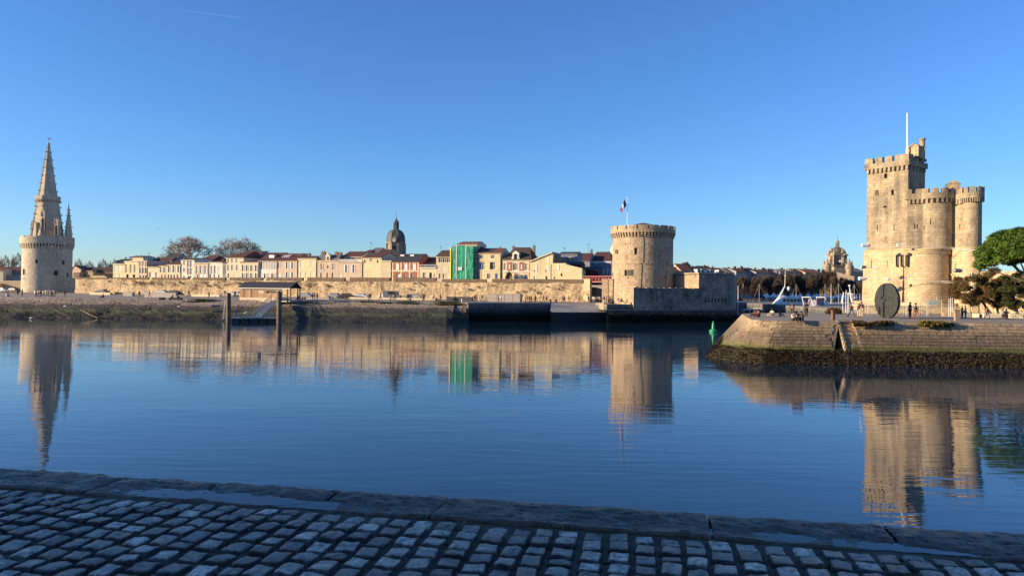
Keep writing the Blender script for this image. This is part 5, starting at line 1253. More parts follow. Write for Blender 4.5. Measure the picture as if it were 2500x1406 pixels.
looks = ['dim house with a brown roof just right of the round tower', 'tan house with a tall orange chimney stack right of the round tower', 'white-windowed attic house with slate roof above the blockhouse', 'brown-roofed attic house above the blockhouse with pale chimneys', 'blue-grey house above the right corner of the blockhouse', 'house with a pyramid slate roof beyond the blockhouse', 'dim house with twin brick chimneys over the dark trees', 'slate-roofed house beside the pyramid roof', 'house with a row of orange chimney pots above the bare trees', 'pale blue-grey house front showing its windows above the bare trees', 'long grey house with a slate roof over the middle of the bare trees', 'tan house with small chimneys left of the reddish roofs', 'reddish-roofed houses end left of the ornate clock gate', 'steep grey-roofed house between the clock gate and the keep']
r = random.Random(5)
for i, (a_, b_, ye, yr, wl_, rf) in enumerate(town):
    wn = []
    k = a_+4
    while k < b_-3:
        wn += [(k, ye+7, 3, 7, 'g'), (k, ye+20, 3, 8, 'g')]; k += 7
    ch = [(a_+r.uniform(3, 8), yr+5, yr-r.uniform(1, 4), r.uniform(3, 6)), (b_-r.uniform(3, 8), yr+5, yr-r.uniform(0, 4), r.uniform(3, 7))]
    if i in (1, 8): ch.append(((a_+b_)/2, yr+5, yr-5, 9))
    if i == 6: ch.append((1810, yr+5, yr-6, 7))
    house(a_, b_, ye, wl_, rf, yr, wn, looks[i], 'house', off=r.uniform(0, 6), depth=11, chims=ch, F=TF, kind='h' if i in (5, 10) else 'g', hipl=.3, hipr=.3, group='town houses across the inner harbour')
# dormer windows on the slate attic houses
T_ = [o for o in bpy.data.objects if o.get('label') == looks[2]][0]
for px in (1706, 1716):
    u, z = TF.hit(px, 663, -1); MB().fbox(TF, u-.8, u+.8, z-.8, z+1.1, -1, 2).build('dormer', M_WHITE, T_); MB().fbox(TF, u-.45, u+.45, z-.5, z+.8, -1.08, -1.01).build('window', M_DARK, T_)
T_ = [o for o in bpy.data.objects if o.get('label') == looks[3]][0]
for px in (1729, 1738, 1758):
    u, z = TF.hit(px, 665, -1); MB().fbox(TF, u-.8, u+.8, z-.8, z+1.1, -1, 2).build('dormer', M_WHITE, T_); MB().fbox(TF, u-.45, u+.45, z-.5, z+.8, -1.08, -1.01).build('window', M_DARK, T_)

# ---------------------------------------------------------------- west buildings
WF = Fr(onz(-60, 0, 280), onz(60, 0, 280))
house(-40, 60, 660, 'bluegrey', M_TILE, 652, [(17, 666, 4, 5, 'g'), (40, 667, 4, 6, 'g')], 'long low white house with a brown roof left of the spired tower', off=6, F=WF, kind='g', depth=8, group='low buildings at the west end')
house(-40, 46, 672, 'bluegrey', M_SLATE, None, [], 'low blue-grey annex with a dark band left of the spired tower', off=3, F=WF, depth=4, cornice=True, group='low buildings at the west end')
house(-50, 8, 660, 'cream', M_TILEO, 655, [], 'cream gable end at the far left edge beside the long low house', off=1, F=WF, depth=6, group='low buildings at the west end')
F = Fr(onz(-80, 0, 268), onz(54, 0, 266)); T_ = thing('garden_wall', 'plain beige wall running left from the spired tower', 'wall', tuple(F.pt(5, 4.6)))
m = MB(); m.fbox(F, 0, F.L, 4, F.hit(30, 687)[1], 0, .6); m.build('wall_face', wallmat('tan'), T_); MB().fbox(F, 0, F.L, F.hit(30, 687)[1], F.hit(30, 686)[1]+.05, -.08, .68).build('coping', wallmat('cream'), T_)
MB().fbox(F, 0, F.hit(6, 700)[0], 4, F.hit(6, 692)[1], -2.5, -.1).build('pier', wallmat('pink'), T_)
WF2 = Fr(onz(172, 0, 276), onz(282, 0, 272))
house(193, 282, 664, 'tan', M_TILEB, 653, [], 'long low barn with a dark brown roof right of the spired tower', off=4, F=WF2, depth=10, group='low buildings at the west end')
house(226, 280, 673, 'cream', M_TILEB, 668, [], 'cream lean-to with a brown roof below the long barn', off=0, F=WF2, depth=4, kind='m', group='low buildings at the west end')
T_, g_ = house(193, 227, 661, 'tan', M_TILEB, 657, [(205.5, 672, 7, 7, 'g')], 'tan front with one small arched window beside the gabled house', off=2, F=WF2, depth=3, kind='m', group='low buildings at the west end')
F = WF2; u0_, z0_ = F.hit(174, 662, 1); u1_, z1_ = F.hit(197, 657, 1); um, zm_ = F.hit(181, 649, 1)
T_ = thing('house', 'small gabled stone house with a white chimney tucked against the spired tower', 'house', tuple(F.pt(3, 5)), 'low buildings at the west end')
m = MB(); q = [F.pt(u0_, 4, 1), F.pt(u1_, 4, 1), F.pt(u1_, z1_, 1), F.pt(um, zm_, 1), F.pt(u0_, z0_, 1)]; kk = Vector((0, 7, 0)); m.q(*q); 
for a_, b_ in zip(q, q[1:]+q[:1]): m.q(a_, b_, b_+kk, a_+kk)
m.build('wall', wallmat('pink'), T_)
m = MB(); 
for a_, b_ in ((q[4], q[3]), (q[3], q[2])):
    t_v = Vector((0, -.15, .0)); th = Vector((0, 0, .22)); m.q(a_+t_v+th, b_+t_v+th, b_+kk+th, a_+kk+th); m.q(a_+t_v, b_+t_v, b_+t_v+th, a_+t_v+th)
m.build('roof', M_TILEO, T_); chim(T_, F, 181.5, 652, 642, 3.4, 3, M_WHITE, False)
MB().fbox(F, F.hit(176, 672)[0], F.hit(191, 672)[0], F.hit(180, 677)[1], F.hit(180, 665)[1], .6, .9).build('garage_door', plain('dark_red_door', (.08, .03, .03), .6), T_)

# ================================================================ TREES
def bare_tree_mesh(seed, H, spread, depth, kids, r0, twig, lift=.35, up=0.0, mat=None, trunk=.28):
    r = random.Random(seed); tr = MB(); cr = MB()
    def br(p, d, L, rad, k):
        mb = tr if k <= 1 else cr
        q = p
        n = 2 if k < 3 else 1
        for i in range(n):
            d2 = (d+Vector((r.uniform(-1, 1), r.uniform(-1, 1), r.uniform(-.6, .9)))*.16).normalized(); q2 = q+d2*L/n
            mb.tube(q, q2, max(twig, rad*(1-.35*i/n)), max(twig*.8, rad*(1-.35*(i+1)/n)), 5 if k < 2 else 3, cap=False); q, d = q2, d2
        if k >= depth: return
        m = kids if k else kids+1
        for c in range(m):
            a = 2*PI*(c+r.random())/m; t = r.uniform(.35, .8)*spread
            s1 = d.orthogonal().normalized(); s2 = d.cross(s1)
            nd = (d*math.cos(t)+(s1*math.cos(a)+s2*math.sin(a))*math.sin(t)+Vector((0, 0, up))).normalized()
            if nd.z < -.25: nd.z *= .3
            st = p.lerp(q, r.uniform(.55, 1)) if c else q
            br(st, nd, L*r.uniform(.62, .84), rad*.56, k+1)
    br(Vector((0, 0, -.3)), Vector((r.uniform(-.06, .06), 0, 1)).normalized(), H*trunk, r0, 0)
    zmax = max(v[2] for v in cr.v); s = H/zmax
    for b in (tr, cr): b.v = [(x*s, y*s, z*s) for x, y, z in b.v]
    return tr, cr
def tree_proto(name, label, loc, tr, cr, mt=M_BARK, mc=M_TWIG, group=None):
    T = thing(name, label, 'tree', (0, 0, 0), group)
    tr.build('trunk', mt, T); cr.build('crown', mc, T); T.location = loc
    return T
def tree_copy(src, label, loc, rz_, s, group=None):
    T = copy_tree(src); T['label'] = label; T.location = loc; T.rotation_euler = (0, 0, rz_); T.scale = (s[0], s[0], s[1]) if isinstance(s, tuple) else (s,)*3
    return T
GP = 'bare plane trees behind the houses'
YT = 292
tr, cr = bare_tree_mesh(3, 19.5, 1.0, 7, 3, .5, .028, up=.03, trunk=.17)
b0 = onz(455, 8.4, YT); H1 = P(455, 569, YT).z-8.4
tr_dummy = 0
T1 = tree_proto('plane_tree', 'great round bare plane tree, the western one of the pair above the houses', b0, tr, cr, M_BARK, M_TWIG, GP)
def fit(T, px0, px1, ytop, Y, base):
    xs = [v.co for ch in T.children for v in ch.data.vertices]
    W = max(c.x for c in xs)-min(c.x for c in xs); Hh = max(c.z for c in xs); cx = (max(c.x for c in xs)+min(c.x for c in xs))/2
    tw = (px1-px0)*Y/FX; s = tw/W; sz = (P((px0+px1)/2, ytop, Y).z-base)/Hh
    T.scale = (s, s, sz); p = onz((px0+px1)/2, base, Y); T.location = (p.x-cx*s, Y, base)
fit(T1, 389, 518, 569, YT, 8.0)
tr, cr = bare_tree_mesh(12, 19.5, 1.0, 7, 3, .5, .028, up=.03, trunk=.17)
T2 = tree_proto('plane_tree', 'bare plane tree with a twin-domed crown, the eastern one of the pair above the houses', b0, tr, cr, M_BARK, M_TWIG, GP)
fit(T2, 521, 632, 571, YT, 8.0)
tr, cr = bare_tree_mesh(21, 10, 1.0, 6, 3, .3, .035, trunk=.25)
GW = 'small bare trees on the skyline at the west end'
W1 = tree_proto('bare_tree', 'bare tree at the far left edge of the skyline', b0, tr, cr, M_BARK, M_TWIG, GW); fit(W1, -8, 22, 620, 300, 5)
for i, (a_, b_, yt, lab) in enumerate(((20, 54, 614, 'bare tree standing right against the left side of the spired tower'), (176, 200, 628, 'bare tree top showing just right of the spired tower'), (198, 228, 634, 'low bare tree over the gabled house by the spired tower'), (232, 262, 629, 'bare tree over the middle of the long barn'), (258, 290, 630, 'bare tree over the east end of the long barn'), (284, 318, 624, 'bare tree behind the first pale houses of the rampart row'), (372, 392, 622, 'thin bare tree left of the black slate roof'), (500, 545, 610, 'bare tree filling the gap between the two plane trees'), (700, 712, 617, 'bare treetop behind the long red roof'))):
    T = copy_tree(W1); T['label'] = lab; fit(T, a_, b_, yt, 300+i, 5 if i < 6 else 8)
# dark row beyond the inner harbour
GI = 'bare trees lining the inner harbour quay'
protos = []
for s in (31, 32, 33):
    tr, cr = bare_tree_mesh(s, 13, 1.05, 6, 4, .32, .045, up=.12, trunk=.16)
    protos.append((tr, cr))
first = None; PT = []
for i, (tr, cr) in enumerate(protos): PT.append(tree_proto('bare_tree', '', b0, tr, cr, plain('dark_bark', (.035, .028, .022), .9), M_TWIGD, GI))
r = random.Random(8); k = 0
spots = []
n = 23
for i in range(n):
    px = 1798+ (2112-1798)*i/(n-1); spots.append((px+r.uniform(-3, 3), 305+r.uniform(-4, 4) if i % 2 else 316+r.uniform(-4, 4)))
tops = lambda px: 676-6*math.sin((px-1798)/30)-(14 if 1905 < px < 2030 else 0)+(6 if px > 2050 else 0)
lands = ['behind the flat corner of the blockhouse', 'above the white mast in the water', 'above the dark awnings', 'above the first white tents', 'over the bow of the white yacht', 'over the yacht wheelhouse', 'over the yacht mast', 'behind the tallest tents', 'above the standing man in the long coat', 'in front of the reddish roofs', 'over the flybridge boat', 'left of the clock gate', 'under the left turret of the clock gate', 'under the clock gate', 'under the right turret of the clock gate', 'above the iron bollard', 'between the clock gate and the keep', 'beside the white flag by the stairs', 'next to the left corner of the keep', 'behind the lower cable cylinder', 'at the keep wall', 'hidden partly by the keep', 'closest to the keep wall']
for i, (px, Y) in enumerate(spots):
    T = PT[i] if i < 3 else copy_tree(PT[i % 3])
    T['label'] = 'dark bare tree ' + lands[i]
    fit(T, px-15, px+15, tops(px)+r.uniform(-5, 6), Y, 4.3); T.rotation_euler = (0, 0, r.uniform(-.4, .4))
hedge = MB(); r = random.Random(77)
for _ in range(16000):
    px = r.uniform(1796, 2116); Y = 318+r.uniform(-3, 3); top = P(px, tops(px)+14+r.uniform(-4, 4), Y).z; p = onz(px, r.uniform(4.5, top), Y); a = r.uniform(-.7, .7); l = r.uniform(.8, 2.2)
    d = Vector((math.sin(a), r.uniform(-.3, .3), math.cos(a)))*l; hedge.q(p, p+Vector((.06, 0, 0)), p+d)
hedge.build('undergrowth', M_TWIGD, kind='stuff')
# dark tree in front of the mansion
tr, cr = bare_tree_mesh(41, 6, 1.1, 5, 4, .15, .03, up=.0, trunk=.25)
T = tree_proto('small_tree', 'small dark tree on the street in front of the brick and stone mansion', b0, tr, cr, M_BARK, plain('dark_leaf_twigs', (.03, .035, .018), .9)); Ym = HF.pt(HF.hit(1240, 660)[0], 0, -2).y
fit(T, 1231, 1252, 661, Ym, 8.4)

def leaf_crown(name, blobs, n, size, mat, parent, seed, shell_=.75, droop=0, needle=False):
    r = random.Random(seed); mb = MB(); tot = sum(b[3]**2*b[4] if len(b) > 4 else b[3]**2 for b in blobs)
    wts = [b[3]**2 for b in blobs]
    for _ in range(n):
        b = r.choices(blobs, wts)[0]; c = Vector(b[:3]); R_ = b[3]; fl = b[4] if len(b) > 4 else 1
        d = Vector((r.gauss(0, 1), r.gauss(0, 1), r.gauss(0, 1))).normalized(); rr = R_*(shell_+(1.06-shell_)*r.random()+(.3*r.random() if r.random() < .25 else 0))
        p = c+Vector((d.x*rr, d.y*rr, d.z*rr*fl))
        for k in range(3):
            u = (d*.7+Vector((r.uniform(-1, 1), r.uniform(-1, 1), r.uniform(-1, 1)))).normalized(); v = u.orthogonal().normalized()*size*(.14 if needle else .35); u = u*size*r.uniform(.6, 1.4)
            if droop: u.z -= droop*size
            mb.q(p-v, p+v, p+u)
    return mb.build(name, mat, parent)
# stone pine at the right edge
YP = 96
pc = onz(2500, ZQ, YP)
PN = thing('stone_pine', 'umbrella pine with a dense domed green crown at the right edge', 'tree', tuple(pc))
def leafmat(name, c1, c2, sc=1.2):
    m, t, b = nodes(name); g_ = t.nodes.new('ShaderNodeNewGeometry'); 
    col = mix(t, g_.outputs['Random Per Island'], c1, c2); col = mix(t, 1, col, ramp(t, noisetex(t, g_.outputs['Position'], sc, 3), [(.3, (.6,)*3), (.7, (1.25,)*3)]), 'MULTIPLY')
    t.links.new(col, b.inputs['Base Color']); b.inputs['Roughness'].default_value = .75
    tr_ = t.nodes.new('ShaderNodeBsdfTranslucent'); t.links.new(col, tr_.inputs[0]); ms = t.nodes.new('ShaderNodeMixShader'); ms.inputs[0].default_value = .25
    t.links.new(b.outputs[0], ms.inputs[1]); t.links.new(tr_.outputs[0], ms.inputs[2]); t.links.new(ms.outputs[0], t.nodes['Material Output'].inputs[0]); return m
M_PINE = leafmat('pine_needles', (.075, .155, .018), (.19, .28, .04))
r = random.Random(14); bl = []
cz_ = P(2500, 632, YP).z; zt_ = P(2500, 551, YP).z
for k in range(170):
    a = r.uniform(0, 2*PI); q = math.sqrt(r.random()); x = math.cos(a)*q*4.85; y = math.sin(a)*q*4.6
    top = cz_+(zt_-cz_)*math.sqrt(max(0, 1-q*q*.93)); z = top-.35 if k % 2 else top-.6-r.random()*(top-cz_)*.9
    bl.append((pc.x+x, pc.y+y, z-r.uniform(0, .5), r.uniform(.5, .95), .62))
leaf_crown('crown', bl, 52000, .24, M_PINE, PN, 15, .6)
m = MB(); m.tube(pc+Vector((1.4, .5, 0)), pc+Vector((1.0, .3, 4.8)), .36, .28, 8)
for k in range(14):
    b = bl[k*6]; m.tube(pc+Vector((1.0, .3, 4.6)), Vector((b[0], b[1], b[2]-.3)), .14, .04, 5)
m.build('trunk', M_BARK, PN)
# tamarisks
M_TAM = leafmat('tamarisk_foliage', (.135, .085, .028), (.20, .135, .045), .9); M_TAM2 = leafmat('tamarisk_foliage_green', (.05, .065, .02), (.10, .10, .03), .9)
def tamarisk(px0, px1, py0, py1, Y, seed, label, base, lean, n=9000, mat=M_TAM):
    T = thing('tamarisk', label, 'tree', tuple(onz(base, ZQ, Y)), 'feathery trees on the right quay')
    r = random.Random(seed); bl = []; x0, x1 = P(px0, 700, Y).x, P(px1, 700, Y).x; z1, z0 = P(px0, py0, Y).z, P(px0, py1, Y).z
    cx, cz, hw_, hh_ = (x0+x1)/2, (z0+z1)/2, (x1-x0)/2, (z1-z0)/2
    for _ in range(48):
        a = r.uniform(0, 2*PI); q = math.sqrt(r.random())*.95; bl.append((cx+math.cos(a)*q*hw_, Y+r.uniform(-1.4, 1.4), cz+math.sin(a)*q*hh_, r.uniform(.35, .7), .7))
    leaf_crown('crown', bl, n, .26, mat, T, seed+1, .1, .25, True)
    m = MB(); p = onz(base, ZQ, Y); q = Vector((p.x-lean*.55, Y, ZQ+(cz-ZQ)*.55)); s = Vector((p.x-lean, Y, cz))
    m.tube(p, q, .2, .15, 7); m.tube(q, s, .15, .08, 6)
    for k in range(12):
        b = bl[k*2]; m.tube(q.lerp(s, r.random()), Vector(b[:3]), .06, .02, 4)
    m.build('trunk', M_BARK, T); return T
tamarisk(2334, 2412, 668, 745, 101, 51, 'brown feathery tamarisk leaning left in front of the keep door wall', 2424, 2.6, 15000)
tamarisk(2395, 2470, 655, 750, 104, 61, 'tall brown feathery tamarisk between the leaning one and the pine', 2438, .6, 16000)
tamarisk(2440, 2520, 662, 755, 99, 71, 'dark green and brown tamarisk below the pine at the right edge', 2486, .8, 11000, M_TAM2)
tag(tufts('bush', M_TAM, 500, lambda r: onz(2036+r.gauss(0, 7), ZQ+r.uniform(-.1, .5), 107+r.uniform(-.5, .5)), .45, 88, kind='thing'), 'dry brown reeds beside the iron bollard in front of the boats', 'bush')
# stone wall and building behind the trees on the right
F = Fr(onz(2392, 0, 119), onz(2620, 0, 111)); T_ = thing('quay_wall_house', 'rough stone wall behind the tamarisks at the right edge', 'wall', tuple(F.pt(2, ZQ)))
m = MB(); m.shell(lambda u, z, d=0: F.pt(u, z, d+.1*noise.noise(Vector((u, z, 2)))), 0, F.L, ZQ-.5, F.hit(2440, 664)[1], [], du=.8, dz=.8); m.fbox(F, 0, F.L, ZQ, F.hit(2440, 664)[1]+.1, .5, 1.6); m.build('wall_face', M_RAMP, T_)
F = Fr(onz(2388, 0, 150), onz(2430, 0, 150)); T_ = thing('house', 'low grey flat-roofed building between the keep and the trees', 'building', tuple(F.pt(2, ZQ))); m = MB(); m.fbox(F, 0, F.L, ZQ, F.hit(2400, 661)[1], 0, 6); m.build('wall', wallmat('bluegrey'), T_)

# ================================================================ INNER HARBOUR
# white pagoda tents
tp_ = [1866, 1873, 1889, 1899, 1911, 1934, 1944, 1954, 1973, 1988, 1995, 2014, 2028, 2042, 2052, 2060, 2072, 2086]
words = ['first white tent, at the left end of the row', 'second white tent from the left end', 'large white tent behind the yacht bow', 'small pointed tent behind the yacht bow', 'white tent left of the yacht mast', 'white tent just right of the yacht mast', 'white tent behind the dark-coated couple', 'narrow-topped tent left of the coated man', 'white tent behind the coated man', 'white tent right of the coated man', 'white tent above the flybridge arch', 'bright cream-topped tent over the flybridge boat', 'white tent right of the flybridge boat', 'white tent at the foot of the tall thin pole', 'white tent left of the furled white flag', 'white tent behind the furled white flag', 'low tent beside the radar mast', 'last white tent, next to the keep']
M_TENT = plain('tent_canvas', (.62, .62, .64), .8, 0, .06)
YTn = 288; tw = 4.6
TN = thing('tent', words[0], 'tent', (0, 0, 0), 'white market tents on the inner harbour quay')
m = MB(); rows = []
for s, z in ((1, 2.6), (.72, 2.85), (.42, 3.4), (.16, 4.4), (.02, 5.3)): rows.append([(x*tw/2*s, y*tw/2*s, z) for x, y in ((-1, -1), (1, -1), (1, 1), (-1, 1))])
m.grid(rows, closed=True); m.build('canopy', M_TENT, TN)
m = MB(); m.box((0, 0, 2.4), (tw, tw, .42)); m.build('valance', M_TENT, TN)
for dx in (-1, 1):
    for dy in (-1, 1): MB().box((dx*(tw/2-.1), dy*(tw/2-.1), 1.15), (.09, .09, 2.3)).build('leg', M_WMETAL, TN)
MB().box((0, tw/2-.05, 1.15), (tw-.3, .04, 2.2)).build('back_wall', M_TENT, TN)
for i, px in enumerate(tp_):
    T = TN if i == 0 else copy_tree(TN); T['label'] = words[i]; p = onz(px, 4.5, YTn+(i % 3)*3); T.location = p; T.scale = (.60, .60, .50+.05*((i*7) % 3)); T.rotation_euler = (0, 0, .1*((i*5) % 4))
# dark awnings at the left end
for i, (a_, b_, y0, lab) in enumerate(((1796, 1812, 738, 'round dark awning above the quay wall left of the tents'), (1816, 1834, 732, 'grey domed kiosk between the dark awnings'), (1838, 1866, 730, 'wide dark cafe awning left of the white tents'))):
    Y = 285; p = onz((a_+b_)/2, 4.4, Y); hw_ = (b_-a_)*Y/FX/2; zt2 = P(a_, y0-12, Y).z
    T = thing('cafe_awning', lab, 'awning', tuple(p)); m = MB(); rows = []
    for s, k in ((1, 0), (.9, .35), (.6, .75), (.1, 1)): rows.append([(p.x+x*hw_*s, p.y+y*hw_*.6*s, zt2-1.4+1.4*k) for x, y in ((-1, -1), (1, -1), (1, 1), (-1, 1))])
    m.grid(rows, closed=True); m.build('canopy', plain('awning'+str(i), [(.03, .03, .04), (.2, .2, .23), (.025, .022, .03)][i], .8), T)
    m = MB()
    for dx in (-.9, .9): m.tube((p.x+dx*hw_, p.y, 4.4), (p.x+dx*hw_, p.y, zt2-1.4), .06, n=5)
    m.build('posts', M_DMETAL, T)
# boats
M_HULL = plain('white_gelcoat', (.66, .67, .68), .3, 0, .05); M_HULLB = plain('blue_hull', (.03, .06, .13), .35); M_BWIN = plain('boat_window', (.02, .03, .04), .15); M_CANV = plain('boat_canvas', (.05, .09, .2), .8)
def hull(L, B, H, mat, T, stripe=None):
    m = MB(); rows = []
    for s in [0, .08, .25, .5, .75, .9, 1]:
        x = (s-.5)*L; bw = B/2*(1-max(0, (s-.45)/.55)**2.2)*(.9+.1*min(1, s*5)); bw = max(bw, .03); sh = H*(1+.25*s*s); xf = x+(L*.06 if s == 1 else 0)
        rows.append([(x, 0, -.3), (x, -bw*.75, 0), (xf, -bw, sh), (xf, 0, sh+.03), (xf, bw, sh), (x, bw*.75, 0), (x, 0, -.3)])
    m.grid(rows); m.f.append(tuple(range(6))); m.build('hull', mat, T, smooth=False)
def cabin(T, x0, x1, z0, z1, w_, mat=M_HULL, rake0=.2, rake1=.9, win=True, n=4):
    m = MB(); a, b = x0+rake0, x1-rake1
    i = len(m.v); m.v += [(x0, -w_, z0), (x1, -w_, z0), (x1, w_, z0), (x0, w_, z0), (a, -w_*.9, z1), (b, -w_*.9, z1), (b, w_*.9, z1), (a, w_*.9, z1)]
    m.f += [(0, 1, 5, 4), (1, 2, 6, 5), (2, 3, 7, 6), (3, 0, 4, 7), (4, 5, 6, 7)]; m.build('cabin', mat, T)
    if win:
        for k in range(n):
            u0_ = x0+rake0*.6+(x1-rake1*.8-x0-rake0)*(k+.12)/n; u1_ = x0+rake0*.6+(x1-rake1*.8-x0-rake0)*(k+.88)/n
            for sd_ in (-1, 1): MB().box(((u0_+u1_)/2, sd_*w_*.955, z0+(z1-z0)*.55), (u1_-u0_, .06, (z1-z0)*.45)).build('window', M_BWIN, T)
def boat(px, Y, rz_, label, build, L):
    T = thing('boat', label, 'boat', (0, 0, 0), 'boats moored in the inner harbour'); build(T); T.location = onz(px, 0, Y); T.rotation_euler = (0, 0, rz_); return T
def rail(T, x0, x1, z0, h, w_, n=6):
    m = MB()
    for sd_ in (-1, 1):
        m.tube((x0, sd_*w_, z0+h), (x1, sd_*w_*.5, z0+h), .03, n=4)
        for k in range(n+1):
            s = k/n; x = x0+(x1-x0)*s; y = sd_*w_*(1-.5*s); m.tube((x, y, z0), (x, y, z0+h), .025, n=4)
    m.build('rail', M_WMETAL, T)
def yachtA(T):
    hull(15.5, 4.6, 2.6, M_HULL, T); cabin(T, -6, 4.5, 2.6, 4.3, 2.0, n=7); cabin(T, -4.4, 2.2, 4.3, 6.2, 1.8, n=5, rake1=1.6)
    m = MB(); m.box((-2.5, 0, 6.4), (4, 3.4, .12)); m.build('upper_deck_roof', M_HULL, T)
    m = MB(); m.tube((1.0, 0, 6.2), (-.6, 0, 9.2), .3, .14, 6); m.tube((-.6, 0, 9.0), (-.7, 0, 13.8), .1, .05, 6); m.box((-.7, 0, 12.2), (.1, 1.6, .08)); m.build('mast', M_HULL, T)
    m = MB(); m.lathe((-1.7, 0, 8.5), [(.1, -.6), (.5, 0), (.45, .5), (.1, .7)], 10); m.build('radar_dome', M_HULL, T)
    MB().box((-3.4, 0, 5.3), (3.2, 3.3, 1.3)).build('canopy', plain('clear_canopy', (.14, .17, .15), .4), T); rail(T, 1, 7, 3.1, .8, 1.9)
    m = MB(); m.box((2.6, -2.06, 3.35), (1.8, .02, .16)); m.build('name_lettering', M_BWIN, T)
boat(1911, 205, PI+.12, 'large white motor yacht with a tall mast and tiered decks, left in the harbour', yachtA, 15)
def boatB(T):
    hull(11, 3.8, 2.4, M_HULL, T); cabin(T, -3.5, 3, 2.4, 3.9, 1.6, n=4)
    for x in (-3.2, 1.9):
        m = MB(); m.tube((x-.6, -1.5, 3.9), (x+.8, -1.2, 6.4), .22, .12, 6); m.tube((x-.6, 1.5, 3.9), (x+.8, 1.2, 6.4), .22, .12, 6); m.tube((x+.8, -1.2, 6.4), (x+.8, 1.2, 6.4), .09, .09, 6); m.build('flybridge_arch', M_HULL, T)
    m = MB(); m.box((-1.2, 0, 4.1), (4.5, 3, .5)); m.build('flybridge', M_HULL, T)
    MB().box((-.8, 0, 5.2), (2.6, 2.4, 1.5)).build('canopy', plain('lilac_canvas', (.22, .20, .28), .8), T)
    m = MB(); m.tube((-4.4, 0, 4.6), (-3, 0, 4.6), .55, .55, 10); m.build('rolled_tender', M_HULL, T); rail(T, 1, 5, 2.9, .7, 1.4)
boat(1987, 176, PI+.5, 'cream white flybridge cruiser with two raked arches, middle of the harbour', boatB, 11)
def boatC(T):
    hull(13, 4.2, 2.0, M_HULLB, T); cabin(T, -5.5, 3.6, 2.0, 3.7, 1.9, n=6); 
    i = MB(); i.grid([[(-5.8, -2, 3.7), (-5.8, 2, 3.7)], [(-3, -1.4, 4.9), (-3, 1.4, 4.9)], [(3, -1.2, 4.5), (3, 1.2, 4.5)], [(4.6, -1.4, 3.6), (4.6, 1.4, 3.6)]]); i.build('awning', M_HULL, T)
    m = MB(); m.box((-1, -2.12, 1.2), (10, .06, .16)); m.build('stripe', M_HULL, T)
boat(2042, 199, PI+.1, 'blue-hulled boat with a long pale awning and row of windows left of the stair flag', boatC, 13)
def boatD(T):
    hull(12, 4, 2.3, M_HULL, T); cabin(T, -4.5, 3, 2.3, 4.1, 1.8, n=5); m = MB()
    m.tube((-.8, 0, 4.0), (.2, 0, 7.2), .4, .22, 6); m.tube((.2, 0, 7.2), (.5, 0, 9.0), .2, .1, 6); m.box((.3, 0, 7.3), (.2, 2.2, .12)); m.tube((.3, -1.1, 7.3), (.3, -1.3, 8.3), .04, n=4); m.build('mast', M_HULL, T)
    m = MB(); m.lathe((.5, 0, 9.0), [(.05, 0), (.3, .15), (.3, .4), (.05, .55)], 10); m.lathe((-.9, 0, 6.2), [(.1, -.3), (.55, 0), (.5, .3), (.1, .5)], 10); m.build('radar_dome', M_HULL, T)
    MB().box((-2.2, 0, 4.6), (3.4, 3.2, .9)).build('canopy', M_CANV, T)
boat(2078, 182, PI+.3, 'white boat with a stout radar mast just left of the keep', boatD, 12)
def boatE(T):
    hull(16, 4.4, 1.3, M_HULL, T); cabin(T, -4, 2.5, 1.3, 2.4, 1.6, n=5); m = MB(); m.box((0, -2.2, 1.0), (13, .05, .35)); m.build('blue_stripe', M_HULLB, T)
    for k in range(6): MB().box((-3+k*1.3, -2.24, .62), (.7, .05, .3)).build('porthole', M_BWIN, T)
boat(2003, 166, PI+.04, 'long low white hull with small portholes nearest the quay', boatE, 16)
def boatF(T):
    hull(14, 4, 1.5, plain('slate_hull', (.10, .13, .19), .5), T); cabin(T, -4, 2, 1.5, 3.0, 1.5, M_WMETAL, n=3); m = MB(); m.box((3, 0, 2.0), (.2, 2.5, 1.2)); m.box((5, 0, 2.0), (.2, 2.5, 1.2)); m.build('bulwark', M_DMETAL, T)
boat(1845, 196, .08, 'dark workboat moored against the inner quay beyond the blockhouse', boatF, 14)
def boatG(T):
    hull(12, 3.8, 1.9, M_HULLB, T); cabin(T, -4, 2.5, 1.9, 3.4, 1.6, n=5); rail(T, 1, 5, 2.2, .8, 1.5)
boat(1955, 236, PI, 'small dark-hulled boat half hidden behind the coated man', boatG, 12)
boat(1828, 236, PI+.1, 'pale low boat moored under the domed kiosk', lambda T: (hull(12, 3.8, 1.6, M_HULL, T), cabin(T, -4, 2.5, 1.6, 3.0, 1.5, n=4)), 12)
def sail(T):
    hull(8, 2.6, 1.1, M_HULL, T); cabin(T, -1.5, 1.8, 1.1, 1.7, .9, n=3)
    m = MB(); m.tube((.6, 0, 1.5), (.6, 0, 10.5), .06, .04, 5); m.tube((.6, 0, 2.3), (-2.8, 0, 2.4), .12, .1, 5); m.tube((.6, 0, 10.3), (3.9, 0, 1.3), .012, n=3); m.tube((.6, 0, 10.3), (-3.9, 0, 1.2), .012, n=3); m.build('mast', M_WMETAL, T)
for px, Y, lab in ((1818, 250, 'small white sailing boat under the round dark awning'), (1858, 244, 'small white sailing boat left of the big motor yacht'), (1948, 252, 'small sailing boat behind the person in maroon'), (2018, 246, 'small sailing boat right of the flybridge cruiser'), (2034, 238, 'small sailing boat beside the tall white pole'), (2052, 228, 'small sailing boat behind the furled white flag'), (2090, 240, 'small sailing boat next to the keep wall')):
    boat(px, Y, PI+.2*math.sin(px), lab, sail, 8)
pn = MB(); a_ = onz(1796, .5, 232); b_ = onz(1880, .5, 222); pn.tube(a_, b_, .5, .5, 4); tag(pn.build('pontoon', M_METAL), 'low grey pontoon in the inner harbour beyond the blockhouse', 'pontoon')
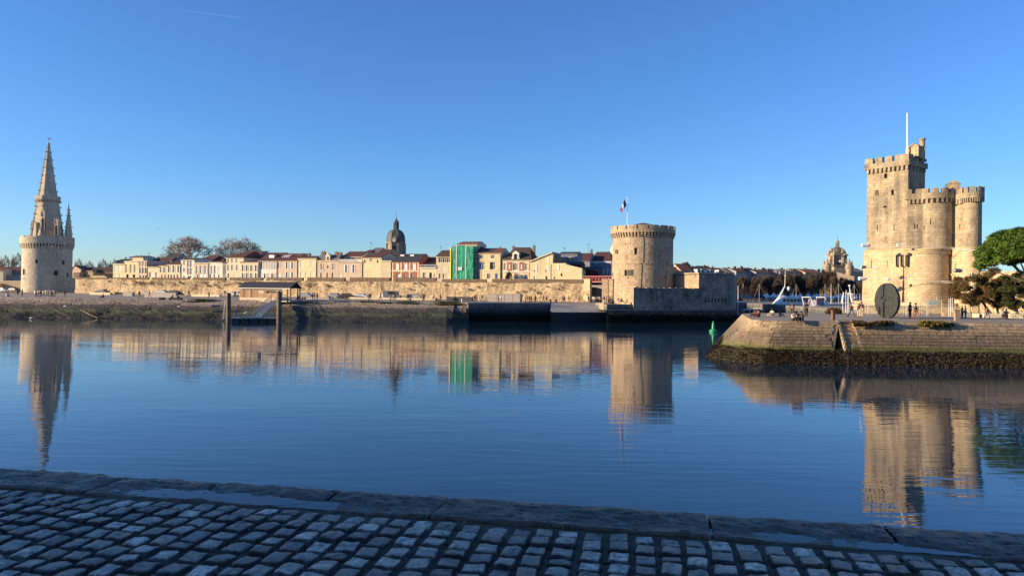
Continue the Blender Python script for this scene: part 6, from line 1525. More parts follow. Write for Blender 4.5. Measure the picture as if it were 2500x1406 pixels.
for i, (px, y0, y1, Y, lab) in enumerate(((1802, 697, 748, 222, 'thin white mast standing right of the blockhouse'), (2029, 703, 734, 214, 'tall thin white pole between the tents and the stairs'), (1933, 690, 716, 226, 'thin dark aerial beside the yacht mast'), (2065, 712, 745, 120, 'slim white post behind the railing left of the keep'), (2071, 713, 748, 130, 'slim grey post closest to the radar mast boat'))):
    a_, b_ = P(px, y1, Y), P(px, y0, Y); tag(MB().tube(Vector((a_.x, Y, 0 if i < 3 else ZQ)), b_, .11 if i < 2 else .05, .06 if i < 2 else .04, 6).build('mast', M_WHITE if i != 2 else M_DMETAL), lab, 'mast')
T = thing('flag_banner', 'furled white feather flag on a pole by the railing left of the keep', 'flag', tuple(onz(2057, ZQ, 112)))
a_, b_ = P(2056, 762, 112), P(2060, 714, 112); MB().tube(a_, b_, .03, n=4).build('pole', M_WMETAL, T)
m = MB(); m.grid([[a_.lerp(b_, s)+Vector((0, 0, 0)), a_.lerp(b_, s)+Vector((-.25*math.sin(s*3)-.02, .08, 0))] for s in (.45, .6, .75, .9, 1)]); m.build('banner', M_WHITE, T)

# ================================================================ BUOY, PILES, PONTOON, SHED
by = onz(1742, 0, 136)
T = thing('buoy', 'green conical channel buoy floating between the two quays', 'buoy', tuple(by))
M_BUOY = plain('buoy_green', (.015, .26, .12), .45, 0, .2, 4)
MB().lathe(by, [(.55, -.3), (.72, .1), (.70, .35), (.35, .52)], 20).build('float', M_BUOY, T, smooth=True, auto=35)
MB().lathe(by, [(.30, .5), (.27, 1.0), (.22, 1.25)], 16).build('tower', M_BUOY, T, smooth=True, auto=35)
MB().lathe(by, [(.27, 1.22), (.2, 1.6), (.03, 2.05)], 16).build('topmark', M_BUOY, T, smooth=True, auto=35)
M_PILE = stone('pile_steel', (.24, .17, .11), (.15, .10, .07), (.05, .045, .03), 2, None, .03, .8)
for i, (px, y0, Y, rad, lab) in enumerate(((558, 717, 155.5, .48, 'tall rusty mooring pile at the left end of the pontoon'), (682, 713, 156, .50, 'tall rusty mooring pile at the right end of the pontoon'))):
    p = onz(px, 0, Y); T = thing('mooring_pile', lab, 'pile', tuple(p), 'mooring piles of the pontoon'); MB().tube(p-Vector((0, 0, 2)), P(px, y0, Y), rad, rad, 16).build('post', M_PILE, T, smooth=True, auto=40)
    tpz = P(px, y0, Y); MB().lathe(tpz, [(rad*1.04, -.02), (rad*1.04, .05), (.05, .22)], 16).build('cap', M_DMETAL, T)
PO = thing('pontoon', 'floating landing pontoon with grey railings between the two rusty piles', 'pontoon', tuple(onz(620, 0, 156)))
F = Fr(onz(564, 0, 155), onz(676, 0, 157)); dk = .95
MB().fbox(F, 0, F.L, dk-.16, dk, 0, 3.2).build('deck', M_METAL, PO)
for k in range(5): a_ = F.L*(k+.08)/5; MB().fbox(F, a_, a_+F.L/5*.84, -.3, dk-.18, .15, 3.0).build('float', plain('black_float', (.025, .028, .03), .7), PO)
m = MB()
u0_ = F.hit(588, 770)[0]; u1_ = F.hit(650, 770)[0]; m.fbox(F, u0_, u1_, dk, dk+.2, -.35, .6); m.build('landing_stage', M_METAL, PO)
for (a_, b_, d) in ((.02, .21, 3.1), (.13, .48, 3.1), (.75, .98, 0.1), (.60, .98, 3.1)):
    m = MB(); n = max(2, int((b_-a_)*12))
    for k in range(n+1): u = F.L*(a_+(b_-a_)*k/n); m.tube(F.pt(u, dk, d), F.pt(u, dk+1.05, d), .035, n=4)
    for h in (.35, .7, 1.05): m.tube(F.pt(F.L*a_, dk+h, d), F.pt(F.L*b_, dk+h, d), .025, n=4)
    m.build('railing', M_METAL, PO)
m = MB(); p = F.pt(F.hit(569, 770)[0], dk, .5); m.tube(p, p+Vector((0, 0, 3.2)), .05, n=5); p = F.pt(F.hit(686, 770)[0], 0, .2); m.build('lamp_post', M_WMETAL, PO)
GW_ = thing('gangway', 'steep grey metal gangway with railings running from the bank down to the pontoon', 'gangway', tuple(onz(640, 2, 160)))
A_ = onz(672, ZQ+.1, 172.5); B_ = onz(629, dk+.15, 158); dr = (B_-A_); sd_ = Vector((dr.y, -dr.x, 0)).normalized()*.85
m = MB(); m.q(A_+sd_, A_-sd_, B_-sd_, B_+sd_); m.q(A_+sd_-Vector((0, 0, .2)), B_+sd_-Vector((0, 0, .2)), B_-sd_-Vector((0, 0, .2)), A_-sd_-Vector((0, 0, .2))); m.build('walkway', M_METAL, GW_)
for s_ in (-1, 1):
    m = MB(); n = 13
    for k in range(n+1):
        p = A_.lerp(B_, k/n)+sd_*s_; m.tube(p, p+Vector((0, 0, 1.25)), .05, n=4)
        if k < n: q = A_.lerp(B_, (k+1)/n)+sd_*s_; m.tube(p, q+Vector((0, 0, 1.25)), .03, n=4)
    for h in (0, .6, 1.25): m.tube(A_+sd_*s_+Vector((0, 0, h)), B_+sd_*s_+Vector((0, 0, h)), .05, n=4)
    m.build('side_rail', M_METAL, GW_)
SH = thing('ticket_hut', 'long hut clad in vertical timber boards with a black pitched roof above the pontoon', 'hut', tuple(onz(640, ZQ, 176)))
F = Fr(onz(585.5, 0, 178), onz(711, 0, 173)); zb_ = F.hit(620, 733)[1]; z1_ = F.hit(620, 726.3)[1]; z2_ = F.hit(620, 702)[1]; zr_ = F.hit(640, 689.5, 1.8)[1]
uw = F.hit(682.5, 710)[0]
MB().fbox(F, 0, uw, zb_-1.2, z1_, -.12, 3.6).build('plinth', wallmat('pink'), SH)
ua_, za_ = F.hit(651.5, 715.5); ub_, zc_ = F.hit(675, 710.5)
MB().shell(lambda u, z, d=0: F.pt(u, z, d), .02, uw-.02, z1_, z2_, [(ua_, ub_, za_, zc_)], du=4, dz=4).build('inner_wall', plain('dark_timber', (.10, .06, .04), .8), SH)
M_WOOD = []
for i, c_ in enumerate(((.46, .27, .15), (.38, .22, .125), (.52, .32, .19), (.30, .17, .10))): M_WOOD.append(plain('timber_board%d' % i, c_, .75, 0, .25, 5))
r = random.Random(3); nb_ = 56; bw = uw/nb_
for k in range(nb_):
    a_, b_ = k*bw+.015, (k+1)*bw-.02
    if k in (6, 17): continue
    pc_ = [(z1_, z2_)] if b_ < ua_ or a_ > ub_ else [(z1_, za_), (zc_, z2_)]
    for lo, hi in pc_: MB().fbox(F, a_, b_, lo, hi, -.05-r.random()*.02, 0.0).build('board', r.choice(M_WOOD), SH)
MB().fbox(F, ua_, ub_, za_, zc_, .2, .24).build('window', M_DARK, SH)
nn_ = MB().fbox(F, F.hit(633, 713)[0], F.hit(645, 713)[0], F.hit(640, 716)[1], F.hit(640, 710)[1], -.11, -.075).build('sign', plain('pale_sign', (.5, .42, .38), .6), SH)
MB().fbox(F, F.hit(635, 713)[0], F.hit(643, 713)[0], F.hit(640, 713.6)[1], F.hit(640, 712.6)[1], -.118, -.111).build('sign_lettering', M_SHUTG, nn_)
for s_ in (0, 1):
    d0, d1 = (-.5, 1.8) if s_ == 0 else (4.1, 1.8); m = MB(); e0 = z2_-.12
    p = [F.pt(-.1, e0, d0), F.pt(F.L+.1, e0, d0), F.pt(F.L+.1, zr_, d1), F.pt(-.1, zr_, d1)]; q = [x+Vector((0, 0, .14)) for x in p]; m.q(*q); m.q(*p[::-1])
    for k in range(4): m.q(p[k], p[(k+1) % 4], q[(k+1) % 4], q[k])
    m.build('roof', plain('black_roof', (.035, .033, .038), .6), SH)
m = MB(); m.fbox(F, -.1, F.L+.1, z2_-.28, z2_-.1, -.56, -.5); m.build('gutter', M_WMETAL, SH)
for (px, d) in ((711, -.2), (705, 3.5), (710.5, 3.5), (703, -.2)):
    u = F.hit(px, 710)[0]-.1; MB().fbox(F, u-.1, u+.1, zb_-1, z2_, d, d+.2).build('post', plain('dark_post', (.05, .025, .018), .7), SH)
u = F.hit(686, 710)[0]; MB().fbox(F, uw, u+.2, zb_-1, z2_, .05, .2).build('end_screen', M_SHUTG, SH)
MB().fbox(F, uw, F.L, zb_-.25, zb_-.05, -.1, 3.8).build('porch_floor', M_METAL, SH)
m = MB()
for k in range(7): u = uw+(F.L-uw)*k/6; m.tube(F.pt(u, zb_, -.05), F.pt(u, zb_+1.05, -.05), .04, n=4)
m.tube(F.pt(uw, zb_+1.05, -.05), F.pt(F.L, zb_+1.05, -.05), .04, n=4); m.build('railing', M_WMETAL, SH)
for i, (p, q, lab) in enumerate((((550, 733), (546, 778), 'pale mooring rope hanging left of the left pile'), ((549, 736), (543, 781), 'second rope hanging beside the first left of the pile'))):
    tag(MB().tube(P(*p, 164), P(*q, 160), .04, n=4).build('rope', M_WMETAL), lab, 'rope')
tag(MB().tube(P(196, 757, 172), P(239, 776, 166), .13, .09, 6).build('log', M_PILE), 'long grey driftwood log lying down the weedy bank near the spired tower', 'log')
tag(MB().tube(P(1113, 741, 172), P(1097, 789, 164), .16, .16, 5).build('drain_pipe', M_DMETAL), 'black pipe running down the rough stone end of the bank', 'pipe')

# ================================================================ THINGS ON THE RIGHT QUAY
# disc sculpture: two slabs of a dark disc with a stepped slit
sc_c = P(2166, 733, 91); rad = 2.17; SCU = thing('disc_sculpture', 'big dark upright disc sculpture split by a stepped slit on the right quay', 'sculpture', tuple(onz(2166, ZQ, 91)))
tilt_az = R(-153+53)    # outward normal azimuth
nv = Vector((math.sin(tilt_az), math.cos(tilt_az), 0)); uv = Vector((-nv.y, nv.x, 0)); uv = uv if uv.x > 0 else -uv
ctr = Vector((sc_c.x, sc_c.y, ZQ+rad-.03)); M_DISC = stone('dark_bronze', (.020, .020, .022), (.055, .055, .045), (.01, .01, .01), 3, None, .02, .4, rough=.45)
def slab(fn, n=40):
    pts = [(math.cos(a)*rad, math.sin(a)*rad) for a in [2*PI*k/90 for k in range(90)]]; return fn(pts)
slit = [(-.42, 2.2), (-.5, .45), (-.85, .5), (-.8, .2), (-.42, .1), (-.38, .3), (-.12, .32), (-.1, .0), (-.5, -.2), (-.52, -2.2)]
slit2 = [(x+(.14 if y > .3 else .24 if y < 0 else .17), y) for x, y in slit]
def side(sign, sl):
    arc = []
    for k in range(181):
        a = 2*PI*k/180; x, y = math.cos(a)*rad, math.sin(a)*rad
        xs_ = -.46 if sign < 0 else -.3
        if (x-xs_)*sign > 0: arc.append((a, x, y))
    if sign > 0: arc = sorted([((a if a < PI else a-2*PI), x, y) for a, x, y in arc])
    pts = [(x, y) for a, x, y in arc]
    inner = [p for p in sl if abs(p[1]) < rad*.95]
    if sign > 0: inner = inner[:]           # arc runs bottom -> top, then slit top -> bottom
    else: inner = inner[::-1]               # arc top -> bottom, then slit bottom -> top
    return pts+inner
for sgn, sl_ in ((-1, slit), (1, slit2)):
    poly = side(sgn, sl_); m = MB(); n = len(poly)
    F_ = [ctr+uv*x+Vector((0, 0, y))+nv*.17 for x, y in poly]; B_ = [p-nv*.34 for p in F_]
    i = len(m.v); m.v += [tuple(p) for p in F_+B_]; m.f.append(tuple(range(n))); m.f.append(tuple(range(2*n-1, n-1, -1)))
    for k in range(n): m.f.append((k, (k+1) % n, n+(k+1) % n, n+k))
    m.build('disc_half', M_DISC, SCU)
MB().box(ctr+Vector((0, 0, -rad-.02)), (1.2, .6, .1)).build('base', M_DMETAL, SCU)
# railings in front of the keep
def railing(name, label, pts, h, posts, mat=M_WMETAL, bars=3, mesh=False):
    T = thing(name, label, 'railing', tuple(pts[0])); 
    for a, b in zip(pts, pts[1:]):
        m = MB()
        for k in range(bars): z = h*(k+1)/bars; m.tube(a+Vector((0, 0, z)), b+Vector((0, 0, z)), .022, n=4)
        if mesh:
            n = int((b-a).length/.28)
            for k in range(n): p = a.lerp(b, k/n); m.tube(p, p+Vector((0, 0, h)), .012, n=3)
        m.build('rails', mat, T)
        n = max(1, int((b-a).length/posts))
        for k in range(n+1): p = a.lerp(b, k/n); MB().tube(p, p+Vector((0, 0, h+.08)), .032, n=5).build('post', mat, T)
    return T
railing('railing', 'two-storey white metal railing between the boats and the keep', [onz(2058, ZQ, 110), onz(2092, ZQ, 112), onz(2120, ZQ, 116)], 2.9, 1.1, bars=6)
railing('railing', 'long pale railing with wire mesh in front of the keep', [onz(2118, ZQ, 105), onz(2262, ZQ, 103)], 1.9, 2.4, mesh=True, bars=2)
railing('railing', 'higher railing section of the ramp in front of the keep door', [onz(2266, ZQ, 102), onz(2332, ZQ, 102)], 2.1, 1.6, bars=4)
railing('railing', 'upper terrace railing against the foot of the bastion', [onz(2200, ZQ+1.5, 124), onz(2330, ZQ+1.5, 124)], 1.1, 2.5, bars=3)
m = MB(); F = Fr(onz(2262, 0, 104.5), onz(2293, 0, 104.2)); T_ = thing('glass_panel', 'bluish glass panel on the railing in front of the keep', 'panel', tuple(F.pt(0, ZQ+1.4)))
for k in range(8): MB().fbox(F, F.L*k/8, F.L*(k+.8)/8, ZQ+1.5, ZQ+2.1, 0, .05).build('pane', plain('blue_glass', (.25, .34, .38), .2), T_)
F = Fr(onz(2108, 0, 118), onz(2345, 0, 115)); T_ = thing('terrace_wall', 'low pale stone wall carrying the terrace in front of the keep', 'wall', tuple(F.pt(1, ZQ)))
MB().shell(lambda u, z, d=0: F.pt(u, z, d), 0, F.L, ZQ-.3, ZQ+1.0, [], du=1, dz=.5).build('wall_face', M_KEEPL, T_); MB().fbox(F, 0, F.L, ZQ+1.0, ZQ+1.12, -.1, 3).build('coping', M_KEEPL, T_)
m = MB()
for k in range(6): m.fbox(Fr(onz(2100, 0, 113), onz(2112, 0, 113)), 0, .8, ZQ+.15*k, ZQ+.15*k+.1, -.1*k, .5)
for i, (a_, b_, y0, mt, lab) in enumerate(((2304, 2330, 101, 'stone', 'pale stone block bench left of the info lectern'), (2351, 2372, 98, 'grey', 'grey planter box behind the lectern pair'), (2376, 2392, 97, 'pale', 'short pale stone bench right of the lectern'), (2392, 2401, 97.5, 'grey', 'grey box between the two pale benches'), (2402, 2450, 96.5, 'pale', 'long pale stone bench under the tamarisks'), (2464, 2500, 95.5, 'pale', 'pale stone bench behind the bicycle'))):
    F = Fr(onz(a_, 0, y0), onz(b_, 0, y0-.3)); tag(MB().fbox(F, 0, F.L-.05, ZQ, ZQ+.55, 0, .7).build('stone_bench', {'stone': M_KEEPL, 'grey': wallmat('grey'), 'pale': wallmat('cream')}[mt]), lab, 'bench', 'stone benches on the right quay')
for i, (px, lab) in enumerate(((2317, 'left thin white pole of the trio beside the lectern'), (2321, 'middle thin white pole of the trio beside the lectern'), (2325, 'right and tallest white pole beside the lectern'))):
    tag(MB().tube(onz(px, ZQ, 100+i*.5), P(px, 727+(i == 0)*2, 100+i*.5), .035, n=5).build('thin_pole', M_WHITE), lab, 'pole', 'thin poles beside the lectern')
tag(MB().tube(onz(2371.5, ZQ, 118), P(2372, 664, 118), .05, n=5).build('thin_pole', M_WHITE), 'slim white pole in front of the right turret of the keep', 'pole')
LP = thing('info_lectern', 'tan information lectern with a sloping top standing at the quay edge', 'lectern', tuple(onz(2338, ZQ, 84)))
p = onz(2338, ZQ, 84.5); a_ = P(2333, 760, 84.5); wd = 12*84.5/FX
m = MB(); m.q(p+Vector((-wd/2*.8, 0, 0)), p+Vector((wd/2*.8, 0, 0)), p+Vector((wd/2, 0, 1.15)), p+Vector((-wd/2, 0, 1.2))); m.q(p+Vector((-wd/2*.8, .3, 0)), p+Vector((wd/2*.8, .3, 0)), p+Vector((wd/2, .3, 1.15)), p+Vector((-wd/2, .3, 1.2))); m.q(p+Vector((-wd/2*.8, 0, 0)), p+Vector((-wd/2*.8, .3, 0)), p+Vector((-wd/2, .3, 1.2)), p+Vector((-wd/2, 0, 1.2))); m.q(p+Vector((wd/2*.8, 0, 0)), p+Vector((wd/2, 0, 1.15)), p+Vector((wd/2, .3, 1.15)), p+Vector((wd/2*.8, .3, 0))); m.build('pedestal', plain('lectern_tan', (.36, .24, .16), .6), LP)
MB().box(p+Vector((-.06, .1, 1.22)), (wd*1.6, .55, .05), tilt=Matrix.Rotation(.12, 3, 'Y')).build('panel', plain('lectern_top', (.42, .28, .19), .5), LP)
def bollard(px, Y, h, label, grp, col=(.12, .055, .035), z=ZQ):
    p = onz(px, z, Y); T = thing('bollard', label, 'bollard', tuple(p), grp)
    MB().lathe(p, [(.28, 0), (.27, .05), (.235, .08), (.225, h*.82), (.29, h*.86), (.29, h*.95), (.15, h)], 14).build('shaft', plain('bollard_%s' % str(col[0]), col, .5, .3), T, smooth=True, auto=40)
bollard(2034, 82.5, 1.15, 'rusty iron bollard at the quay edge just left of the stairs', None)
GB = 'small dark bollards along the far promenade'
for px, Y, z, lab in ((43, 214, 4.7, 'dark bollard left of the group below the spired tower'), (1344, 178, 4.32, 'left of two small bollards before the bright rampart end'), (1357.5, 178, 4.32, 'right of two small bollards before the bright rampart end'), (1128.5, 173.5, 4.32, 'pale bollard at the end of the rough bank')): bollard(px, Y, .95, lab, GB, (.04, .03, .025) if px != 1128.5 else (.4, .38, .34), z)
# bicycle
BK = thing('bicycle', 'green city bicycle leaning by the bench at the right edge', 'bicycle', tuple(onz(2487, ZQ, 93.5)))
c0, c1 = onz(2480, ZQ+.40, 93.2), onz(2506, ZQ+.40, 93.2); M_BK = plain('bike_green', (.05, .12, .08), .4)
for c in (c0, c1):
    m = MB()
    for k in range(28):
        a, b = 2*PI*k/28, 2*PI*(k+1)/28; m.tube(c+Vector((math.cos(a)*.4, 0, math.sin(a)*.4)), c+Vector((math.cos(b)*.4, 0, math.sin(b)*.4)), .03, n=4, cap=False)
    for k in range(8): a = PI*k/8; m.tube(c+Vector((math.cos(a)*.4, 0, math.sin(a)*.4)), c-Vector((math.cos(a)*.4, 0, math.sin(a)*.4)), .008, n=3, cap=False)
    m.build('wheel', plain('tyre_grey', (.2, .2, .16), .6), BK)
m = MB(); s_ = c0.lerp(c1, .62)+Vector((0, 0, .55)); h_ = c0+Vector((.18, 0, .62)); bb_ = c0.lerp(c1, .55)+Vector((0, 0, -.08))
for a, b in ((c0, h_), (h_, bb_), (bb_, s_), (h_, s_), (s_, c1), (bb_, c1)): m.tube(a, b, .028, n=5)
m.build('frame', M_BK, BK); MB().box(s_+Vector((0, 0, .1)), (.26, .14, .07)).build('saddle', M_DMETAL, BK); m = MB(); m.tube(h_, h_+Vector((0, 0, .2)), .02, n=4); m.tube(h_+Vector((0, -.28, .2)), h_+Vector((0, .28, .2)), .02, n=4); m.box(h_+Vector((-.25, 0, .05)), (.3, .35, .25)); m.build('handlebar', M_DMETAL, BK)

# ================================================================ PROMENADE FURNITURE, CARS
def ground(px, Y):
    if px > 1143: return 4.36
    e = onz(px, 0, Y); u = (e-RW.A).dot(RW.u); d = -(e-RW.A).dot(RW.n)   # distance behind wall (negative in front)
    w_ = RW.pt(u, 0); ed = None
    # interpolate between edge and foot
    tot = max(8, (w_.y-176)); s = max(0, min(1, (Y-176)/max(1, (w_.y-176)))); f = WZ(u)
    return 4.32+(.05+ (f-4.3)/2-.0)*0 + ((4.3+f)/2+.05-4.3)*min(1, s*2) + (f-((4.3+f)/2+.05))*max(0, s*2-1)
def gat(px, py, ymin=172):
    """ground point of the far promenade seen at px,py"""
    best = None; Y = ymin
    while Y < 262:
        z = ground(px, Y); p = P(px, py, Y)
        if p.z <= z: return Vector((p.x, Y, z))
        Y += .5
    return Vector((P(px, py, 240).x, 240, ground(px, 240)))
M_CONC = plain('grey_concrete', (.36, .32, .28), .8)
for i, (a_, b_, y0, h_, mt, lab) in enumerate(((1187.5, 1271, 737, 2.0, M_CONC, 'long pale grey site container standing on the promenade below the netting'), (1083, 1158, 736, 1.1, plain('dark_block', (.05, .055, .06), .8), 'long dark low block wall left of the grey container'), (293, 330, 722.5, .9, M_CONC, 'low grey wall section left of the walking man on the west promenade'), (331, 448, 726, 1.2, M_CONC, 'long grey planter wall on the west promenade'), (200, 286, 719.5, .6, wallmat('cream'), 'pale kerb bench just right of the spired tower'), (449, 552, 724, .55, wallmat('cream'), 'pale kerb bench between the grey planter wall and the hut'), (820, 1080, 731.5, .5, wallmat('beige'), 'long beige kerb bench along the middle of the promenade'), (58, 156, 716, .7, wallmat('cream'), 'pale low bench wall at the foot of the spired tower'), (723, 812, 730.5, .5, M_CONC, 'grey kerb bench beside the trio right of the hut'))):
    pa, pb = gat(a_, y0), gat(b_, y0); pm_ = (pa+pb)/2; hl2 = abs(pb.x-pa.x)/2/RW.u.x*(.93 if i else .96); pa = pm_-RW.u*hl2; pb = pm_+RW.u*hl2; pa.z = pb.z = pm_.z; F = Fr(pa, pb); T = thing('low_wall' if i else 'site_container', lab, 'container' if i == 0 else 'wall', tuple(pa)); z = min(pa.z, pb.z)
    MB().fbox(F, 0, F.L, z-.2, z+h_, 0, .9 if i else 2.2).build('body', mt, T); MB().fbox(F, -.03, F.L+.03, z+h_, z+h_+.07, -.05, .95 if i else 2.25).build('top', mt, T)
    if i == 0:
        for q in (.28, .52, .77): MB().fbox(F, F.L*q, F.L*q+.06, z, z+h_, -.04, 0).build('seam', M_SHUTG, T)
M_PAINT = objcolor('car_paint', .25); M_TYRE = plain('tyre', (.015, .015, .015), .8)
def car_proto(L=4.2, Hc=1.45, van=False):
    T = thing('parked_car', '', 'car', (0, 0, 0), 'cars parked under the rampart'); W_ = 1.75
    m = MB(); pr = [(-L/2, .3), (-L/2, .75), (-L/2+.15, .9), (-L/2+.9 if not van else -L/2+.3, .95), (-L*.22 if not van else -L/2+.9, Hc), (L*.2 if not van else L/2-.1, Hc), (L*.38 if not van else L/2, .95), (L/2, .85), (L/2, .3)]
    if van: pr = [(-L/2, .3), (-L/2, .9), (-L/2+.7, 1.1), (-L/2+1.2, Hc), (L/2-.05, Hc), (L/2, .3)]
    n = len(pr); m.v += [(x, -W_/2*(1 if z < 1 else .86), z) for x, z in pr]+[(x, W_/2*(1 if z < 1 else .86), z) for x, z in pr]
    m.f.append(tuple(range(n))); m.f.append(tuple(range(2*n-1, n-1, -1)))
    for k in range(n): m.f.append((k, n+k, n+(k+1) % n, (k+1) % n))
    m.build('body', M_PAINT, T)
    m = MB(); m.box((0, 0, (1+Hc)/2-.02), (L*.42, W_*.93, (Hc-1)*.72)) ; m.build('windows', M_BWIN, T)
    for sx in (-1, 1):
        for sy in (-1, 1):
            p = Vector((sx*L*.31, sy*W_*.47, .31)); MB().tube(p-Vector((0, .1, 0)), p+Vector((0, .1, 0)), .31, n=12).build('wheel', M_TYRE, T)
    return T
CP = car_proto(); VP = car_proto(5.0, 2.2, True); used = {}
cars = [(6, 713, CP, (.5, .5, .5), 'white car parked left of the spired tower'), (33, 711, CP, (.06, .06, .07), 'dark car parked close to the left side of the spired tower'), (845, 729, CP, (.03, .03, .03), 'black car parked under the rampart left of the cyclists'), (882, 729, CP, (.55, .56, .6), 'silver car parked behind the walking people under the rampart'), (943, 729, CP, (.7, .7, .7), 'white car parked beside the dark van'), (958, 729.5, VP, (.12, .12, .14), 'dark grey van parked under the rampart near the middle'), (1011, 730, CP, (.35, .33, .3), 'grey car parked behind the pair right of the dark van'), (1176, 732, VP, (.55, .52, .3), 'pale green and cream van at the left end of the grey container'), (818, 728, CP, (.25, .25, .28), 'grey-blue car right of the hut'), (745, 728, CP, (.3, .3, .33), 'dull grey car right beside the hut porch'), (395, 719, CP, (.45, .45, .42), 'pale car behind the grey planter wall'), (425, 719.5, CP, (.03, .03, .035), 'black car behind the east end of the grey planter wall'), (250, 717, CP, (.1, .1, .1), 'black car parked just right of the spired tower'), (575, 724, CP, (.5, .48, .45), 'light car between the left pile and the hut')]
for px, py, pr_, col, lab in cars:
    T = pr_ if pr_ not in used else copy_tree(pr_); used[pr_] = 1; T['label'] = lab; T['category'] = 'van' if pr_ is VP else 'car'
    p = gat(px, py); T.location = p; T.rotation_euler = (0, 0, math.atan2(RW.u.y, RW.u.x)+(0 if px % 2 else PI))
    for ch in T.children: ch.color = (*col, 1)
# benches on the far bank
for i, (px, py, lab) in enumerate(((429, 737, 'dark bench carrying two people at the top of the west bank'), (396, 736, 'small dark box left of the bench on the west bank'))):
    p = gat(px, py-3, 168); tag(MB().box(p+Vector((0, 0, .3)), (3.0 if i == 0 else 1.2, .6, .45 if i == 0 else .6)).build('bench', M_DMETAL), lab, 'bench')

# ================================================================ PEOPLE
def skin_mesh(name, verts, edges, mat, sub=1, root=0):
    me = bpy.data.meshes.new('tmp'); me.from_pydata([v[:3] for v in verts], edges, []); o = bpy.data.objects.new('tmp', me); C.objects.link(o)
    o.modifiers.new('s', 'SKIN'); 
    if not me.skin_vertices: me.skin_vertices.new() if hasattr(me.skin_vertices, 'new') else None
    for i, v in enumerate(verts):
        sv = me.skin_vertices[0].data[i]; rr = v[3]; sv.radius = (rr, rr) if not isinstance(rr, tuple) else rr; sv.use_root = (i == root)
    if sub: md = o.modifiers.new('d', 'SUBSURF'); md.levels = sub; md.render_levels = sub
    dg = bpy.context.evaluated_depsgraph_get(); me2 = bpy.data.meshes.new_from_object(o.evaluated_get(dg)); me2.name = name
    bpy.data.objects.remove(o); bpy.data.meshes.remove(me); me2.materials.clear(); me2.materials.append(mat)
    me2.polygons.foreach_set('use_smooth', [True]*len(me2.polygons)); return me2
M_SKIN = plain('skin', (.42, .24, .16), .6, 0, .1); M_CLOTH = objcolor('cloth', .85); M_HAIR = objcolor('hair', .8); M_SHOE = plain('shoes', (.03, .025, .025), .6)
def person_proto(pose):
    """pose: dict of joints (x right, y forward is -y facing camera, z up)"""
    J = dict(pel=(0, 0, .96), che=(0, 0, 1.28), nec=(0, .01, 1.50), hea=(0, 0, 1.64), top=(0, 0, 1.74),
             sL=(-.19, 0, 1.43), eL=(-.25, .03, 1.16), hL=(-.26, -.06, .92), fL=(-.26, -.09, .80), sR=(.19, 0, 1.43), eR=(.25, .03, 1.16), hR=(.26, -.06, .92), fR=(.26, -.09, .80),
             pL=(-.1, 0, .90), kL=(-.11, -.02, .5), aL=(-.11, .02, .09), tL=(-.13, -.17, .04), pR=(.1, 0, .90), kR=(.11, -.02, .5), aR=(.11, .02, .09), tR=(.13, -.17, .04))
    J.update(pose); coat = pose.get('coat', False)
    T = thing('person', '', 'person', (0, 0, 0))
    nm = ['pel', 'che', 'nec', 'hea', 'top', 'sL', 'eL', 'hL', 'fL', 'sR', 'eR', 'hR', 'fR', 'pL', 'kL', 'aL', 'tL', 'pR', 'kR', 'aR', 'tR']
    rad = dict(pel=.135, che=.14, nec=.055, hea=.095, top=.075, sL=.06, eL=.045, hL=.035, fL=.03, sR=.06, eR=.045, hR=.035, fR=.03, pL=.085, kL=.06, aL=.04, tL=.035, pR=.085, kR=.06, aR=.04, tR=.035)
    E_ = [('pel', 'che'), ('che', 'nec'), ('nec', 'hea'), ('hea', 'top'), ('che', 'sL'), ('sL', 'eL'), ('eL', 'hL'), ('hL', 'fL'), ('che', 'sR'), ('sR', 'eR'), ('eR', 'hR'), ('hR', 'fR'), ('pel', 'pL'), ('pL', 'kL'), ('kL', 'aL'), ('aL', 'tL'), ('pel', 'pR'), ('pR', 'kR'), ('kR', 'aR'), ('aR', 'tR')]
    def mk(names, sc, over={}):
        vs = [(*J[n], over.get(n, rad[n]*sc)) for n in names]; es = [(names.index(a), names.index(b)) for a, b in E_ if a in names and b in names]; return vs, es
    def add(name, me, par=T):
        o = bpy.data.objects.new(name, me); C.objects.link(o); o.parent = par; return o
    v, e = mk(nm, 1); add('body', skin_mesh('body', v, e, M_SKIN))
    v, e = mk(['pel', 'che', 'nec', 'sL', 'eL', 'hL', 'sR', 'eR', 'hR'], 1.3, dict(pel=(.20, .16), che=(.20, .15), nec=.07, sL=.085, sR=.085, hL=.045, hR=.045)); add('jacket', skin_mesh('jacket', v, e, M_CLOTH))
    v, e = mk(['pel', 'pL', 'kL', 'aL', 'pR', 'kR', 'aR'], 1.28, dict(aL=.06, aR=.06, pel=.15)); add('trousers', skin_mesh('trousers', v, e, M_CLOTH))
    m = MB()
    for s_ in 'LR':
        a, t = Vector(J['a'+s_]), Vector(J['t'+s_]); m.tube(a+Vector((0, .04, -.03)), t, .055, .05, 6)
    m.build('shoes', M_SHOE, T)
    h = Vector(J['hea']); tp = Vector(J['top']); m = MB(); m.lathe(h+Vector((0, .025, .0)), [(.09, -.06), (.115, .0), (.115, .06), (.085, .12), (.02, .145)], 10); m.build('hair', M_HAIR, T, smooth=True)
    if coat:
        m = MB(); m.lathe((0, 0, 0), [(.27, .55), (.22, .85), (.19, 1.05)], 12); m.build('coat_skirt', M_CLOTH, T)
    return T
stand = person_proto({})
walk = person_proto(dict(kL=(-.1, -.22, .55), aL=(-.1, -.30, .12), tL=(-.1, -.48, .07), kR=(.1, .10, .5), aR=(.1, .38, .16), tR=(.1, .26, .04), eL=(-.25, .14, 1.18), hL=(-.25, .22, .95), fL=(-.25, .25, .85), eR=(.25, -.08, 1.17), hR=(.24, -.28, 1.0), fR=(.24, -.36, .95)))
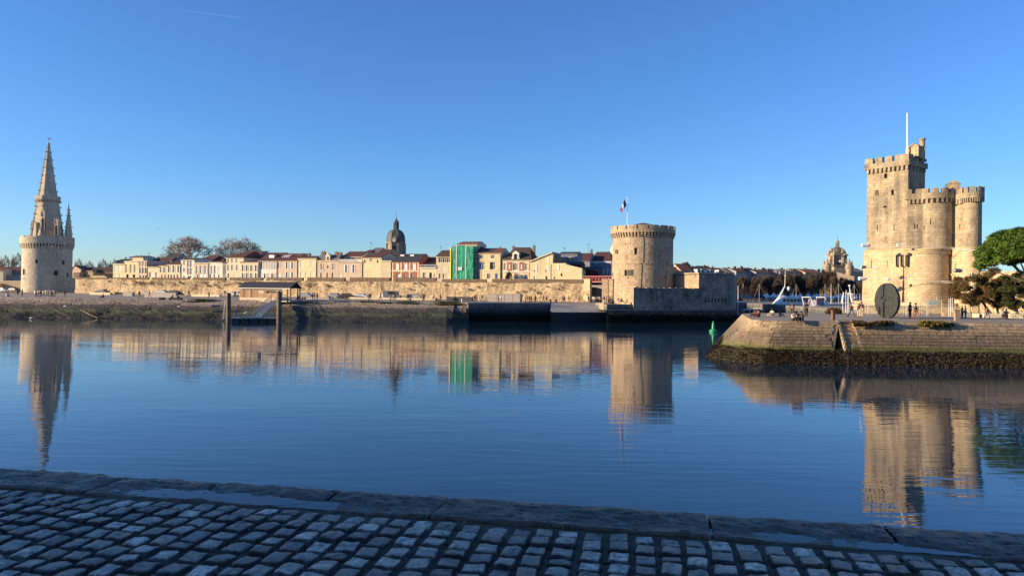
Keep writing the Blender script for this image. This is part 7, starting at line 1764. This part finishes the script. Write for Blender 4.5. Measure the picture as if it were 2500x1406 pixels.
arms = person_proto(dict(eL=(-.28, -.05, 1.2), hL=(-.08, -.26, 1.18), fL=(.02, -.29, 1.18), eR=(.28, -.05, 1.2), hR=(.06, -.28, 1.22), fR=(-.03, -.3, 1.22), coat=True))
sit = person_proto(dict(pel=(0, 0, .14), che=(0, -.04, .44), nec=(0, -.07, .66), hea=(0, -.09, .80), top=(0, -.09, .90), sL=(-.19, -.05, .6), eL=(-.25, -.2, .40), hL=(-.12, -.38, .42), fL=(-.04, -.44, .42), sR=(.19, -.05, .6), eR=(.25, -.2, .4), hR=(.12, -.4, .44), fR=(.04, -.45, .44), pL=(-.1, -.08, .12), kL=(-.16, -.45, .34), aL=(-.14, -.72, .02), tL=(-.15, -.9, -.02), pR=(.1, -.08, .12), kR=(.16, -.47, .36), aR=(.14, -.75, .02), tR=(.15, -.92, -.02)))
bench = person_proto(dict(pel=(0, 0, .52), che=(0, -.03, .84), nec=(0, -.06, 1.06), hea=(0, -.09, 1.20), top=(0, -.09, 1.30), sL=(-.19, -.03, 1.0), eL=(-.25, -.12, .76), hL=(-.1, -.32, .72), fL=(-.02, -.37, .72), sR=(.19, -.03, 1.0), eR=(.25, -.12, .76), hR=(.1, -.34, .74), fR=(.02, -.39, .74), pL=(-.1, -.06, .5), kL=(-.12, -.46, .5), aL=(-.12, -.5, .09), tL=(-.13, -.67, .04), pR=(.1, -.06, .5), kR=(.12, -.46, .5), aR=(.12, -.46, .09), tR=(.13, -.63, .04)))
POSES = dict(s=stand, w=walk, a=arms, g=sit, b=bench); usedp = set()
BLK = (.018, .018, .022); NAVY = (.03, .04, .08); GRY = (.16, .16, .17); WHT = (.6, .57, .52); RED_ = (.25, .04, .03); ORG = (.40, .10, .025); TAN = (.42, .30, .19); JEAN = (.06, .09, .16); BRN = (.09, .05, .03); CRM = (.55, .45, .3)
def person(p, face, pose, jac, tro, label, group=None, sc=1.0, hair=(.03, .02, .015)):
    src = POSES[pose]
    if pose in usedp: T = copy_tree(src)
    else: T = src; usedp.add(pose)
    T.location = p; T.rotation_euler = (0, 0, face); T.scale = (sc,)*3; T['label'] = label; T['category'] = 'person'
    if group: T['group'] = group
    elif 'group' in T: del T['group']
    for ch in T.children:
        n = ch.name.split('.')[0]; c = jac if n in ('jacket', 'coat_skirt') else tro if n == 'trousers' else hair if n == 'hair' else (1, 1, 1); ch.color = (*c, 1)
    return T
RQ = lambda px, py: at(px, py, ZQ)
person(RQ(1968, 773), 0.1, 'a', BLK, BLK, 'person in a long black coat looking down at their hands, standing before the boats', sc=1.07)
person(RQ(1934, 770), PI-.4, 's', (.05, .03, .04), (.06, .035, .04), 'person in dark maroon standing behind the seated group of three', sc=1.02)
person(RQ(2078, 773.5), 1.2, 'w', ORG, JEAN, 'person in an orange jacket and blue jeans walking left of the keep railing', sc=1.06)
person(RQ(2096.5, 774), PI+.5, 's', (.16, .07, .05), CRM, 'person in a reddish brown coat half hidden beside the tall dark-hatted one', sc=.98)
person(RQ(2102.5, 775.5), PI-.2, 's', (.035, .035, .03), CRM, 'tall person in a dark jacket, black hat and cream trousers by the railing', sc=1.12)
person(RQ(2221.5, 776.5), PI+.6, 's', BLK, BLK, 'person all in black standing right of the disc sculpture', sc=1.12)
person(RQ(2236, 779.5), 1.2, 'w', (.03, .035, .04), (.30, .11, .05), 'person in a dark jacket and rust trousers walking beside the one in black', sc=1.1)
person(RQ(2349, 776), .4, 's', BLK, NAVY, 'person in black leaning over the information lectern', sc=.88)
person(RQ(2357, 776), 1.4, 's', (.05, .08, .09), BLK, 'person in dark teal standing right behind the information lectern', sc=.88)
person(RQ(2410, 778.5), 1.3, 'w', (.16, .05, .06), (.14, .15, .18), 'child in a dark red jacket walking under the leaning tamarisk', sc=.86)
person(RQ(2452, 780.5)+Vector((0, .4, 0)), 1.1, 'b', (.30, .22, .2), (.04, .025, .035), 'person seated on the bench bending towards a neighbour near the bicycle')
person(RQ(2462, 780.5)+Vector((0, .4, 0)), -.5, 'b', (.14, .15, .18), BLK, 'person in a grey jacket seated next to the bicycle wheel')
GS = 'people sitting on the quay edge'
person(Vector((onz(1937, 0, 78).x, 77.9, ZQ+.02)), .15, 'g', (.6, .46, .36), BLK, 'seated person in a pale pink top, left one of the trio on the quay edge', GS, 1.12)
person(Vector((onz(1945.5, 0, 78).x, 78.1, ZQ+.02)), -.1, 'g', (.22, .08, .07), BRN, 'seated person in dark red, middle one of the trio on the quay edge', GS, 1.15)
person(Vector((onz(1956, 0, 78).x, 77.9, ZQ+.02)), -.5, 'g', BLK, BLK, 'seated person all in black, right one of the trio on the quay edge', GS, 1.12)
person(RQ(1852, 774), -.9, 'g', (.12, .045, .04), (.16, .05, .04), 'seated person in dark red with legs over the tip of the quay', GS, 1.1)
person(RQ(1844, 773.5), -1.2, 'g', BLK, (.1, .04, .035), 'seated person in black at the very tip of the quay', GS, 1.05)
person(RQ(1886, 773), -1.0, 'g', (.50, .47, .36), CRM, 'seated person in a cream jumper facing the channel', GS, 1.1)
person(RQ(1903, 773), 1.2, 'g', (.05, .06, .09), NAVY, 'reclining person in dark blue right of the one in the cream jumper', GS, .85)
# far promenade people
rr_ = random.Random(17)
GL = 'group of people below the spired tower'; GC_ = 'people strolling along the rampart'; GX = 'crowd at the gate by the round tower'
far = [
 (88, 724, 's', BLK, BLK, 'darkest and leftmost person of the group below the spired tower', GL), (93, 724, 's', GRY, JEAN, 'person in grey second from the left below the spired tower', GL), (97.5, 724, 's', NAVY, GRY, 'person in navy third from the left below the spired tower', GL), (101, 724, 's', BLK, TAN, 'person with pale trousers near the middle of the group below the spired tower', GL), (107, 723, 's', BLK, BLK, 'tall person in black in the middle gap of the tower group', GL), (113, 722, 's', WHT, GRY, 'person in white in the tower group', GL), (117.5, 723, 's', (.15, .04, .05), BLK, 'person in dark red right of the one in white in the tower group', GL), (121.5, 722, 's', WHT, WHT, 'short person in all white in the tower group', GL), (125, 725, 's', BLK, BLK, 'person in black standing forward of the tower group', GL), (129, 723, 's', (.3, .3, .33), BLK, 'person in light grey near the right end of the tower group', GL), (134, 724, 's', BLK, GRY, 'rightmost black-coated person of the tower group', GL),
 (158, 726, 's', (.10, .03, .03), TAN, 'lone person in a dark red top right of the tower group', None), (37, 717, 's', (.15, .05, .05), TAN, 'person in a reddish top walking left of the spired tower', None), (32, 714, 's', BLK, BLK, 'dark figure just behind the reddish walker left of the tower', None), (54, 722, 's', BLK, BLK, 'dark figure standing against the lit left foot of the tower', None), (17, 729, 'g', (.45, .4, .4), WHT, 'left one of two people sitting at the far left of the bank', None), (22, 729, 'g', (.1, .1, .13), WHT, 'right one of two people sitting at the far left of the bank', None),
 (254, 732, 'g', BLK, BLK, 'lone person sitting at the top of the bank east of the spired tower', None), (282, 719, 'g', BLK, GRY, 'left of a seated pair on the pale kerb by the rampart', None), (288, 719, 'g', (.25, .2, .2), BLK, 'right of a seated pair on the pale kerb by the rampart', None), (340, 728, 'w', BLK, GRY, 'person in black striding before the grey planter wall', GC_), (365, 727, 'w', NAVY, TAN, 'person with bare pale legs walking before the grey planter wall', GC_), (423.5, 735, 'g', BLK, GRY, 'left one of the pair on the dark bench of the west bank', None), (433, 735, 'g', BLK, BLK, 'right one of the pair on the dark bench of the west bank', None), (461, 724, 'w', (.2, .2, .24), BLK, 'bent figure walking just right of the grey planter wall', GC_), (510, 729, 'w', (.25, .13, .08), BRN, 'person in brown walking left of the left mooring pile', GC_), (549, 724, 'w', BLK, GRY, 'dark figure walking right behind the left mooring pile', GC_), (574, 727, 'w', BLK, BLK, 'dark figure walking between the left pile and the hut', GC_),
 (729, 732, 'g', GRY, BLK, 'crouching figure next to the hut porch', GC_), (738, 731, 'g', TAN, BLK, 'second crouching figure right of the hut porch', GC_), (745.5, 731, 'g', BLK, BLK, 'dark crouching figure left of the trio right of the hut', GC_), (763, 732, 's', BLK, BLK, 'left person of the dark trio right of the hut', GC_), (768.5, 732, 's', (.13, .04, .04), NAVY, 'middle person in dark red of the trio right of the hut', GC_), (774.5, 732, 's', BLK, JEAN, 'right person of the dark trio right of the hut', GC_),
 (846, 733, 'w', BLK, BLK, 'person pushing along before the parked black car', GC_), (851, 733, 'w', GRY, BLK, 'companion right of the walker before the black car', GC_), (904, 734, 'w', BLK, TAN, 'person striding alone left of the dark van', GC_), (900, 734, 's', GRY, GRY, 'smaller figure with the strider left of the dark van', GC_), (929, 733, 'w', BLK, BLK, 'person in black left of the white parked car', GC_), (953.5, 736, 's', BLK, NAVY, 'tall person standing in front of the dark van', GC_), (961, 734, 'w', (.25, .12, .1), BLK, 'person in faded red beside the dark van', GC_), (965.5, 734, 'w', BLK, GRY, 'dark walker at the right end of the dark van', GC_), (996, 733, 's', (.12, .04, .05), JEAN, 'left person of the pair near the grey car', GC_), (1002, 734, 'g', (.3, .3, .34), GRY, 'low figure with a pushchair near the grey car', GC_), (1032, 735, 's', BLK, GRY, 'left walker of a close pair in the middle of the promenade', GC_), (1035.5, 735, 'w', (.2, .07, .05), BLK, 'right walker of the close pair in the middle of the promenade', GC_), (1058, 735, 'w', WHT, GRY, 'walker in white left of the dark block wall', GC_), (1064, 735, 'g', (.25, .1, .1), BLK, 'cyclist bending low left of the dark block wall', GC_), (1075, 735, 's', BLK, BLK, 'dark stout figure at the left end of the dark block wall', GC_),
 (1159, 736, 's', BLK, BLK, 'left of the dark pair near the cream van', GC_), (1163, 736, 's', BLK, (.2, .06, .08), 'right of the dark pair near the cream van', GC_), (1170, 736, 'g', (.4, .36, .34), WHT, 'seated figure left of the grey container', GC_), (1176.5, 737, 'w', (.3, .12, .1), TAN, 'small walker at the left end of the grey container', GC_), (1217, 738, 's', BLK, NAVY, 'dark cyclist figure in front of the grey container', GC_), (1222, 739, 'w', (.6, .5, .48), TAN, 'jogger in pale pink in front of the grey container', GC_), (1272, 740, 's', BLK, BLK, 'tall dark figure at the right end of the grey container', GC_), (1276, 740, 's', WHT, WHT, 'figure in white just right of the grey container', GC_),
 (1283, 738.5, 's', BLK, BRN, 'leftmost of the cluster right of the grey container', GC_), (1287, 738.5, 's', (.3, .15, .12), TAN, 'reddish figure in the cluster right of the grey container', GC_), (1292, 738.5, 's', BLK, BLK, 'dark taller figure in the cluster right of the grey container', GC_), (1296.5, 739, 's', NAVY, BLK, 'rightmost dark figure of the cluster right of the grey container', GC_), (1307, 740, 'w', (.08, .05, .04), BLK, 'person pushing a dark cart right of the cluster', GC_), (1327, 739, 'w', BLK, BLK, 'left one of two striders before the patchy rampart', GC_), (1334, 739, 'w', (.12, .05, .05), BLK, 'right one of two striders before the patchy rampart', GC_), (1374.5, 738.5, 'w', GRY, NAVY, 'left walker of a slim pair near the rampart end', GC_), (1378, 738.5, 'w', (.1, .08, .08), BLK, 'right walker of a slim pair near the rampart end', GC_), (1389, 738.5, 'w', (.2, .18, .15), TAN, 'lone pale walker near the rampart end', GC_),
 (1414, 738, 's', (.12, .03, .03), BLK, 'person in dark red leaning at the rampart end railing', GX), (1421, 737.5, 's', WHT, CRM, 'person in white beside the yellow gate pier', GX), (1425, 737, 's', BLK, TAN, 'dark-haired person at the foot of the yellow gate pier', GX), (1431, 737.5, 's', (.3, .2, .2), WHT, 'person in pink right under the yellow gate pier', GX), (1435.5, 738, 's', BLK, GRY, 'dark person at the right foot of the yellow gate pier', GX), (1444, 737, 's', BLK, BLK, 'leftmost dark figure inside the gate', GX), (1449, 736.5, 's', WHT, GRY, 'white-topped figure inside the gate', GX), (1453, 736, 's', (.4, .35, .3), JEAN, 'beige-topped figure inside the gate', GX), (1459, 736.5, 's', (.3, .33, .3), BLK, 'grey-green figure inside the gate', GX), (1463, 737, 's', (.5, .4, .3), BRN, 'tan figure at the right side of the gate', GX), (1468, 738, 's', BLK, BLK, 'dark figure against the slender gate pier', GX), (1475, 739, 's', (.12, .13, .16), WHT, 'slate-clad figure before the slender gate pier', GX), (1481, 739.5, 's', NAVY, BLK, 'navy figure right of the slender gate pier', GX), (1488, 739.5, 's', GRY, BLK, 'grey figure between the gate pier and the round tower', GX), (1494, 740, 's', BLK, BLK, 'dark figure at the left foot of the round tower', GX), (1510, 748, 'g', GRY, WHT, 'small seated figure at the foot of the ribbed lit wall', GX), (1516, 747, 'g', TAN, BLK, 'second small seated figure by the ribbed lit wall', GX)]
for px, py, po, ja, tr_, lab, grp in far:
    p = gat(px, py) if px < 1505 else onz(px, 4.85, 175)
    if px >= 1440 and px < 1505: p = onz(px, 4.32, 181+rr_.uniform(-2, 6))
    if po == 'g' and px in (17, 22, 254, 423.5, 433): p = gat(px, py-4 if px < 300 else py-3, 168)+Vector((0, -.2, .35 if px > 400 else .1))
    person(p, rr_.choice([0, .6, -.8, 1.5, -1.5, 2.6]), po, ja, tr_, lab, grp, rr_.uniform(.98, 1.08))
# gulls
GG = 'gulls by the water'
for i, (p, lab) in enumerate(((onz(76, 0, 160), 'white gull floating below the spired tower'), (P(158, 750, 172), 'white gull standing on the weedy bank below the spired tower'), (P(599, 766, 160), 'white gull perched on the pontoon railing'), (P(436, 751, 170), 'tiny white gull on the dark bank left of the pontoon'))):
    T = thing('gull', lab, 'bird', tuple(p), GG); m = MB(); m.tube(p+Vector((-.3, 0, .18)), p+Vector((.05, 0, .26)), .05, .14, 6); m.tube(p+Vector((.05, 0, .26)), p+Vector((.3, 0, .3)), .14, .05, 6); m.tube(p+Vector((.26, 0, .3)), p+Vector((.32, 0, .46)), .05, .07, 6); m.build('body', M_WHITE, T, smooth=True)
    m = MB(); m.tube(p+Vector((.36, 0, .46)), p+Vector((.46, 0, .44)), .02, .01, 4); m.build('beak', plain('beak', (.5, .3, .03), .5), T)
for i, (px, py) in enumerate(((371, 572), (386, 559))):
    p = P(px, py, 200); m = MB(); m.q(p, p+Vector((-.55, .1, .2)), p+Vector((-.5, .25, .18))); m.q(p, p+Vector((.55, .1, .2)), p+Vector((.5, .25, .18))); m.tube(p+Vector((0, -.2, 0)), p+Vector((0, .2, 0)), .06, n=5)
    tag(m.build('flying_bird', M_SHUTG), ['lower small bird flying left of the plane trees', 'upper small bird flying left of the plane trees'][i], 'bird')
# contrail
m, t, b = nodes('ice_cloud'); tb = t.nodes.new('ShaderNodeBsdfTransparent'); ms = t.nodes.new('ShaderNodeMixShader'); ms.inputs[0].default_value = .022
df = t.nodes.new('ShaderNodeBsdfDiffuse'); df.inputs[0].default_value = (.9, .9, .9, 1); t.links.new(tb.outputs[0], ms.inputs[1]); t.links.new(df.outputs[0], ms.inputs[2]); t.links.new(ms.outputs[0], t.nodes['Material Output'].inputs[0])
a_, b_ = P(425, 23, 14000), P(588, 44.5, 12000); mm = MB(); mm.tube(a_, b_, 3, 8, 8); tag(mm.build('contrail', m), 'faint thin aircraft trail high in the sky at upper left', 'contrail', kind='stuff')

# ================================================================ FOREGROUND QUAY (in the shade of the building behind)
ZN = CAM.z-1.55; ANG = R(11)
ev = Vector((math.cos(ANG), -math.sin(ANG), 0)); nv2 = Vector((math.sin(ANG), math.cos(ANG), 0))
E0 = at(1250, 1219, ZN)
def Q(a, n_, z=0): return E0+ev*a-nv2*n_+Vector((0, 0, z))     # a along the edge, n_ distance back from the edge
def cob_mat(name, stones=True):
    m, t, b = nodes(name); L = t.links; gg = t.nodes.new('ShaderNodeNewGeometry'); oi = t.nodes.new('ShaderNodeObjectInfo')
    rn = N(t, 'ShaderNodeMath', operation='ADD'); L.new(gg.outputs['Random Per Island'], rn.inputs[0]); L.new(oi.outputs['Random'], rn.inputs[1]); fr = N(t, 'ShaderNodeMath', operation='FRACT'); L.new(rn.outputs[0], fr.inputs[0])
    n1 = noisetex(t, gg.outputs['Position'], 20, 9, .78); n2 = noisetex(t, gg.outputs['Position'], 5, 5, .6); n3 = noisetex(t, gg.outputs['Position'], 1.2, 4, .6)
    if stones: col = ramp(t, fr.outputs[0], [(0, (.15, .115, .075)), (.22, (.34, .245, .15)), (.45, (.21, .17, .125)), (.62, (.42, .33, .235)), (.8, (.48, .40, .30)), (1, (.74, .62, .47))])
    else: col = mix(t, n2, (.17, .12, .075), (.05, .037, .026))
    col = mix(t, 1, col, ramp(t, n1, [(.40, (.18,)*3), (.475, (.85,)*3), (.64, (1.6,)*3)]), 'MULTIPLY')
    col = mix(t, 1, col, ramp(t, n2, [(.32, (.5,)*3), (.65, (1.2,)*3)]), 'MULTIPLY')
    if not stones:
        col = mix(t, ramp(t, n3, [(.5, (0, 0, 0)), (.65, (.6,)*3)]), col, (.05, .06, .03))
    L.new(col, b.inputs['Base Color'])
    L.new(ramp(t, n1 if stones else n2, [(.35, (.24,)*3), (.65, (.55,)*3)]), b.inputs['Roughness'])
    bp = N(t, 'ShaderNodeBump'); bp.inputs['Strength'].default_value = 1; bp.inputs['Distance'].default_value = .02; L.new(n1, bp.inputs['Height']); L.new(bp.outputs[0], b.inputs['Normal'])
    b.inputs['Specular IOR Level'].default_value = .8 if stones else .3
    return m
M_SETT = cob_mat('granite_sett'); M_COPE = cob_mat('worn_coping', False)
# ground joint bed
NQ = MB()
A0, A1 = -14, 14
bed = stone('joint_earth', (.11, .08, .052), (.05, .04, .028), (.06, .08, .02), 6, None, .01, .6)
NQ.q(Q(A0, .45, -.026), Q(A1, .45, -.026), Q(A1, 14, -.026), Q(A0, 14, -.026)); NQ.q(Q(A0, .05, -.08), Q(A0, .05, -8), Q(A1, .05, -8), Q(A1, .05, -.08)); NQ.q(Q(A0, .05, -.08), Q(A1, .05, -.08), Q(A1, .5, -.08), Q(A0, .5, -.08))
nq = NQ.build('near_quay', bed, kind='structure')
# coping stones
r = random.Random(23)
puds = [(515, 1205, .78, .13), (700, 1222, .62, .11), (1500, 1276, .42, .12), (1905, 1301, .42, .13), (2200, 1330, .52, .11), (2330, 1344, .3, .07)]
pc_ = []
for px, py, ra_, rb_ in puds:
    p = at(px, py, ZN)-E0; pc_.append((p.dot(ev), -p.dot(nv2), ra_*1.0, rb_*1.15))
COPW = .52
def cope_h(a, n_):
    h = .012*noise.fractal(Vector((a*2.3, n_*3, 1)), 1, 2, 4)+.010*noise.noise(Vector((a*9, n_*22, 3)))+.004*noise.noise(Vector((a*30, n_*50, 8)))
    if n_ < .10: h -= (.10-n_)**1.5*.8*(.6+.8*abs(noise.noise(Vector((a*4, 2, 2)))))
    for (pa, pn, ra_, rb_) in pc_:
        q = ((a-pa)/ra_)**2+((n_-pn)/rb_)**2
        if q < 3: h -= .022*math.exp(-q*1.1)
    return h
joints = [at(x, y, ZN) for x, y in ((297, 1166), (540, 1176), (830, 1196), (1093, 1213), (1728, 1256))]
js = sorted((j-E0).dot(ev) for j in joints); js = [js[0]-1.3, js[0]-2.6, js[0]-4, js[0]-5.4]+js+[js[-1]+1.15*k for k in range(1, 9)]; js = sorted(js)
for ja, jb in zip(js, js[1:]):
    m = MB(); na = max(6, int((jb-ja)/.018)); nn = 26; g0 = r.uniform(.004, .01); dz_ = r.uniform(-.006, .006)
    wdt = COPW+r.uniform(-.03, .02); rows = []
    for k in range(nn+1):
        n_ = wdt*k/nn; rw = []
        for i in range(na+1):
            a = ja+g0+(jb-ja-2*g0)*i/na; e_ = min(i, na-i, )/na; zz = cope_h(a, n_)+dz_-(.012 if i in (0, na) else 0)-(.015 if k == nn else 0)
            jit = .012*noise.noise(Vector((a*6, 5, 5))) if k == 0 else 0
            rw.append(Q(a, n_+jit*1.2-.02*(k == 0), zz))
        rows.append(rw)
    fr_ = [p-Vector((0, 0, .16))+nv2*.004 for p in rows[0]]; bk_ = [p-Vector((0, 0, .1)) for p in rows[-1]]
    m.grid([fr_]+rows+[bk_])
    o = m.build('coping_stone', M_COPE, nq, smooth=True, auto=50)
# puddles: thin still water lying in the hollows of the coping
m, t, b = nodes('puddle_water'); b.inputs['Base Color'].default_value = (.012, .016, .022, 1); b.inputs['Roughness'].default_value = .03; b.inputs['IOR'].default_value = 1.33
gp = t.nodes.new('ShaderNodeNewGeometry').outputs['Position']; bp = N(t, 'ShaderNodeBump'); bp.inputs['Distance'].default_value = .0006; t.links.new(noisetex(t, gp, 18, 2), bp.inputs['Height']); t.links.new(bp.outputs[0], b.inputs['Normal'])
M_PUD = m
for i, (pa, pn, ra_, rb_) in enumerate(pc_):
    m = MB(); pts = []
    for k in range(40):
        a = 2*PI*k/40; q = 1.15+.25*noise.noise(Vector((math.cos(a)*1.5, math.sin(a)*1.5, i))); nn_ = min(COPW-.03+.012*math.sin(k*2.7), max(.08, pn+math.sin(a)*rb_*q*.85)); pts.append(Q(pa+math.cos(a)*ra_*q, nn_, -.0165-.0012*i))
    m.q(*pts); m.build('puddle', M_PUD, kind='structure')
# setts in columns perpendicular to the edge
svars = []
def sett_mesh(seed):
    r = random.Random(seed); n = 7; m = MB(); rows = []
    cx = [r.uniform(-.09, .09) for _ in range(4)]; tp_x, tp_y = r.uniform(-.06, .06), r.uniform(-.06, .06)
    for j in range(n+1):
        v = -1+2*j/n; rw = []
        for i in range(n+1):
            u = -1+2*i/n; k = .16; du = abs(u)**6; dv = abs(v)**6
            x = u*(1-.07*dv+tp_x*v)+cx[0]*v*.5+.04*noise.noise(Vector((v*2, seed, 1))); y = v*(1-.08*du+tp_y*u)+cx[1]*u*.5+.05*noise.noise(Vector((u*2, seed, 5)))
            z = .012*(1-.75*(abs(u)**4.5+abs(v)**4.5)) - (.03 if max(abs(u), abs(v)) > .99 else 0) + .007*noise.noise(Vector((u*1.8, v*1.8, seed)))+.004*noise.noise(Vector((u*5, v*5, seed)))
            rw.append((x, y, z))
        rows.append(rw)
    m.grid(rows); per = [0+i for i in range(n)]+[(n+1)*j+n for j in range(n)]+[(n+1)*n+n-i for i in range(n)]+[(n+1)*(n-j) for j in range(n)]
    b0_ = len(m.v)
    for q in per: x, y, z = m.v[q]; m.v.append((x*1.03, y*1.03, -.07))
    L_ = len(per)
    for k in range(L_): m.f.append((per[k], per[(k+1) % L_], b0_+(k+1) % L_, b0_+k))
    return m
raw = [sett_mesh(s) for s in range(14)]
for s, m in enumerate(raw):
    me = bpy.data.meshes.new('sett'); me.from_pydata(m.v, [], m.f); me.materials.append(M_SETT); me.polygons.foreach_set('use_smooth', [True]*len(me.polygons)); svars.append(me)
items = []; r = random.Random(99); a = A0+.2; ci = 0
while a < A1-.4:
    wd_ = .150+r.uniform(-.012, .014); n_ = COPW+.03+r.uniform(0, .03)
    drift = 0
    while n_ < 7.5:
        ln = r.uniform(.150, .205)*(1 if r.random() < .88 else .72)
        ctr_ = Q(a+wd_/2+.01*math.sin(n_*3+ci)+.05*math.sin(n_*.8+a*.5), n_+ln/2, -.008+r.uniform(-.006, .006)+.008*noise.noise(Vector((a*1.5, n_*1.5, 0)))-.018*max(0, 1-(n_-COPW)/.25))
        items.append((ctr_, wd_/2*1.0, ln/2*.98, r.uniform(-.09, .09), r.uniform(-.06, .06), r.uniform(-.06, .06), r.randrange(14)))
        n_ += ln+.012
    a += wd_+r.uniform(.001, .011); ci += 1
def seen(p):
    d = p-CAM; z = d.dot(cF)
    if z < .3: return None
    x = 1250+d.dot(cR)/z*FX; y = 703-d.dot(cU)/z*FX
    return (x, y) if -40 < x < 2540 and y < 1440 else None
vis = []; rest = []
for it in items:
    (vis if seen(it[0]) else rest).append(it)
vis.sort(key=lambda it: (it[0]-CAM).length); single = vis[:300]; rest += vis[300:]
def smat(it):
    c, hx, hy, rz_, tx, ty, k = it; m4 = Matrix.Translation(c) @ Matrix.Rotation(-ANG+rz_, 4, 'Z') @ Matrix.Rotation(tx, 4, 'X') @ Matrix.Rotation(ty, 4, 'Y') @ Matrix.Diagonal((hx, hy, 1, 1)); return m4
for it in single:
    o = bpy.data.objects.new('sett', svars[it[6]]); C.objects.link(o); o.matrix_world = smat(it); o.parent = nq
mb = MB(); near = [it for it in rest if (it[0]-CAM).length < 8.5]
V_ = []; F_ = []; off = 0
for it in near:
    m4 = np.array(smat(it)); v = np.array(raw[it[6]].v); v = np.c_[v, np.ones(len(v))] @ m4.T; V_.append(v[:, :3]); F_ += [tuple(i+off for i in f) for f in raw[it[6]].f]; off += len(v)
me = bpy.data.meshes.new('sett_field'); me.from_pydata(np.concatenate(V_).tolist(), [], F_); me.materials.append(M_SETT); me.polygons.foreach_set('use_smooth', [True]*len(me.polygons))
o = bpy.data.objects.new('sett_field', me); C.objects.link(o); o.parent = nq; o['kind'] = 'stuff'
# litter: shells, twigs, moss in the joints
r = random.Random(5); m = MB()
for _ in range(260):
    a, n_ = r.uniform(-5, 5), r.uniform(.05, 1.6); p = Q(a, n_, .003 if n_ < .5 else -.004); s = r.uniform(.003, .008); k = r.random()*6
    m.q(p+Vector((math.cos(k)*s, math.sin(k)*s, 0)), p+Vector((math.cos(k+2)*s, math.sin(k+2)*s, s)), p+Vector((math.cos(k+4)*s, math.sin(k+4)*s, .002)))
m.build('shell_fragments', plain('shell', (.55, .5, .42), .5), kind='stuff')
m = MB()
for px, py in ((1760, 1375), (770, 1192), (110, 1182), (2075, 1290), (1730, 1305), (960, 1395), (1590, 1290)):
    p = at(px, py, ZN+.02); a = r.random()*6
    for k in range(5):
        q = p+Vector((math.cos(a)*.02, math.sin(a)*.02, r.uniform(-.006, .006))); m.tube(p, q, .0016, n=4); p = q; a += r.uniform(-.5, .7)
m.build('twigs', plain('dry_twig', (.22, .17, .11), .8), kind='stuff')
tufts('joint_moss', plain('joint_moss', (.035, .06, .015), .9), 500, clustered(lambda r: Q(r.uniform(-4, 4), r.uniform(.6, 1.7), -.03), 40, 4, .05), .022, 44, nq)
# building behind the viewer whose shade covers the near quay
SB = thing('quayside_building', 'long pale stone building behind the cobbled quay, outside the picture', 'building', (-36, -14, ZN))
MB().prism([(-44, -30), (-28, -30), (-28, 1.0), (-44, 1.0)], ZN-1, ZN+10.5).build('walls', wallmat('beige'), SB)
MB().prism([(-44.4, -30.4), (-27.6, -30.4), (-27.6, 1.4), (-44.4, 1.4)], ZN+10.5, ZN+11).build('cornice', wallmat('cream'), SB)
for k in range(6):
    for j in range(3): MB().box((-27.95, -2-k*4.5, ZN+2+j*3.3), (.12, 1.2, 1.9)).build('window', M_GLASS, SB)
# unseen tall houses added behind the round tower to shade the inner harbour
BF = Fr(onz(1508, 0, 262), onz(1634, 0, 262))
for i, (a_, b_, ye, yr, lab) in enumerate(((1510, 1570, 598, 585, 'added unseen house shading the harbour, behind the left half of the round tower'), (1570, 1632, 604, 590, 'added unseen house shading the harbour, behind the right half of the round tower'))):
    house(a_, b_, ye, 'beige', M_TILE, yr, [(a_+12+q*18, ye+14+k*18, 8, 12, 'g') for q in range(3) for k in range(5)], lab, 'house', depth=22, F=BF, off=i*6, group='added houses shading the inner harbour')
for o in list(bpy.data.objects):
    if o.name.startswith('tmp'): bpy.data.objects.remove(o)
